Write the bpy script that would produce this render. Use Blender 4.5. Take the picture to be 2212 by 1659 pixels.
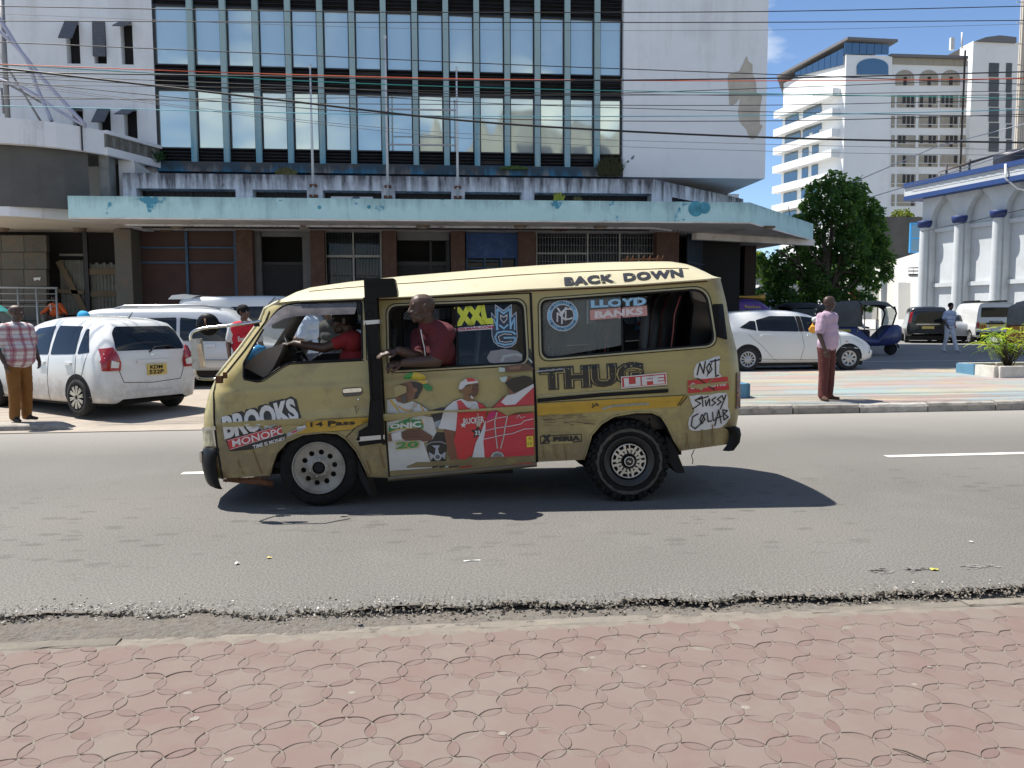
import bpy,bmesh,math,random
import numpy as np
from mathutils import Vector,Matrix,noise,geometry
from mathutils.bvhtree import BVHTree

for _o in list(bpy.data.objects):
 bpy.data.objects.remove(_o)
SC=bpy.context.scene
COL=SC.collection
R=math.radians
RNG=random.Random(7)

# ------------------------------------------------------------------ camera, sky, sun, exposure
W,H,FPX=2212.0,1659.0,1719.65
YAW,PITCH,ROLL=R(5.809),R(4.832),R(0.292)
EYE=Vector((0.0,0.0,1.6))
_f=Vector((math.sin(YAW)*math.cos(PITCH),math.cos(YAW)*math.cos(PITCH),-math.sin(PITCH)))
_r0=Vector((math.cos(YAW),-math.sin(YAW),0))
_u0=_r0.cross(_f)
_r=_r0*math.cos(ROLL)-_u0*math.sin(ROLL)
_u=_u0*math.cos(ROLL)+_r0*math.sin(ROLL)
cam_d=bpy.data.cameras.new('camera')
cam=bpy.data.objects.new('camera',cam_d)
COL.objects.link(cam)
cam_d.sensor_width=36
cam_d.lens=36*FPX/W
cam_d.clip_end=3000
cam_d.clip_start=0.05
_m=Matrix((_r,_u,-_f)).transposed().to_4x4()
_m.translation=EYE
cam.matrix_world=_m
SC.camera=cam

SUN_TRAVEL=Vector((0.93,-0.48,-2.02)).normalized()
SUN_EL=math.asin(-SUN_TRAVEL.z)
SUN_AZ=math.atan2(-SUN_TRAVEL.x,-SUN_TRAVEL.y)      # clockwise from +Y
world=bpy.data.worlds.new('World')
SC.world=world
world.use_nodes=True
_nt=world.node_tree
for _n in list(_nt.nodes):
 _nt.nodes.remove(_n)
_out=_nt.nodes.new('ShaderNodeOutputWorld')
_bg=_nt.nodes.new('ShaderNodeBackground')
_sky=_nt.nodes.new('ShaderNodeTexSky')
_sky.sky_type='NISHITA'
_sky.sun_disc=False
_sky.sun_elevation=SUN_EL
_sky.sun_rotation=SUN_AZ
_sky.altitude=1200
_sky.air_density=1.0
_sky.dust_density=0.15
_sky.ozone_density=4.5
_bg.inputs['Strength'].default_value=0.088
# thin fair-weather clouds laid over the sky, by direction, all round the dome
_tc=_nt.nodes.new('ShaderNodeTexCoord')
_mp=_nt.nodes.new('ShaderNodeMapping')
_mp.inputs['Scale'].default_value=(1.5,1.5,4.2)
_mp.inputs['Location'].default_value=(16.888,15.159,2.103)
_nz=_nt.nodes.new('ShaderNodeTexNoise')
_nz.inputs['Scale'].default_value=1.7
_nz.inputs['Detail'].default_value=7
_nz.inputs['Roughness'].default_value=0.55
_cr=_nt.nodes.new('ShaderNodeValToRGB')
_cr.color_ramp.elements[0].position=0.53
_cr.color_ramp.elements[0].color=(0,0,0,1)
_cr.color_ramp.elements[1].position=0.70
_cr.color_ramp.elements[1].color=(0.9,0.9,0.9,1)
_mx=_nt.nodes.new('ShaderNodeMix')
_mx.data_type='RGBA'
_mx.inputs['B'].default_value=(9.0,8.9,8.0,1)
_lk=_nt.links.new
_lk(_tc.outputs['Generated'],_mp.inputs['Vector'])
_lk(_mp.outputs['Vector'],_nz.inputs['Vector'])
_lk(_nz.outputs['Fac'],_cr.inputs['Fac'])
_lk(_cr.outputs['Color'],_mx.inputs['Factor'])
_lk(_sky.outputs['Color'],_mx.inputs['A'])
_lk(_mx.outputs['Result'],_bg.inputs['Color'])
_lk(_bg.outputs['Background'],_out.inputs['Surface'])

_sd=bpy.data.lights.new('sun','SUN')
_sd.energy=4.6
_sd.angle=R(0.5)
_sd.color=(1.0,0.95,0.87)
sun=bpy.data.objects.new('sun',_sd)
COL.objects.link(sun)
sun.rotation_euler=SUN_TRAVEL.to_track_quat('-Z','Y').to_euler()
sun.location=(-10,5,40)

vs=SC.view_settings
vs.view_transform='Standard'
vs.look='None'
vs.exposure=0.95
vs.gamma=1
vs.use_curve_mapping=False
SC.cycles.max_bounces=6
SC.cycles.transparent_max_bounces=12

# ------------------------------------------------------------------ pixel <-> place helpers (photo at 2212 x 1659)
def ray(px,py):
 return _f+_r*((px-W/2)/FPX)-_u*((py-H/2)/FPX)
def at(px,py,Y):
 d=ray(px,py)
 return EYE+d*(Y/d.y)
def atx(px,py,X):
 d=ray(px,py)
 return EYE+d*(X/d.x)
def gd(px,py,z=0.0):
 d=ray(px,py)
 return EYE+d*((z-EYE.z)/d.z)
def gz(y):
 """height of the ground at distance y: flat road, rising a little beyond it"""
 if y < 12.0: return 0.0
 if y < 19.0: return 0.25*(y-12.0)/7.0
 return 0.25

# ------------------------------------------------------------------ materials
MATS={}
def _node(nt,t,**kw):
 n=nt.nodes.new(t)
 for k,v in kw.items():
  n.inputs[k].default_value=v
 return n
def M(name,col,rough=0.6,metal=0.0,var=0.0,vs=6.0,bump=0.0,bs=60.0,coat=0.0,spec=0.5,dirt=None,ds=3.0,da=0.5,
      dlo=0.5,dhi=0.7,stretch=None,inner=None,vcol=None,rnd=0.0,bdist=0.02):
 """a procedural painted / rough surface: base colour, mottling (var), dirt patches of a second colour, fine bump.
 inner = colour of the back of a sheet; rnd = brightness spread from object to object"""
 if name in MATS: return MATS[name]
 m=bpy.data.materials.new(name)
 m.use_nodes=True
 nt=m.node_tree
 b=nt.nodes['Principled BSDF']
 b.inputs['Roughness'].default_value=rough
 b.inputs['Metallic'].default_value=metal
 b.inputs['Specular IOR Level'].default_value=spec
 if coat:
  b.inputs['Coat Weight'].default_value=coat
  b.inputs['Coat Roughness'].default_value=0.08
 col=(*col,1.0)
 L=nt.links.new
 cur=None
 tc=nt.nodes.new('ShaderNodeTexCoord')
 src=tc.outputs['Object']
 if stretch:
  mp=nt.nodes.new('ShaderNodeMapping')
  mp.inputs['Scale'].default_value=stretch
  L(src,mp.inputs['Vector'])
  ssrc=mp.outputs['Vector']
 else:
  ssrc=src
 if var or rnd:
  mix=nt.nodes.new('ShaderNodeMix'); mix.data_type='RGBA'
  mix.inputs['A'].default_value=col
  k=1-(var or rnd)
  c2=vcol if vcol else (col[0]*k,col[1]*k,col[2]*k)
  mix.inputs['B'].default_value=(*c2,1)
  n=_node(nt,'ShaderNodeTexNoise',Scale=vs,Detail=5.0,Roughness=0.6)
  L(ssrc,n.inputs['Vector'])
  cr=nt.nodes.new('ShaderNodeMapRange')
  cr.inputs['From Min'].default_value=0.3; cr.inputs['From Max'].default_value=0.7
  L(n.outputs['Fac'],cr.inputs['Value'])
  fac=cr.outputs['Result']
  if rnd:
   oi=nt.nodes.new('ShaderNodeObjectInfo')
   ad=nt.nodes.new('ShaderNodeMath'); ad.operation='MULTIPLY_ADD'
   ad.inputs[1].default_value=0.75; ad.inputs[2].default_value=-0.1
   L(oi.outputs['Random'],ad.inputs[0])
   a2=nt.nodes.new('ShaderNodeMath'); a2.operation='MULTIPLY_ADD'; a2.inputs[1].default_value=0.45
   L(fac,a2.inputs[0]); L(ad.outputs[0],a2.inputs[2]); a2.use_clamp=True
   fac=a2.outputs[0]
  L(fac,mix.inputs['Factor'])
  cur=mix.outputs['Result']
 if dirt:
  mix=nt.nodes.new('ShaderNodeMix'); mix.data_type='RGBA'
  if cur: L(cur,mix.inputs['A'])
  else: mix.inputs['A'].default_value=col
  mix.inputs['B'].default_value=(*dirt,1)
  n=_node(nt,'ShaderNodeTexNoise',Scale=ds,Detail=8.0,Roughness=0.68)
  L(ssrc,n.inputs['Vector'])
  cr=nt.nodes.new('ShaderNodeMapRange')
  cr.inputs['From Min'].default_value=dlo; cr.inputs['From Max'].default_value=dhi
  cr.inputs['To Max'].default_value=da
  L(n.outputs['Fac'],cr.inputs['Value'])
  L(cr.outputs['Result'],mix.inputs['Factor'])
  cur=mix.outputs['Result']
 if inner:
  g=nt.nodes.new('ShaderNodeNewGeometry')
  mix=nt.nodes.new('ShaderNodeMix'); mix.data_type='RGBA'
  if cur: L(cur,mix.inputs['A'])
  else: mix.inputs['A'].default_value=col
  mix.inputs['B'].default_value=(*inner,1)
  L(g.outputs['Backfacing'],mix.inputs['Factor'])
  cur=mix.outputs['Result']
 if cur: L(cur,b.inputs['Base Color'])
 else: b.inputs['Base Color'].default_value=col
 if bump:
  n=_node(nt,'ShaderNodeTexNoise',Scale=bs,Detail=6.0,Roughness=0.65)
  L(src,n.inputs['Vector'])
  bp=nt.nodes.new('ShaderNodeBump')
  bp.inputs['Strength'].default_value=bump
  bp.inputs['Distance'].default_value=bdist
  L(n.outputs['Fac'],bp.inputs['Height'])
  L(bp.outputs['Normal'],b.inputs['Normal'])
 MATS[name]=m
 return m

def Mstreak(name,col,streak,ztop,zbot,amount=0.8,base_dirt=0.15,xs=5.0,peel=None,plo=0.6,bump=0.15,peel_top=True,pscale=1.2,thr=.80):
 """masonry paint with rain streaks that start at its top edge (ztop) and thin out towards zbot; peel = a second paint showing where the coat has gone"""
 if name in MATS: return MATS[name]
 m=bpy.data.materials.new(name); m.use_nodes=True
 nt=m.node_tree; L=nt.links.new
 b=nt.nodes['Principled BSDF']; b.inputs['Roughness'].default_value=0.85; b.inputs['Specular IOR Level'].default_value=0.25
 g=nt.nodes.new('ShaderNodeNewGeometry')
 sep=nt.nodes.new('ShaderNodeSeparateXYZ'); L(g.outputs['Position'],sep.inputs[0])
 grad=nt.nodes.new('ShaderNodeMapRange')
 grad.inputs['From Min'].default_value=zbot; grad.inputs['From Max'].default_value=ztop
 L(sep.outputs['Z'],grad.inputs['Value'])
 mp=nt.nodes.new('ShaderNodeMapping'); mp.inputs['Scale'].default_value=(xs,xs,xs*0.09)
 L(g.outputs['Position'],mp.inputs['Vector'])
 n=_node(nt,'ShaderNodeTexNoise',Scale=1.0,Detail=8.0,Roughness=0.7); L(mp.outputs['Vector'],n.inputs['Vector'])
 n2=_node(nt,'ShaderNodeTexNoise',Scale=0.9,Detail=6.0,Roughness=0.7); L(g.outputs['Position'],n2.inputs['Vector'])
 # streak mask = smoothstep(noise + gradient)
 ad=nt.nodes.new('ShaderNodeMath'); ad.operation='MULTIPLY_ADD'; ad.inputs[1].default_value=0.34
 L(grad.outputs['Result'],ad.inputs[0]); L(n.outputs['Fac'],ad.inputs[2])
 ad2=nt.nodes.new('ShaderNodeMath'); ad2.operation='MULTIPLY_ADD'; ad2.inputs[1].default_value=0.35
 L(n2.outputs['Fac'],ad2.inputs[0]); L(ad.outputs[0],ad2.inputs[2])
 mr=nt.nodes.new('ShaderNodeMapRange'); mr.inputs['From Min'].default_value=thr; mr.inputs['From Max'].default_value=thr+.26
 mr.inputs['To Min'].default_value=0.0; mr.inputs['To Max'].default_value=amount
 L(ad2.outputs[0],mr.inputs['Value'])
 base=nt.nodes.new('ShaderNodeMix'); base.data_type='RGBA'
 base.inputs['A'].default_value=(*col,1); base.inputs['B'].default_value=(col[0]*.72,col[1]*.74,col[2]*.76,1)
 mb=nt.nodes.new('ShaderNodeMapRange'); mb.inputs['From Min'].default_value=.35; mb.inputs['From Max'].default_value=.75; mb.inputs['To Max'].default_value=min(1,base_dirt*4)
 L(n2.outputs['Fac'],mb.inputs['Value']); L(mb.outputs['Result'],base.inputs['Factor'])
 cur=base.outputs['Result']
 if peel:
  n3=_node(nt,'ShaderNodeTexNoise',Scale=pscale,Detail=9.0,Roughness=0.62); L(g.outputs['Position'],n3.inputs['Vector'])
  a3=nt.nodes.new('ShaderNodeMath'); a3.operation='MULTIPLY_ADD'; a3.inputs[1].default_value=0.12 if peel_top else 0.0
  L(grad.outputs['Result'],a3.inputs[0]); L(n3.outputs['Fac'],a3.inputs[2])
  pr=nt.nodes.new('ShaderNodeMapRange'); pr.inputs['From Min'].default_value=plo; pr.inputs['From Max'].default_value=plo+.03
  L(a3.outputs[0],pr.inputs['Value'])
  pm=nt.nodes.new('ShaderNodeMix'); pm.data_type='RGBA'; L(cur,pm.inputs['A']); pm.inputs['B'].default_value=(*peel,1)
  L(pr.outputs['Result'],pm.inputs['Factor']); cur=pm.outputs['Result']
 mix=nt.nodes.new('ShaderNodeMix'); mix.data_type='RGBA'
 L(cur,mix.inputs['A']); mix.inputs['B'].default_value=(*streak,1); L(mr.outputs['Result'],mix.inputs['Factor'])
 L(mix.outputs['Result'],b.inputs['Base Color'])
 nb=_node(nt,'ShaderNodeTexNoise',Scale=14.0,Detail=6.0,Roughness=0.7); L(g.outputs['Position'],nb.inputs['Vector'])
 bp=nt.nodes.new('ShaderNodeBump'); bp.inputs['Strength'].default_value=bump; bp.inputs['Distance'].default_value=.03
 L(nb.outputs['Fac'],bp.inputs['Height']); L(bp.outputs['Normal'],b.inputs['Normal'])
 MATS[name]=m
 return m

def Mglass(name,tint=(0.02,0.025,0.03),through=0.25,rough=0.03,refl=None,wob=0.0,wscale=1.0,milk=0):
 """a window pane: part clear (tinted), part mirror"""
 if name in MATS: return MATS[name]
 m=bpy.data.materials.new(name); m.use_nodes=True
 nt=m.node_tree; L=nt.links.new
 b=nt.nodes['Principled BSDF']
 b.inputs['Base Color'].default_value=(*tint,1); b.inputs['Roughness'].default_value=rough
 b.inputs['IOR'].default_value=1.5
 if refl is not None:
  b.inputs['Base Color'].default_value=(*refl,1); b.inputs['Metallic'].default_value=1.0
 if wob:
  g=nt.nodes.new('ShaderNodeNewGeometry')
  oi=nt.nodes.new('ShaderNodeObjectInfo')
  va=nt.nodes.new('ShaderNodeVectorMath'); va.operation='ADD'
  cmb=nt.nodes.new('ShaderNodeCombineXYZ'); L(oi.outputs['Random'],cmb.inputs[1])
  L(g.outputs['Position'],va.inputs[0]); L(cmb.outputs[0],va.inputs[1])
  n=_node(nt,'ShaderNodeTexNoise',Scale=wscale,Detail=1.0); L(va.outputs[0],n.inputs['Vector'])
  bp=nt.nodes.new('ShaderNodeBump'); bp.inputs['Strength'].default_value=1.0; bp.inputs['Distance'].default_value=wob
  L(n.outputs['Fac'],bp.inputs['Height']); L(bp.outputs['Normal'],b.inputs['Normal'])
 if milk:
  df=nt.nodes.new('ShaderNodeBsdfDiffuse'); df.inputs['Color'].default_value=(.60,.68,.69,1)
  mk=nt.nodes.new('ShaderNodeMixShader'); mk.inputs['Fac'].default_value=milk
  L(b.outputs[0],mk.inputs[1]); L(df.outputs[0],mk.inputs[2])
  L(mk.outputs[0],nt.nodes['Material Output'].inputs['Surface'])
 if through:
  t=nt.nodes.new('ShaderNodeBsdfTransparent'); t.inputs['Color'].default_value=(0.85,0.9,0.9,1)
  mx=nt.nodes.new('ShaderNodeMixShader'); mx.inputs['Fac'].default_value=through
  L(b.outputs[0],mx.inputs[1]); L(t.outputs[0],mx.inputs[2])
  L(mx.outputs[0],nt.nodes['Material Output'].inputs['Surface'])
 MATS[name]=m
 return m

# ------------------------------------------------------------------ objects
ORG={}
def tag(o,label=None,cat=None,group=None,kind=None):
 if label: o['label']=label
 if cat: o['category']=cat
 if group: o['group']=group
 if kind: o['kind']=kind
 return o
def thing(name,label,cat,loc=(0,0,0),rz=0.0,group=None,local=False):
 """an Empty at the thing's base; with local=False its parts are given in world coordinates (no rotation)"""
 o=bpy.data.objects.new(name,None)
 COL.objects.link(o)
 o.empty_display_size=0.2
 o.location=loc
 o.rotation_euler=(0,0,rz)
 ORG[o.name]=Vector((0,0,0)) if local else Vector(loc)
 return tag(o,label,cat,group)
def link(name,me,parent=None,**kw):
 o=bpy.data.objects.new(name,me)
 COL.objects.link(o)
 if parent is not None:
  o.parent=parent
  ORG[o.name]=ORG.get(parent.name,Vector())
 tag(o,**kw)
 return o
def copy_tree(o,parent=None):
 c=o.copy(); COL.objects.link(c)
 if parent is not None: c.parent=parent
 ORG[c.name]=ORG.get(o.name,Vector())
 for ch in list(o.children): copy_tree(ch,c)
 return c

class MB:
 def __init__(s): s.v=[]; s.f=[]; s.mi=[]; s.cur=0; s.sm=[]; s.smooth=False
 def add(s,vs,fs):
  k=len(s.v)
  s.v += [Vector(p) for p in vs]
  for f in fs:
   s.f.append([i+k for i in f]); s.mi.append(s.cur); s.sm.append(s.smooth)
  return s
 def box(s,lo,hi):
  x0,y0,z0=lo; x1,y1,z1=hi
  vs=[(x0,y0,z0),(x1,y0,z0),(x1,y1,z0),(x0,y1,z0),(x0,y0,z1),(x1,y0,z1),(x1,y1,z1),(x0,y1,z1)]
  return s.add(vs,[(0,3,2,1),(4,5,6,7),(0,1,5,4),(1,2,6,5),(2,3,7,6),(3,0,4,7)])
 def cbox(s,c,size,rot=None):
  hx,hy,hz=[q/2 for q in size]
  vs=[Vector(p) for p in [(-hx,-hy,-hz),(hx,-hy,-hz),(hx,hy,-hz),(-hx,hy,-hz),(-hx,-hy,hz),(hx,-hy,hz),(hx,hy,hz),(-hx,hy,hz)]]
  if rot is not None: vs=[rot @ p for p in vs]
  c=Vector(c)
  return s.add([p+c for p in vs],[(0,3,2,1),(4,5,6,7),(0,1,5,4),(1,2,6,5),(2,3,7,6),(3,0,4,7)])
 def bar(s,a,b,w,d=None,up=Vector((0,0,1))):
  """a square bar from a to b"""
  a,b=Vector(a),Vector(b); d=d or w
  t=(b-a); L_=t.length; t.normalize()
  if abs(t.dot(up)) > .99: up=Vector((0,1,0))
  x=t.cross(up).normalized(); y=x.cross(t)
  vs=[]
  for p in (a,b):
   for sx,sy in ((-1,-1),(1,-1),(1,1),(-1,1)):
    vs.append(p+x*(sx*w/2)+y*(sy*d/2))
  return s.add(vs,[(0,3,2,1),(4,5,6,7),(0,1,5,4),(1,2,6,5),(2,3,7,6),(3,0,4,7)])
 def tube(s,pts,r,n=8,cap=True,up=None):
  pts=[Vector(p) for p in pts]
  rr=r if isinstance(r,(list,tuple)) else [r]*len(pts)
  up=up or Vector((0.13,0.31,0.94)).normalized()
  vs=[]; fs=[]
  sm=s.smooth; s.smooth=True
  px=None
  for i,p in enumerate(pts):
   t=(pts[min(i+1,len(pts)-1)]-pts[max(i-1,0)]).normalized()
   if px is None:
    q=up if abs(t.dot(up)) < .95 else Vector((1,0,0))
    x=t.cross(q).normalized()
   else:
    x=(px-t*px.dot(t)).normalized()
   px=x
   y=t.cross(x)
   for k in range(n):
    a=2*math.pi*k/n
    vs.append(p+(x*math.cos(a)+y*math.sin(a))*rr[i])
  for i in range(len(pts)-1):
   for k in range(n):
    k2=(k+1) % n
    fs.append((i*n+k,i*n+k2,(i+1)*n+k2,(i+1)*n+k))
  s.add(vs,fs)
  s.smooth=sm
  if cap:
   kk=len(s.v)-len(vs)
   for ring in (list(range(n))[::-1],[(len(pts)-1)*n+k for k in range(n)]):
    s.f.append([kk+i for i in ring]); s.mi.append(s.cur); s.sm.append(False)
  return s
 def lathe(s,prof,c,axis='Y',n=32,closed=False):
  """prof: (radius, along-axis) pairs turned about an axis through c"""
  c=Vector(c)
  vs=[]; fs=[]
  for (r,h) in prof:
   for k in range(n):
    a=2*math.pi*k/n
    u,v=r*math.cos(a),r*math.sin(a)
    vs.append(c+(Vector((u,h,v)) if axis == 'Y' else Vector((h,u,v)) if axis == 'X' else Vector((u,v,h))))
  m=len(prof)
  for i in range(m if closed else m-1):
   j=(i+1) % m
   for k in range(n):
    k2=(k+1) % n
    fs.append((i*n+k,i*n+k2,j*n+k2,j*n+k))
  sm=s.smooth; s.smooth=True
  s.add(vs,fs); s.smooth=sm
  return s
 def prism(s,poly,d):
  """a flat outline (list of 3-D points) given thickness along the vector d"""
  poly=[Vector(p) for p in poly]; d=Vector(d); n=len(poly)
  tris=geometry.tessellate_polygon([poly])
  s.add(poly+[p+d for p in poly],
              [tuple(t) for t in tris]+[tuple(i+n for i in reversed(t)) for t in tris]+
              [(i,(i+1) % n,(i+1) % n+n,i+n) for i in range(n)])
  return s
 def grid(s,rows,smooth=True,close_u=False):
  """rows: list of equal-length point lists"""
  m=len(rows[0]); vs=[p for r_ in rows for p in r_]; fs=[]
  for i in range(len(rows)-1):
   for k in range(m if close_u else m-1):
    k2=(k+1) % m
    fs.append((i*m+k,i*m+k2,(i+1)*m+k2,(i+1)*m+k))
  sm=s.smooth; s.smooth=smooth; s.add(vs,fs); s.smooth=sm
  return s
 def ico(s,c,r,sub=1,sc=(1,1,1)):
  bm=bmesh.new(); bmesh.ops.create_icosphere(bm,subdivisions=sub,radius=1.0)
  c=Vector(c)
  vs=[c+Vector((v.co.x*r*sc[0],v.co.y*r*sc[1],v.co.z*r*sc[2])) for v in bm.verts]
  bm.verts.index_update()
  sm=s.smooth; s.smooth=True
  s.add(vs,[[v.index for v in f.verts] for f in bm.faces]); s.smooth=sm
  bm.free(); return s
 def mesh(s,name,mats,org=Vector((0,0,0)),bevel=0,fix=True):
  me=bpy.data.meshes.new(name)
  me.from_pydata([tuple(p-org) for p in s.v],[],s.f)
  for m in (mats if isinstance(mats,(list,tuple)) else [mats]): me.materials.append(m)
  me.polygons.foreach_set('material_index',s.mi)
  me.polygons.foreach_set('use_smooth',s.sm)
  if fix or bevel:
   bm=bmesh.new(); bm.from_mesh(me)
   if bevel:
    bmesh.ops.bevel(bm,geom=[e for e in bm.edges if len(e.link_faces) == 2 and e.calc_face_angle(0) > .6],offset=bevel,segments=2,affect='EDGES',clamp_overlap=True)
   if fix: bmesh.ops.recalc_face_normals(bm,faces=bm.faces)
   bm.to_mesh(me); bm.free()
  me.update()
  return me
 def build(s,name,mats,parent=None,bevel=0,fix=True,org=None,**kw):
  o_=ORG.get(parent.name,Vector()) if parent is not None else Vector()
  if org is not None: o_=Vector(org)
  me=s.mesh(name,mats,o_,bevel,fix)
  o=link(name,me,parent,**kw)
  if parent is None and org is not None: o.location=o_
  return o

def in_poly(p,poly):
 x,y=p; c=False; n=len(poly); j=n-1
 for i in range(n):
  xi,yi=poly[i]; xj,yj=poly[j]
  if (yi > y) != (yj > y) and x < (xj-xi)*(y-yi)/(yj-yi)+xi: c=not c
  j=i
 return c
def smooth_poly(pts,k=3,closed=True):
 """Catmull-Rom through points"""
 n=len(pts); out=[]
 rng=range(n if closed else n-1)
 for i in rng:
  g=lambda q: pts[q % n] if closed else pts[max(0,min(n-1,q))]
  p0,p1,p2,p3=g(i-1),g(i),g(i+1),g(i+2)
  for j in range(k):
   t=j/k
   out.append(tuple(0.5*((2*b)+(-a+c)*t+(2*a-5*b+4*c-d)*t*t+(-a+3*b-3*c+d)*t ** 3) for a,b,c,d in zip(p0,p1,p2,p3)))
 if not closed: out.append(tuple(pts[-1]))
 return out
def round_rect(x0,y0,x1,y1,r,n=5):
 o=[]
 for cx,cy,a0 in ((x1-r,y1-r,0),(x0+r,y1-r,90),(x0+r,y0+r,180),(x1-r,y0+r,270)):
  for k in range(n+1):
   a=R(a0+90*k/n); o.append((cx+r*math.cos(a),cy+r*math.sin(a)))
 return o
def round_corners(poly,r,n=4):
 """outline with each corner rounded by a quadratic arc; r may be a list"""
 out=[]; m=len(poly)
 for i in range(m):
  p=Vector(poly[i]); a=Vector(poly[i-1]); b=Vector(poly[(i+1) % m])
  ri=r[i] if isinstance(r,(list,tuple)) else r
  da=min(ri,(a-p).length*.45); db=min(ri,(b-p).length*.45)
  q0=p+(a-p).normalized()*da; q1=p+(b-p).normalized()*db
  if ri <= 0: out.append(tuple(p)); continue
  for k in range(n+1):
   t=k/n
   out.append(tuple(q0*(1-t) ** 2+p*2*t*(1-t)+q1*t*t))
 return out
def resample(poly,step,closed=True):
 out=[]; n=len(poly)
 for i in range(n if closed else n-1):
  a=Vector(poly[i]); b=Vector(poly[(i+1) % n])
  k=max(1,int((b-a).length/step+.5))
  for j in range(k): out.append(tuple(a+(b-a)*(j/k)))
 if not closed: out.append(tuple(poly[-1]))
 return out
def sheet2d(outer,holes=(),step=None):
 """triangulate a 2-D outline with holes, with inner grid points every step; returns (points, triangles)"""
 loops=[list(outer)]+[list(h) for h in holes]
 if step: loops=[resample(l,step) for l in loops]
 pts=[]; edges=[]
 for l in loops:
  k=len(pts); pts += [Vector((p[0],p[1])) for p in l]
  edges += [(k+i,k+(i+1) % len(l)) for i in range(len(l))]
 if step:
  xs=[p[0] for p in loops[0]]; ys=[p[1] for p in loops[0]]
  x=min(xs)+step*.5
  while x < max(xs):
   y=min(ys)+step*.5
   while y < max(ys):
    if in_poly((x,y),loops[0]) and not any(in_poly((x,y),h) for h in loops[1:]): pts.append(Vector((x,y)))
    y += step
   x += step
 v,e,f,*_=geometry.delaunay_2d_cdt(pts,edges,[],0,1e-6)
 keep=[]
 for t in f:
  cx=sum(v[i][0] for i in t)/len(t); cy=sum(v[i][1] for i in t)/len(t)
  if in_poly((cx,cy),loops[0]) and not any(in_poly((cx,cy),h) for h in loops[1:]): keep.append(tuple(t))
 return [(p[0],p[1]) for p in v],keep

_FONT={}
def text2d(s,bold=0.0,space=1.0,res=3):
 """a word as flat outlines: (points, faces, width, height) with the baseline at 0 and capitals about 0.7 high"""
 key=(s,bold,space)
 if key in _FONT: return _FONT[key]
 c=bpy.data.curves.new('lettering','FONT'); c.body=s; c.offset=bold; c.space_character=space; c.resolution_u=res
 c.fill_mode='FRONT'
 o=bpy.data.objects.new('lettering',c)
 me=o.to_mesh()
 pts=[(v.co.x,v.co.y) for v in me.vertices]; fs=[tuple(p.vertices) for p in me.polygons]
 o.to_mesh_clear(); bpy.data.objects.remove(o); bpy.data.curves.remove(c)
 xs=[p[0] for p in pts]; ys=[p[1] for p in pts]
 x0,x1,y0,y1=min(xs),max(xs),min(ys),max(ys)
 pts=[((x-x0)/(x1-x0),(y-y0)/(y1-y0)) for x,y in pts]
 _FONT[key]=(pts,fs)
 return _FONT[key]
def split_tris(pts,faces,step):
 """cut flat faces until no edge is longer than step, so that they can follow a curved panel"""
 pts=[tuple(p) for p in pts]; out=[]; mid={}
 st=[t for f in faces for t in [(f[0],f[i],f[i+1]) for i in range(1,len(f)-1)]]
 while st:
  t=st.pop(); e=[(math.dist(pts[t[i]],pts[t[(i+1) % 3]]),i) for i in range(3)]; l,i=max(e)
  if l <= step: out.append(t); continue
  a,b,c=t[i],t[(i+1) % 3],t[(i+2) % 3]; k=(min(a,b),max(a,b))
  if k not in mid: mid[k]=len(pts); pts.append(((pts[a][0]+pts[b][0])/2,(pts[a][1]+pts[b][1])/2))
  m=mid[k]; st += [(a,m,c),(m,b,c)]
 return pts,out
def text_quad(mb,s,quad,place,bold=0.02,space=1.0,step=None):
 """letters stretched into a quad given as 2-D points (bottom-left, bottom-right, top-right, top-left), each put in space by place(x, y)"""
 pts,fs=text2d(s,bold,space)
 a,b,c,d=[Vector(q) for q in quad]
 q=[tuple((a*(1-u)+b*u)*(1-v)+(d*(1-u)+c*u)*v) for u,v in pts]
 if step: q,fs=split_tris(q,fs,step)
 mb.add([place(*p) for p in q],fs)
 return mb
def nz(x,y=0.0,z=0.0): return noise.noise(Vector((x,y,z)))

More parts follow.
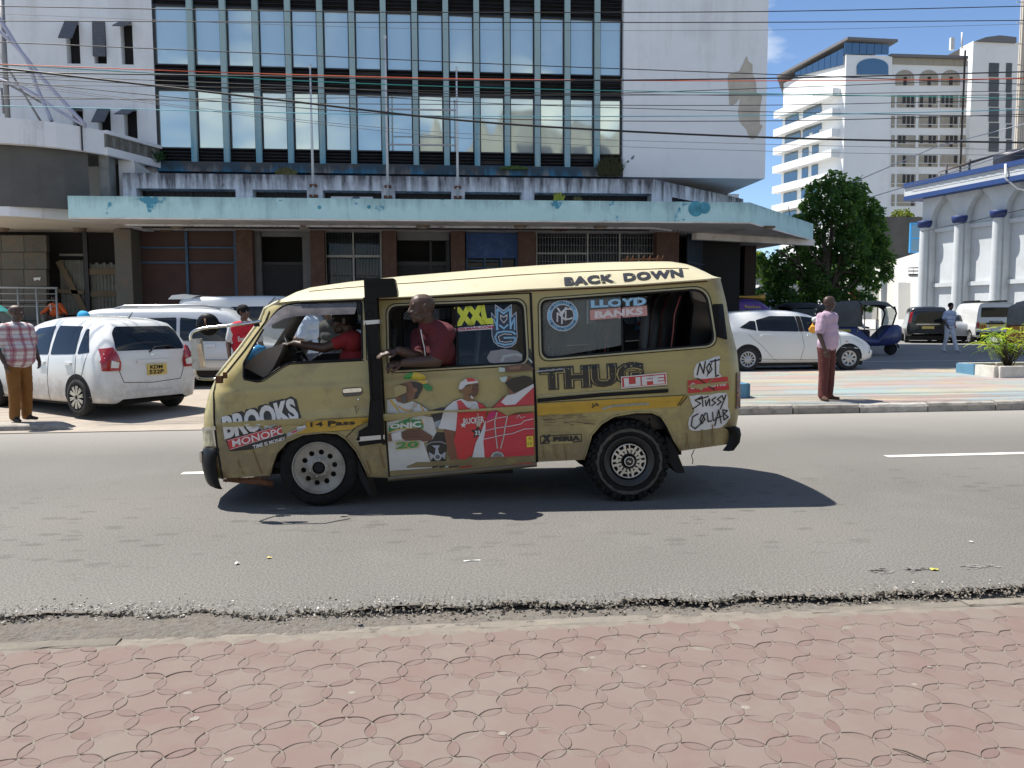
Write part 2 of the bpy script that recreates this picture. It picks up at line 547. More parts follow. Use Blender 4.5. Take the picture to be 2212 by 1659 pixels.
# ------------------------------------------------------------------ ground, roads, pavements
m_ground=M('earth',(0.34,0.30,0.25),.95,var=.3,vs=1.2,bump=.3,bs=30)
m_asph=None
def make_asphalt():
 m=M('asphalt',(0.146,0.139,0.128),.82,var=.22,vs=1.1,dirt=(0.205,0.19,0.168),ds=.55,da=.45,dlo=.45,dhi=.72,bump=.35,bs=150,spec=.35,bdist=.008)
 nt=m.node_tree; L=nt.links.new; b=nt.nodes['Principled BSDF']
 # aggregate speckle and small worn dark oval spots (longer along the road)
 g=nt.nodes.new('ShaderNodeNewGeometry')
 src=b.inputs['Base Color'].links[0].from_socket
 n=_node(nt,'ShaderNodeTexNoise',Scale=75.0,Detail=4.0); L(g.outputs['Position'],n.inputs['Vector'])
 mr=nt.nodes.new('ShaderNodeMapRange'); mr.inputs['From Min'].default_value=.38; mr.inputs['From Max'].default_value=.66; mr.inputs['To Min'].default_value=.70; mr.inputs['To Max'].default_value=1.32
 L(n.outputs['Fac'],mr.inputs['Value'])
 mp=nt.nodes.new('ShaderNodeMapping'); mp.inputs['Scale'].default_value=(4.6,10.5,1); L(g.outputs['Position'],mp.inputs['Vector'])
 vo=_node(nt,'ShaderNodeTexVoronoi',Scale=1.0,Randomness=1.0); L(mp.outputs['Vector'],vo.inputs['Vector'])
 sep=nt.nodes.new('ShaderNodeSeparateColor'); L(vo.outputs['Color'],sep.inputs[0])
 # spot radius varies per cell, only in the trafficked lane
 rad=nt.nodes.new('ShaderNodeMath'); rad.operation='MULTIPLY'; rad.inputs[1].default_value=.55; L(sep.outputs[0],rad.inputs[0])
 nd=_node(nt,'ShaderNodeTexNoise',Scale=14.0,Detail=3.0); L(g.outputs['Position'],nd.inputs['Vector'])
 da=nt.nodes.new('ShaderNodeMath'); da.operation='MULTIPLY_ADD'; da.inputs[1].default_value=.35; L(nd.outputs['Fac'],da.inputs[0]); L(vo.outputs['Distance'],da.inputs[2])
 sb=nt.nodes.new('ShaderNodeMath'); sb.operation='SUBTRACT'; L(rad.outputs[0],sb.inputs[0]); L(da.outputs[0],sb.inputs[1])
 sp=nt.nodes.new('ShaderNodeMapRange'); sp.inputs['From Min'].default_value=-.16; sp.inputs['From Max'].default_value=.02; sp.inputs['To Max'].default_value=.45
 L(sb.outputs[0],sp.inputs['Value'])
 sxyz=nt.nodes.new('ShaderNodeSeparateXYZ'); L(g.outputs['Position'],sxyz.inputs[0])
 band=nt.nodes.new('ShaderNodeMapRange'); band.interpolation_type='SMOOTHSTEP'; band.inputs['From Min'].default_value=4.7; band.inputs['From Max'].default_value=5.6; L(sxyz.outputs['Y'],band.inputs['Value'])
 band2=nt.nodes.new('ShaderNodeMapRange'); band2.interpolation_type='SMOOTHSTEP'; band2.inputs['From Min'].default_value=9.0; band2.inputs['From Max'].default_value=6.4; L(sxyz.outputs['Y'],band2.inputs['Value'])
 nb=_node(nt,'ShaderNodeTexNoise',Scale=.6,Detail=2.0); L(g.outputs['Position'],nb.inputs['Vector'])
 nbr=nt.nodes.new('ShaderNodeMapRange'); nbr.inputs['From Min'].default_value=.36; nbr.inputs['From Max'].default_value=.56; L(nb.outputs['Fac'],nbr.inputs['Value'])
 k1=nt.nodes.new('ShaderNodeMath'); k1.operation='MULTIPLY'; L(band.outputs[0],k1.inputs[0]); L(band2.outputs[0],k1.inputs[1])
 k3=nt.nodes.new('ShaderNodeMath'); k3.operation='MULTIPLY'; L(k1.outputs[0],k3.inputs[0]); L(nbr.outputs[0],k3.inputs[1])
 k2=nt.nodes.new('ShaderNodeMath'); k2.operation='MULTIPLY'; L(k3.outputs[0],k2.inputs[0]); L(sp.outputs[0],k2.inputs[1])
 mx=nt.nodes.new('ShaderNodeMix'); mx.data_type='RGBA'; mx.blend_type='MULTIPLY'; mx.inputs['Factor'].default_value=1
 cmb=nt.nodes.new('ShaderNodeCombineColor')
 for i in range(3): L(mr.outputs[0],cmb.inputs[i])
 L(src,mx.inputs['A']); L(cmb.outputs[0],mx.inputs['B'])
 m2=nt.nodes.new('ShaderNodeMix'); m2.data_type='RGBA'; L(mx.outputs['Result'],m2.inputs['A']); m2.inputs['B'].default_value=(.06,.057,.052,1)
 L(k2.outputs[0],m2.inputs['Factor'])
 # paler, dustier towards the far edge where sand blows in
 m3=nt.nodes.new('ShaderNodeMix'); m3.data_type='RGBA'; L(m2.outputs['Result'],m3.inputs['A']); m3.inputs['B'].default_value=(.33,.315,.285,1)
 fr=nt.nodes.new('ShaderNodeMapRange'); fr.inputs['From Min'].default_value=9.6; fr.inputs['From Max'].default_value=12.2; fr.inputs['To Max'].default_value=.55; L(sxyz.outputs['Y'],fr.inputs['Value'])
 L(fr.outputs[0],m3.inputs['Factor'])
 L(m3.outputs['Result'],b.inputs['Base Color'])
 return m
m_asph=make_asphalt()

mb=MB()
ys=[-80,-20,0,4,12,14,16,19,40,90,200,500,900]
xs=[-700,-200,-60,-20,0,20,60,200,700]
mb.grid([[(x,y,gz(y)-.09) for x in xs] for y in ys],smooth=False)
mb.build('ground',m_ground,kind='structure')

# the carriageway: one sheet that ends towards the viewer in a broken, crumbling edge
def edge_y(x):
 """where the sound asphalt stops on the near side"""
 return 4.36-.05*max(0,min(1,x))+.10*nz(x*.7,3.1)+.075*nz(x*2.3,7.7)+.042*nz(x*7,1.3)+.012*nz(x*23,4.4)+max(0,.10*(-.4-x)/2)-.02*x/3*(1 if x > 0 else 0)
mb=MB()
xf=[-4.6+i*.016 for i in range(int(10.6/.016))]
rows=[]
for k in range(10):
 t=k/9
 row=[]
 for x in xf:
  e=edge_y(x); y=e+(5.4-e)*t ** 1.5
  z=0.0
  drop=max(.12,min(1,.55+1.3*nz(x*1.7,21)+.5*nz(x*5,22)))
  if k == 0: z=(-.036+.012*nz(x*14,9))*drop; y += (-.016+.03*nz(x*31,2)+.022*nz(x*67,5))*drop
  elif k == 1: y=e-.012*(1-drop); z=(-.018+.014*nz(x*40,5))*drop-.004
  elif k == 2: z=-.002+.004*nz(x*50,8)
  row.append((x,y,z))
 rows.append(row)
mb.grid(rows,smooth=False)
mb.grid([[(x,y,0) for x in (-60,-20,-4.6)] for y in (4.4,5.4)],smooth=False)
mb.grid([[(x,y,0) for x in (xf[-1],30,90)] for y in (4.32,5.4)],smooth=False)
mb.grid([[(x,y,0) for x in (-60,-20,-8,-4.6,0,xf[-1],8,30,90)] for y in (5.4,8,10,12.42)],smooth=False)
# the broken face of the lip shows the brown, bound stone below the surface
nq=len(xf)-1
for i in range(nq): mb.mi[i]=1
road=mb.build('road',[m_asph,M('lip_stone',(.17,.145,.115),.95,var=.45,vs=30,bump=.6,bs=80)],kind='structure')

# crumbled strip between asphalt and kerb
m_rub=M('crumbled_asphalt',(0.20,0.175,0.145),.95,var=.45,vs=25,dirt=(.15,.14,.125),ds=7,da=.75,dlo=.42,dhi=.6,bump=.8,bs=90,bdist=.02)
mb=MB()
xf2=[-4.6+i*.0145 for i in range(int(10.6/.0145))]
rows=[]
for k in range(36):
 y=4.10+.53*k/35
 row=[]
 for x in xf2:
  n=nz(x*5,y*9,2)*.5+nz(x*17,y*30,5)*.38+nz(x*48,y*70,8)*.3
  t=max(0,min(1,(y-4.12)/.3))*max(0,min(1,.45-x*.5+1.5*nz(x*1.3,6.6)+.5*nz(x*4,3.2)))
  z=-.046+.034*t*(.75+.25*nz(x*1.5,4))+.014*n
  # deeper holes under the lip
  hole=max(0,nz(x*1.1,11.0)-.05)*max(0,1-abs(y-edge_y(x)+.06)/.07)
  z -= .07*hole
  if y > edge_y(x)+.05: z=min(z,-.03)
  row.append((x,y,z))
 rows.append(row)
mb.grid(rows,smooth=False)
mb.build('road_edge',m_rub,kind='structure')

# crumbs and lumps broken off the lip
m_lump=M('asphalt_lump',(.19,.168,.138),.95,var=.4,vs=40,rnd=.4)
mb=MB(); LR=random.Random(19)
for i in range(2600):
 x=LR.uniform(-3.4,4.4); e=edge_y(x); d=-abs(LR.gauss(0,.035))+.008 if LR.random() < .8 else -LR.uniform(0,.16)
 r_=LR.uniform(.005,.014)*(1.6 if LR.random() < .07 else 1); y=e+d
 if y < 4.19: continue
 c=Vector((x,y,-.046+r_*.35+.034*max(0,1+d/.05)))
 q=[Vector((LR.uniform(-1,1),LR.uniform(-1,1),LR.uniform(-.6,.8))).normalized()*r_*LR.uniform(.7,1.25) for _ in range(6)]
 mb.add([c+p for p in q],[(0,1,2),(0,2,3),(0,3,4),(0,4,1),(5,2,1),(5,3,2),(5,4,3),(5,1,4)])
mb.build('rubble',m_lump,kind='stuff',fix=True)
# loose chippings
m_chip=M('chipping',(0.62,0.59,0.55),.7,var=.45,vs=70)
m_chipd=M('dark_chipping',(0.16,0.15,0.14),.8,rnd=.5,var=.4,vs=40)
mb=MB()
for i in range(4200):
 x=RNG.uniform(-3.4,4.4)
 e=edge_y(x)
 d=RNG.gauss(.01,.09) if x < -.2 else RNG.gauss(-.04,.06)
 if x > -.2 and (RNG.random() < .5 or (d < .012 and RNG.random() < .85)): continue
 y=e+d
 if y < 4.17: continue
 z=.0 if d > .02 else -.03+.02*RNG.random()-.03*max(0,-d/.1)
 r_=RNG.uniform(.003,.0085)*(1.3 if RNG.random() < .1 else 1)
 mb.cur=0 if RNG.random() < .52 else 1
 q=[Vector((RNG.uniform(-1,1),RNG.uniform(-1,1),RNG.uniform(-.2,.9))).normalized()*r_*RNG.uniform(.7,1.3) for _ in range(5)]
 c=Vector((x,y,z))
 mb.add([c+p for p in q],[(0,1,2),(0,2,3),(0,3,4),(0,4,1),(1,3,2),(1,4,3)])
mb.build('gravel',[m_chip,m_chipd],kind='stuff',fix=False)

# lane marks
m_paint=M('road_paint',(0.72,0.70,0.65),.7,var=.2,vs=30,dirt=(.25,.24,.23),ds=22,da=.8,dlo=.55,dhi=.7)
for a,b_ in (((390,1025),(560,1022)),((1910,985),(2400,973.5))):
 p=gd(*a); q=gd(*b_)
 mb=MB(); mb.add([(p.x,8.38,.004),(q.x,8.38,.004),(q.x,8.50,.004),(p.x,8.50,.004)],[(0,1,2,3)])
 mb.build('lane_marking',m_paint,road)

# ---- near pavement with interlocking pavers
m_bed=M('paver_bed',(0.20,0.175,0.143),.95,var=.25,vs=15,bump=.3,bs=120)
mb=MB(); mb.grid([[(x,y,-.0430) for x in (-40,-3,0,4,60)] for y in (-14,0,2,4.12)],smooth=False)
pavement=mb.build('pavement',m_bed,kind='structure')
m_pav=M('paver_red',(0.160,0.112,0.097),.85,rnd=.30,var=.30,vs=5,vcol=(.170,.132,.113),dirt=(.178,.156,.132),ds=2.4,da=.75,dlo=.46,dhi=.72,bump=.25,bs=220,spec=.3,bdist=.006)
m_lens=M('paver_lens',(0.145,0.096,0.085),.85,rnd=.5,var=.4,vs=7,vcol=(.162,.128,.11),dirt=(.178,.156,.132),ds=5,da=.7,dlo=.46,dhi=.7,bump=.25,bs=220,spec=.3,bdist=.006)
AX,RP=0.2165,0.174
LW=.0245
def lens_curve(a,b,off,n=6):
 a=Vector(a); b=Vector(b); d=b-a; nrm=Vector((-d.y,d.x)).normalized()
 return [a+d*(i/n)+nrm*off*math.sin(math.pi*i/n) ** .85 for i in range(n+1)]
def hexa(c):
 x,y=c
 return [(x-AX/2,y+.06-.0015),(x,y+.114),(x+AX/2,y+.06),(x+AX/2,y-.06),(x,y-.114),(x-AX/2,y-.06)]
def warp(p):
 x,y=p[0],p[1]
 return (x+.004*nz(x*1.3,y*1.3,3),y+.014*x*.3+.005*nz(x*1.1,y*1.1,9))
def flat_stone(mb,loop,z,bev,tilt,dz):
 """a slab with a chamfered edge"""
 cx=sum(p[0] for p in loop)/len(loop); cy=sum(p[1] for p in loop)/len(loop)
 rings=[]
 for s_,zz in ((1.0,z-.022),(1.0,z-bev),(None,z)):
  ring=[]
  for p in loop:
   v=Vector((p[0]-cx,p[1]-cy)); L_=v.length
   v=v*((L_-bev*1.2)/L_ if s_ is None else 1)
   ring.append((cx+v.x,cy+v.y,zz+dz+tilt[0]*v.x+tilt[1]*v.y))
  rings.append(ring)
 n=len(loop); k=len(mb.v)
 mb.v += [Vector(p) for r_ in rings for p in r_]
 for i in range(2):
  for j in range(n):
   j2=(j+1) % n
   mb.f.append([k+i*n+j,k+i*n+j2,k+(i+1)*n+j2,k+(i+1)*n+j]); mb.mi.append(mb.cur); mb.sm.append(False)
 tp=[Vector(p) for p in rings[2]]
 for t in geometry.tessellate_polygon([tp]):
  mb.f.append([k+2*n+i for i in t]); mb.mi.append(mb.cur); mb.sm.append(False)
x0,y0=-.474,3.149+.114          # a lower node is the tile's bottom point
lens_done=0
lens_rest=MB(); pav_rest=MB()
cells=[]
for row in range(-5,6):
 for k in range(-24,36):
  c=(x0+(k+(row % 2)*.5)*AX,y0+row*RP)
  if c[1] > 4.10 or c[1] < 2.35: continue
  # inside the photo's wedge (with a margin) each paver is an object; beyond it they are joined
  cells.append(c)
inside=lambda c: not (c[0] < -1.55-(c[1]-2.6)*.45-.15 or c[0] > 2.25+(c[1]-2.6)*.72+.2)
PRNG=random.Random(3)
for c in cells:
 hx=[warp(p) for p in hexa(c)]
 ctr=Vector(warp(c))
 loop=[]
 for i in range(6):
  a,b_=Vector(hx[i]),Vector(hx[(i+1) % 6])
  cv=lens_curve(a,b_,0.0)
  nrm=(ctr-(a+b_)/2).normalized()
  # concave side: pushed inwards by half the lens
  pts=[a+(b_-a)*(j/6)+nrm*(LW*math.sin(math.pi*j/6) ** .85+.0012) for j in range(6)]
  pts[0]=a+(ctr-a).normalized()*.006
  loop += pts
 loop=[(p.x,min(p.y,4.065)) for p in loop]
 if max(p[1] for p in loop)-min(p[1] for p in loop) < .03: continue
 mb=MB() if inside(c) else pav_rest
 t=(PRNG.gauss(0,.007),PRNG.gauss(0,.007))
 flat_stone(mb,loop,-.04,.0017,t,PRNG.gauss(.0004,.0008))
 if inside(c): mb.build('paver',m_pav,pavement,org=None)
done=set()
for c in sorted(cells,key=lambda q: q[1]):
 hx=[warp(p) for p in hexa(c)]
 for i in range(6):
  a,b_=hx[i],hx[(i+1) % 6]
  key=(round((a[0]+b_[0])*50),round((a[1]+b_[1])*50))
  if any((key[0]+i_,key[1]+j_) in done for i_ in (-1,0,1) for j_ in (-1,0,1)): continue
  done.add(key)
  if (a[1]+b_[1])/2 > 4.04: continue
  up=lens_curve(a,b_,LW-.0006); dn=lens_curve(b_,a,LW-.0006)
  a_,b2=Vector(a),Vector(b_)
  loop=[a_+(b2-a_)*.05]+up[1:-1]+[b2-(b2-a_)*.05]+dn[1:-1]
  loop=[(p[0],p[1]) for p in loop]
  tl=(PRNG.gauss(0,.012),PRNG.gauss(0,.012)); dz=PRNG.gauss(-.0004,.0010)
  if lens_done < 300 and inside(c):
   mb=MB(); flat_stone(mb,loop,-.04,.0018,tl,dz); mb.build('lens_paver',m_lens,pavement); lens_done += 1
  else:
   flat_stone(lens_rest,loop,-.04,.0018,tl,dz)
pav_rest.build('outer_pavers',m_pav,pavement,kind='stuff')
lens_rest.build('lens_pavers',m_lens,pavement,kind='stuff')
# kerb along the pavement's edge, in lengths
m_kerb=M('kerb_concrete',(0.20,0.177,0.145),.9,rnd=.3,var=.35,vs=14,dirt=(.24,.21,.17),ds=6,da=.6,bump=.4,bs=70,bdist=.01)
x=-6.2; k=0
while x < 8:
 L_=.92
 mb=MB()
 dz=PRNG.gauss(-.005,.004); dy=PRNG.gauss(0,.006)
 n=16
 rows=[[(x+.003+(L_-.006)*i/n,yy+dy+(.016*nz((x+L_*i/n)*9,3.3+k) if j in (0,1,4,5) else 0),zz+dz+.007*nz((x+L_*i/n)*9,yy*19)) for i in range(n+1)]
   for j,(yy,zz) in enumerate(((4.075,-.08),(4.077,-.042),(4.088,-.034),(4.165,-.034),(4.18,-.044),(4.185,-.09)))]
 mb.grid(rows,smooth=False)
 mb.add([rows[i][0] for i in range(6)],[(0,1,2,3,4,5)]); mb.add([rows[i][-1] for i in range(6)],[(5,4,3,2,1,0)])
 mb.build('kerb_stone',m_kerb,pavement)
 x += L_; k += 1
# litter: leaf scraps, paper, bottle cap, chewing gum marks, a twig
def scrap(name,label,cat,c,pts,m,group=None):
 mb=MB(); c=Vector(c)
 vs=[c+Vector((x_,y_,z_)) for x_,y_,z_ in pts]; n=len(vs)
 mb.add([c+Vector((0,0,sum(p[2] for p in pts)/n+.004))]+vs,[(0,i+1,(i+1) % n+1) for i in range(n)])
 mb.build(name,m,org=c,label=label,cat=cat,group=group)
m_paper=M('litter_paper',(.75,.74,.70),.8); m_leafy=M('dry_leaf',(.55,.45,.16),.8,var=.3,vs=60); m_leafg=M('fallen_leaf',(.45,.42,.08),.7)
def blob(rx,ry,h,n=7,sd=1):
 q=random.Random(sd)
 return [(rx*math.cos(2*math.pi*i/n)*q.uniform(.6,1.1),ry*math.sin(2*math.pi*i/n)*q.uniform(.6,1.1),q.uniform(0.002,h)) for i in range(n)]
g=gd(582,1206); scrap('dry_leaf','small pale yellow leaf scrap lying on the asphalt below the van door','leaf',g,blob(.028,.018,.012,7,4),m_leafy)
g=gd(512,1219); scrap('paper_scrap','crumpled white paper scrap on the asphalt left of the yellow leaf scrap','litter',g,blob(.022,.022,.02,8,8),m_paper)
g=gd(2018,1232); scrap('fallen_leaf','yellow green leaf on the asphalt by the worn white mark at right','leaf',g,blob(.035,.022,.015,7,12),m_leafg)
g=gd(2098,1172); scrap('bottle_cap','small white bottle cap on the asphalt at right','litter',g,blob(.018,.018,.012,10,3),m_paper)
g=gd(1000,1215); scrap('straw','thin pale straw lying on the asphalt below the sliding door','litter',gd(1018,1213),[(-.05,-.004,.004),(.06,.006,.004),(.06,.012,.008),(-.05,.004,.008)],m_paper)
m_twig=M('twig',(.05,.04,.03),.8)
a,b_=gd(1928,1617,-.035),gd(2007,1644,-.03)
mb=MB(); mb.tube([a,a.lerp(b_,.4)+Vector((0,.008,.004)),b_],[.002,.003,.002],6)
mb.build('twig',m_twig,org=a,label='thin dark twig lying on the red pavers at lower right',cat='twig')
m_gum=M('gum_mark',(.215,.19,.16),.9)
for (gx,gy,r_) in ((405,1497,.016),(760,1496,.014),(420,1552,.018),(1085,1584,.015),(495,1640,.016),(1280,1420,.012),(1975,1478,.012),(1390,1440,.012),(2008,1440,.010),(1610,1528,.018)):
 g=gd(gx,gy,-.0385)
 mb=MB(); mb.add([g+Vector((r_*1.15*math.cos(i*.628),r_*math.sin(i*.628)*PRNG.uniform(.8,1.1),0)) for i in range(10)],[tuple(range(10))])
 mb.build('gum_mark',m_gum,pavement)
# worn white smear on the asphalt at right
m_smear=M('worn_paint',(.26,.255,.24),.8,var=.4,vs=40)
mb=MB()
for (ax_,ay_,bx_,by_) in ((1880,1234,1920,1232),(1955,1232,2012,1229),(2080,1226,2150,1222)):
 p=gd(ax_,ay_); q=gd(bx_,by_)
 for i in range(40):
  c=p.lerp(q,PRNG.random())+Vector((0,PRNG.gauss(0,.018),.004)); s_=PRNG.uniform(.004,.016)
  mb.add([c+Vector((-s_*1.6,-s_*.5,0)),c+Vector((s_,-s_*.6,0)),c+Vector((s_*1.4,s_*.3,0)),c+Vector((-s_,s_*.5,0))],[(0,1,2,3)])
mb.build('worn_line',m_smear,road,kind='stuff')

# ---- far side: forecourt (left), painted median (right), side road
m_fore=M('forecourt_paving',(0.34,0.295,0.245),.9,var=.25,vs=1.4,dirt=(.30,.25,.20),ds=2.2,da=.6,dlo=.48,dhi=.7,bump=.25,bs=40)
mb=MB()
mb.grid([[(x,y,gz(y)+.012+(-.05 if k == 0 else 0)) for x in (-70,-30,-12,-6,0,3.2)] for k,y in enumerate((11.70,11.705,13,15,17,19,22,30))],smooth=False)
forecourt=mb.build('forecourt',m_fore,kind='structure')
# joints between rows of blocks, cut as thin recessed lines
m_joint=M('paving_joint',(.26,.225,.19),.95)
mb=MB()
for y in [11.95+.3*i for i in range(8)]:
 mb.add([(-14,y,gz(y)+.0165),(3.1,y,gz(y)+.0165),(3.1,y+.014,gz(y)+.0165),(-14,y+.014,gz(y)+.0165)],[(0,1,2,3)])
mb.build('paving_joint',m_joint,forecourt,kind='stuff')

def mat_median():
 m=M('median_paving',(0.27,0.245,0.215),.85,var=.12,vs=3,bump=.2,bs=40)
 nt=m.node_tree; L=nt.links.new; b=nt.nodes['Principled BSDF']
 cur=b.inputs['Base Color'].links[0].from_socket
 g=nt.nodes.new('ShaderNodeNewGeometry')
 for i,(c,loc,lo) in enumerate((((.20,.30,.35),(3,9,0),.50),((.33,.21,.18),(11,2,0),.52),((.36,.31,.18),(7,5,0),.55),((.20,.31,.29),(1,14,0),.57))):
  mp=nt.nodes.new('ShaderNodeMapping'); mp.inputs['Scale'].default_value=(.42,.9,1); mp.inputs['Location'].default_value=loc
  L(g.outputs['Position'],mp.inputs['Vector'])
  n=_node(nt,'ShaderNodeTexNoise',Scale=1.0,Detail=3.0,Roughness=.5); L(mp.outputs['Vector'],n.inputs['Vector'])
  n2=_node(nt,'ShaderNodeTexNoise',Scale=9.0,Detail=5.0,Roughness=.7); L(g.outputs['Position'],n2.inputs['Vector'])
  mr=nt.nodes.new('ShaderNodeMapRange'); mr.inputs['From Min'].default_value=lo; mr.inputs['From Max'].default_value=lo+.035; L(n.outputs['Fac'],mr.inputs['Value'])
  w=nt.nodes.new('ShaderNodeMapRange'); w.inputs['From Min'].default_value=.3; w.inputs['From Max'].default_value=.62; w.inputs['To Min'].default_value=.30; w.inputs['To Max'].default_value=.55; L(n2.outputs['Fac'],w.inputs['Value'])
  k=nt.nodes.new('ShaderNodeMath'); k.operation='MULTIPLY'; L(mr.outputs[0],k.inputs[0]); L(w.outputs[0],k.inputs[1])
  mx=nt.nodes.new('ShaderNodeMix'); mx.data_type='RGBA'; L(cur,mx.inputs['A']); mx.inputs['B'].default_value=(*c,1); L(k.outputs[0],mx.inputs['Factor'])
  cur=mx.outputs['Result']
 L(cur,b.inputs['Base Color'])
 return m
def mz(y): return .15+(y-12.45)*.019
mb=MB()
mb.grid([[(x,y,mz(y)) for x in (3.6,6,10,20,60)] for y in (12.44,14,16,18.9)],smooth=False)
mb.add([(3.6,12.44,0),(3.6,12.44,mz(12.44)),(3.6,18.9,mz(18.9)),(3.6,18.9,.1)],[(0,1,2,3)])
median=mb.build('median',mat_median(),kind='structure')
mb=MB()
for y in (13.1,13.75,14.4,15.1,15.8,16.6,17.5,18.3):
 z=mz(y)+.004
 mb.add([(3.6,y,z),(40,y,z),(40,y+.022,z),(3.6,y+.022,z)],[(0,1,2,3)])
mb.build('paving_joint',M('median_joint',(.30,.28,.25),.9),median,kind='stuff')
m_k1=M('kerb_grey',(.36,.33,.29),.9,rnd=.3,var=.35,vs=9,dirt=(.13,.12,.11),ds=5,da=.8,dlo=.5,dhi=.66,bump=.6,bs=40)
m_k2=M('kerb_whitewashed',(.56,.53,.48),.9,rnd=.25,var=.3,vs=9,dirt=(.25,.23,.2),ds=7,da=.8,dlo=.46,dhi=.64,bump=.6,bs=40)
x=3.55; k=0
while x < 22:
 L_=1.15+PRNG.uniform(-.06,.06)
 n=8; dz=PRNG.gauss(0,.008)
 prof=((12.30,-.02),(12.298,.10),(12.315,.138),(12.35,.153),(12.44,.155))
 rows=[[(x+.012+(L_-.024)*i/n,yy+.012*nz((x+L_*i/n)*5,zz*7+k),zz+dz+.012*nz((x+L_*i/n)*4,zz*5)) for i in range(n+1)] for (yy,zz) in prof]
 mb=MB(); mb.grid(rows,smooth=False); mb.add([r_[0] for r_ in rows],[(0,1,2,3,4)]); mb.add([r_[-1] for r_ in rows],[(4,3,2,1,0)])
 mb.build('kerb_stone',m_k1 if k % 3 else m_k2,median)
 x += L_; k += 1
m_road2=M('side_asphalt',(0.20,0.195,0.185),.85,var=.2,vs=.6,bump=.3,bs=60)
mb=MB(); mb.grid([[(x,y,.245) for x in (3.0,8,20,60,120)] for y in (18.9,24,30,45,70,130)],smooth=False)
mb.add([(3.0,12.4,.0),(3.6,12.4,.0),(3.6,18.9,.245),(3.0,18.9,.245)],[(0,1,2,3)])
side_road=mb.build('side_road',m_road2,kind='structure')
mb=MB(); mb.add([(11,21.9,.249),(30,21.9,.249),(30,22.0,.249),(11,22.0,.249)],[(0,1,2,3)])
mb.build('lane_marking',m_paint,side_road)

# ------------------------------------------------------------------ the office block across the road
YF=26.2            # plane of the window wall
def zx(px,py,Y):
 p=at(px,py,Y); return p.x,p.z
def fbox(mb,x0,y0,x1,y1,Y,t):
 """a box whose front face covers the photo rectangle at distance Y and that is t deep"""
 xm,ym=(x0+x1)/2,(y0+y1)/2
 X0,X1=at(x0,ym,Y).x,at(x1,ym,Y).x
 Z0,Z1=at(xm,y1,Y).z,at(xm,y0,Y).z
 mb.box((X0,Y,Z0),(X1,Y+t,Z1)); return (X0,X1,Z0,Z1)
m_wall=Mstreak('white_wall_paint',(.80,.81,.82),(.5,.5,.48),24,5,amount=.55,base_dirt=.05,xs=1.4,bump=.05,thr=.74)
m_para=Mstreak('parapet_paint',(.70,.71,.74),(.075,.07,.075),6.15,5.25,amount=.95,base_dirt=.14,xs=4.2,bump=.3,thr=.68,peel=(.34,.33,.33),plo=.67,peel_top=False)
m_base=Mstreak('flaking_blue',(.065,.25,.40),(.05,.055,.06),6.5,6.0,amount=.85,base_dirt=.2,xs=3.5,thr=.62,peel=(.27,.26,.25),plo=.50,peel_top=False,pscale=.8)
m_can=Mstreak('canopy_cyan',(.52,.75,.75),(.12,.21,.23),5.15,4.55,amount=.5,base_dirt=.14,xs=2.6,thr=.72,peel=(.07,.29,.42),plo=.645,bump=.2,pscale=1.0)
m_soff=M('soffit_plaster',(.80,.74,.68),.9,var=.2,vs=.8,dirt=(.28,.24,.2),ds=1.2,da=.6)
m_mul=Mstreak('mullion_teal',(.33,.45,.46),(.12,.33,.44),6.2,8.4,amount=.9,base_dirt=.06,xs=3,bump=.1)
m_dark=M('louvre_dark',(.022,.020,.022),.5,var=.4,vs=4,rnd=.5)
m_darkf=M('frame_dark',(.02,.02,.025),.5)
m_brown=M('pilaster_brown',(.115,.060,.045),.85,var=.25,vs=2,bump=.2,bs=40,dirt=(.19,.13,.10),ds=3,da=.4)
m_int=M('dark_interior',(.018,.017,.017),.9)
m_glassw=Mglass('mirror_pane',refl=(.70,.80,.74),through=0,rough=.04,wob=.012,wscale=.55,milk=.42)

b_main=thing('office_building','white office block with blue mullioned window wall above a flaking cyan canopy','building',(at(1106,700,YF).x,YF,.25))
zroof=33.0
xl,_=zx(333,150,YF); xr,_=zx(1345,150,YF)
xL,xR=at(-260,300,YF).x,at(1654,300,26.05).x
zb=at(1500,384,26.05).z           # underside of the upper storeys
# left wall with slot openings, right wall block
slots=[]
for (x0,x1,y0,y1) in ((143,172,45,137),(202,229,47,137),(261,287,47,139),(158,181,235,360),(213,240,235,360),(269,297,235,380)):
 ym=(y0+min(y1,330))/2
 X0,X1=at(x0,ym,YF).x,at(x1,ym,YF).x
 Z0,Z1=at(x0,y1,YF).z,at(x0,y0,YF).z
 slots.append((X0,X1,Z0,Z1))
outer=[(xL,5.3),(xl,5.3),(xl,zroof),(xL,zroof)]
pts,tris=sheet2d(outer,[[(a,c),(b,c),(b,d),(a,d)] for a,b,c,d in slots])
mb=MB()
mb.add([(x,YF,z) for x,z in pts],tris)
for a,b,c,d in slots:
 mb.add([(a,YF,c),(b,YF,c),(b,YF,d),(a,YF,d),(a,YF+.3,c),(b,YF+.3,c),(b,YF+.3,d),(a,YF+.3,d)],
           [(0,1,5,4),(1,2,6,5),(2,3,7,6),(3,0,4,7)])
mb.add([(xL,YF,5.3),(xL,YF,zroof),(xL,YF+14,zroof),(xL,YF+14,5.3)],[(0,1,2,3)])
mb.build('wall',m_wall,b_main,fix=False)
for a,b,c,d in slots: mb=MB(); mb.box((a-.05,YF+.3,c-.05),(b+.05,YF+.34,d+.05)); mb.build('window_recess',m_int,b_main)
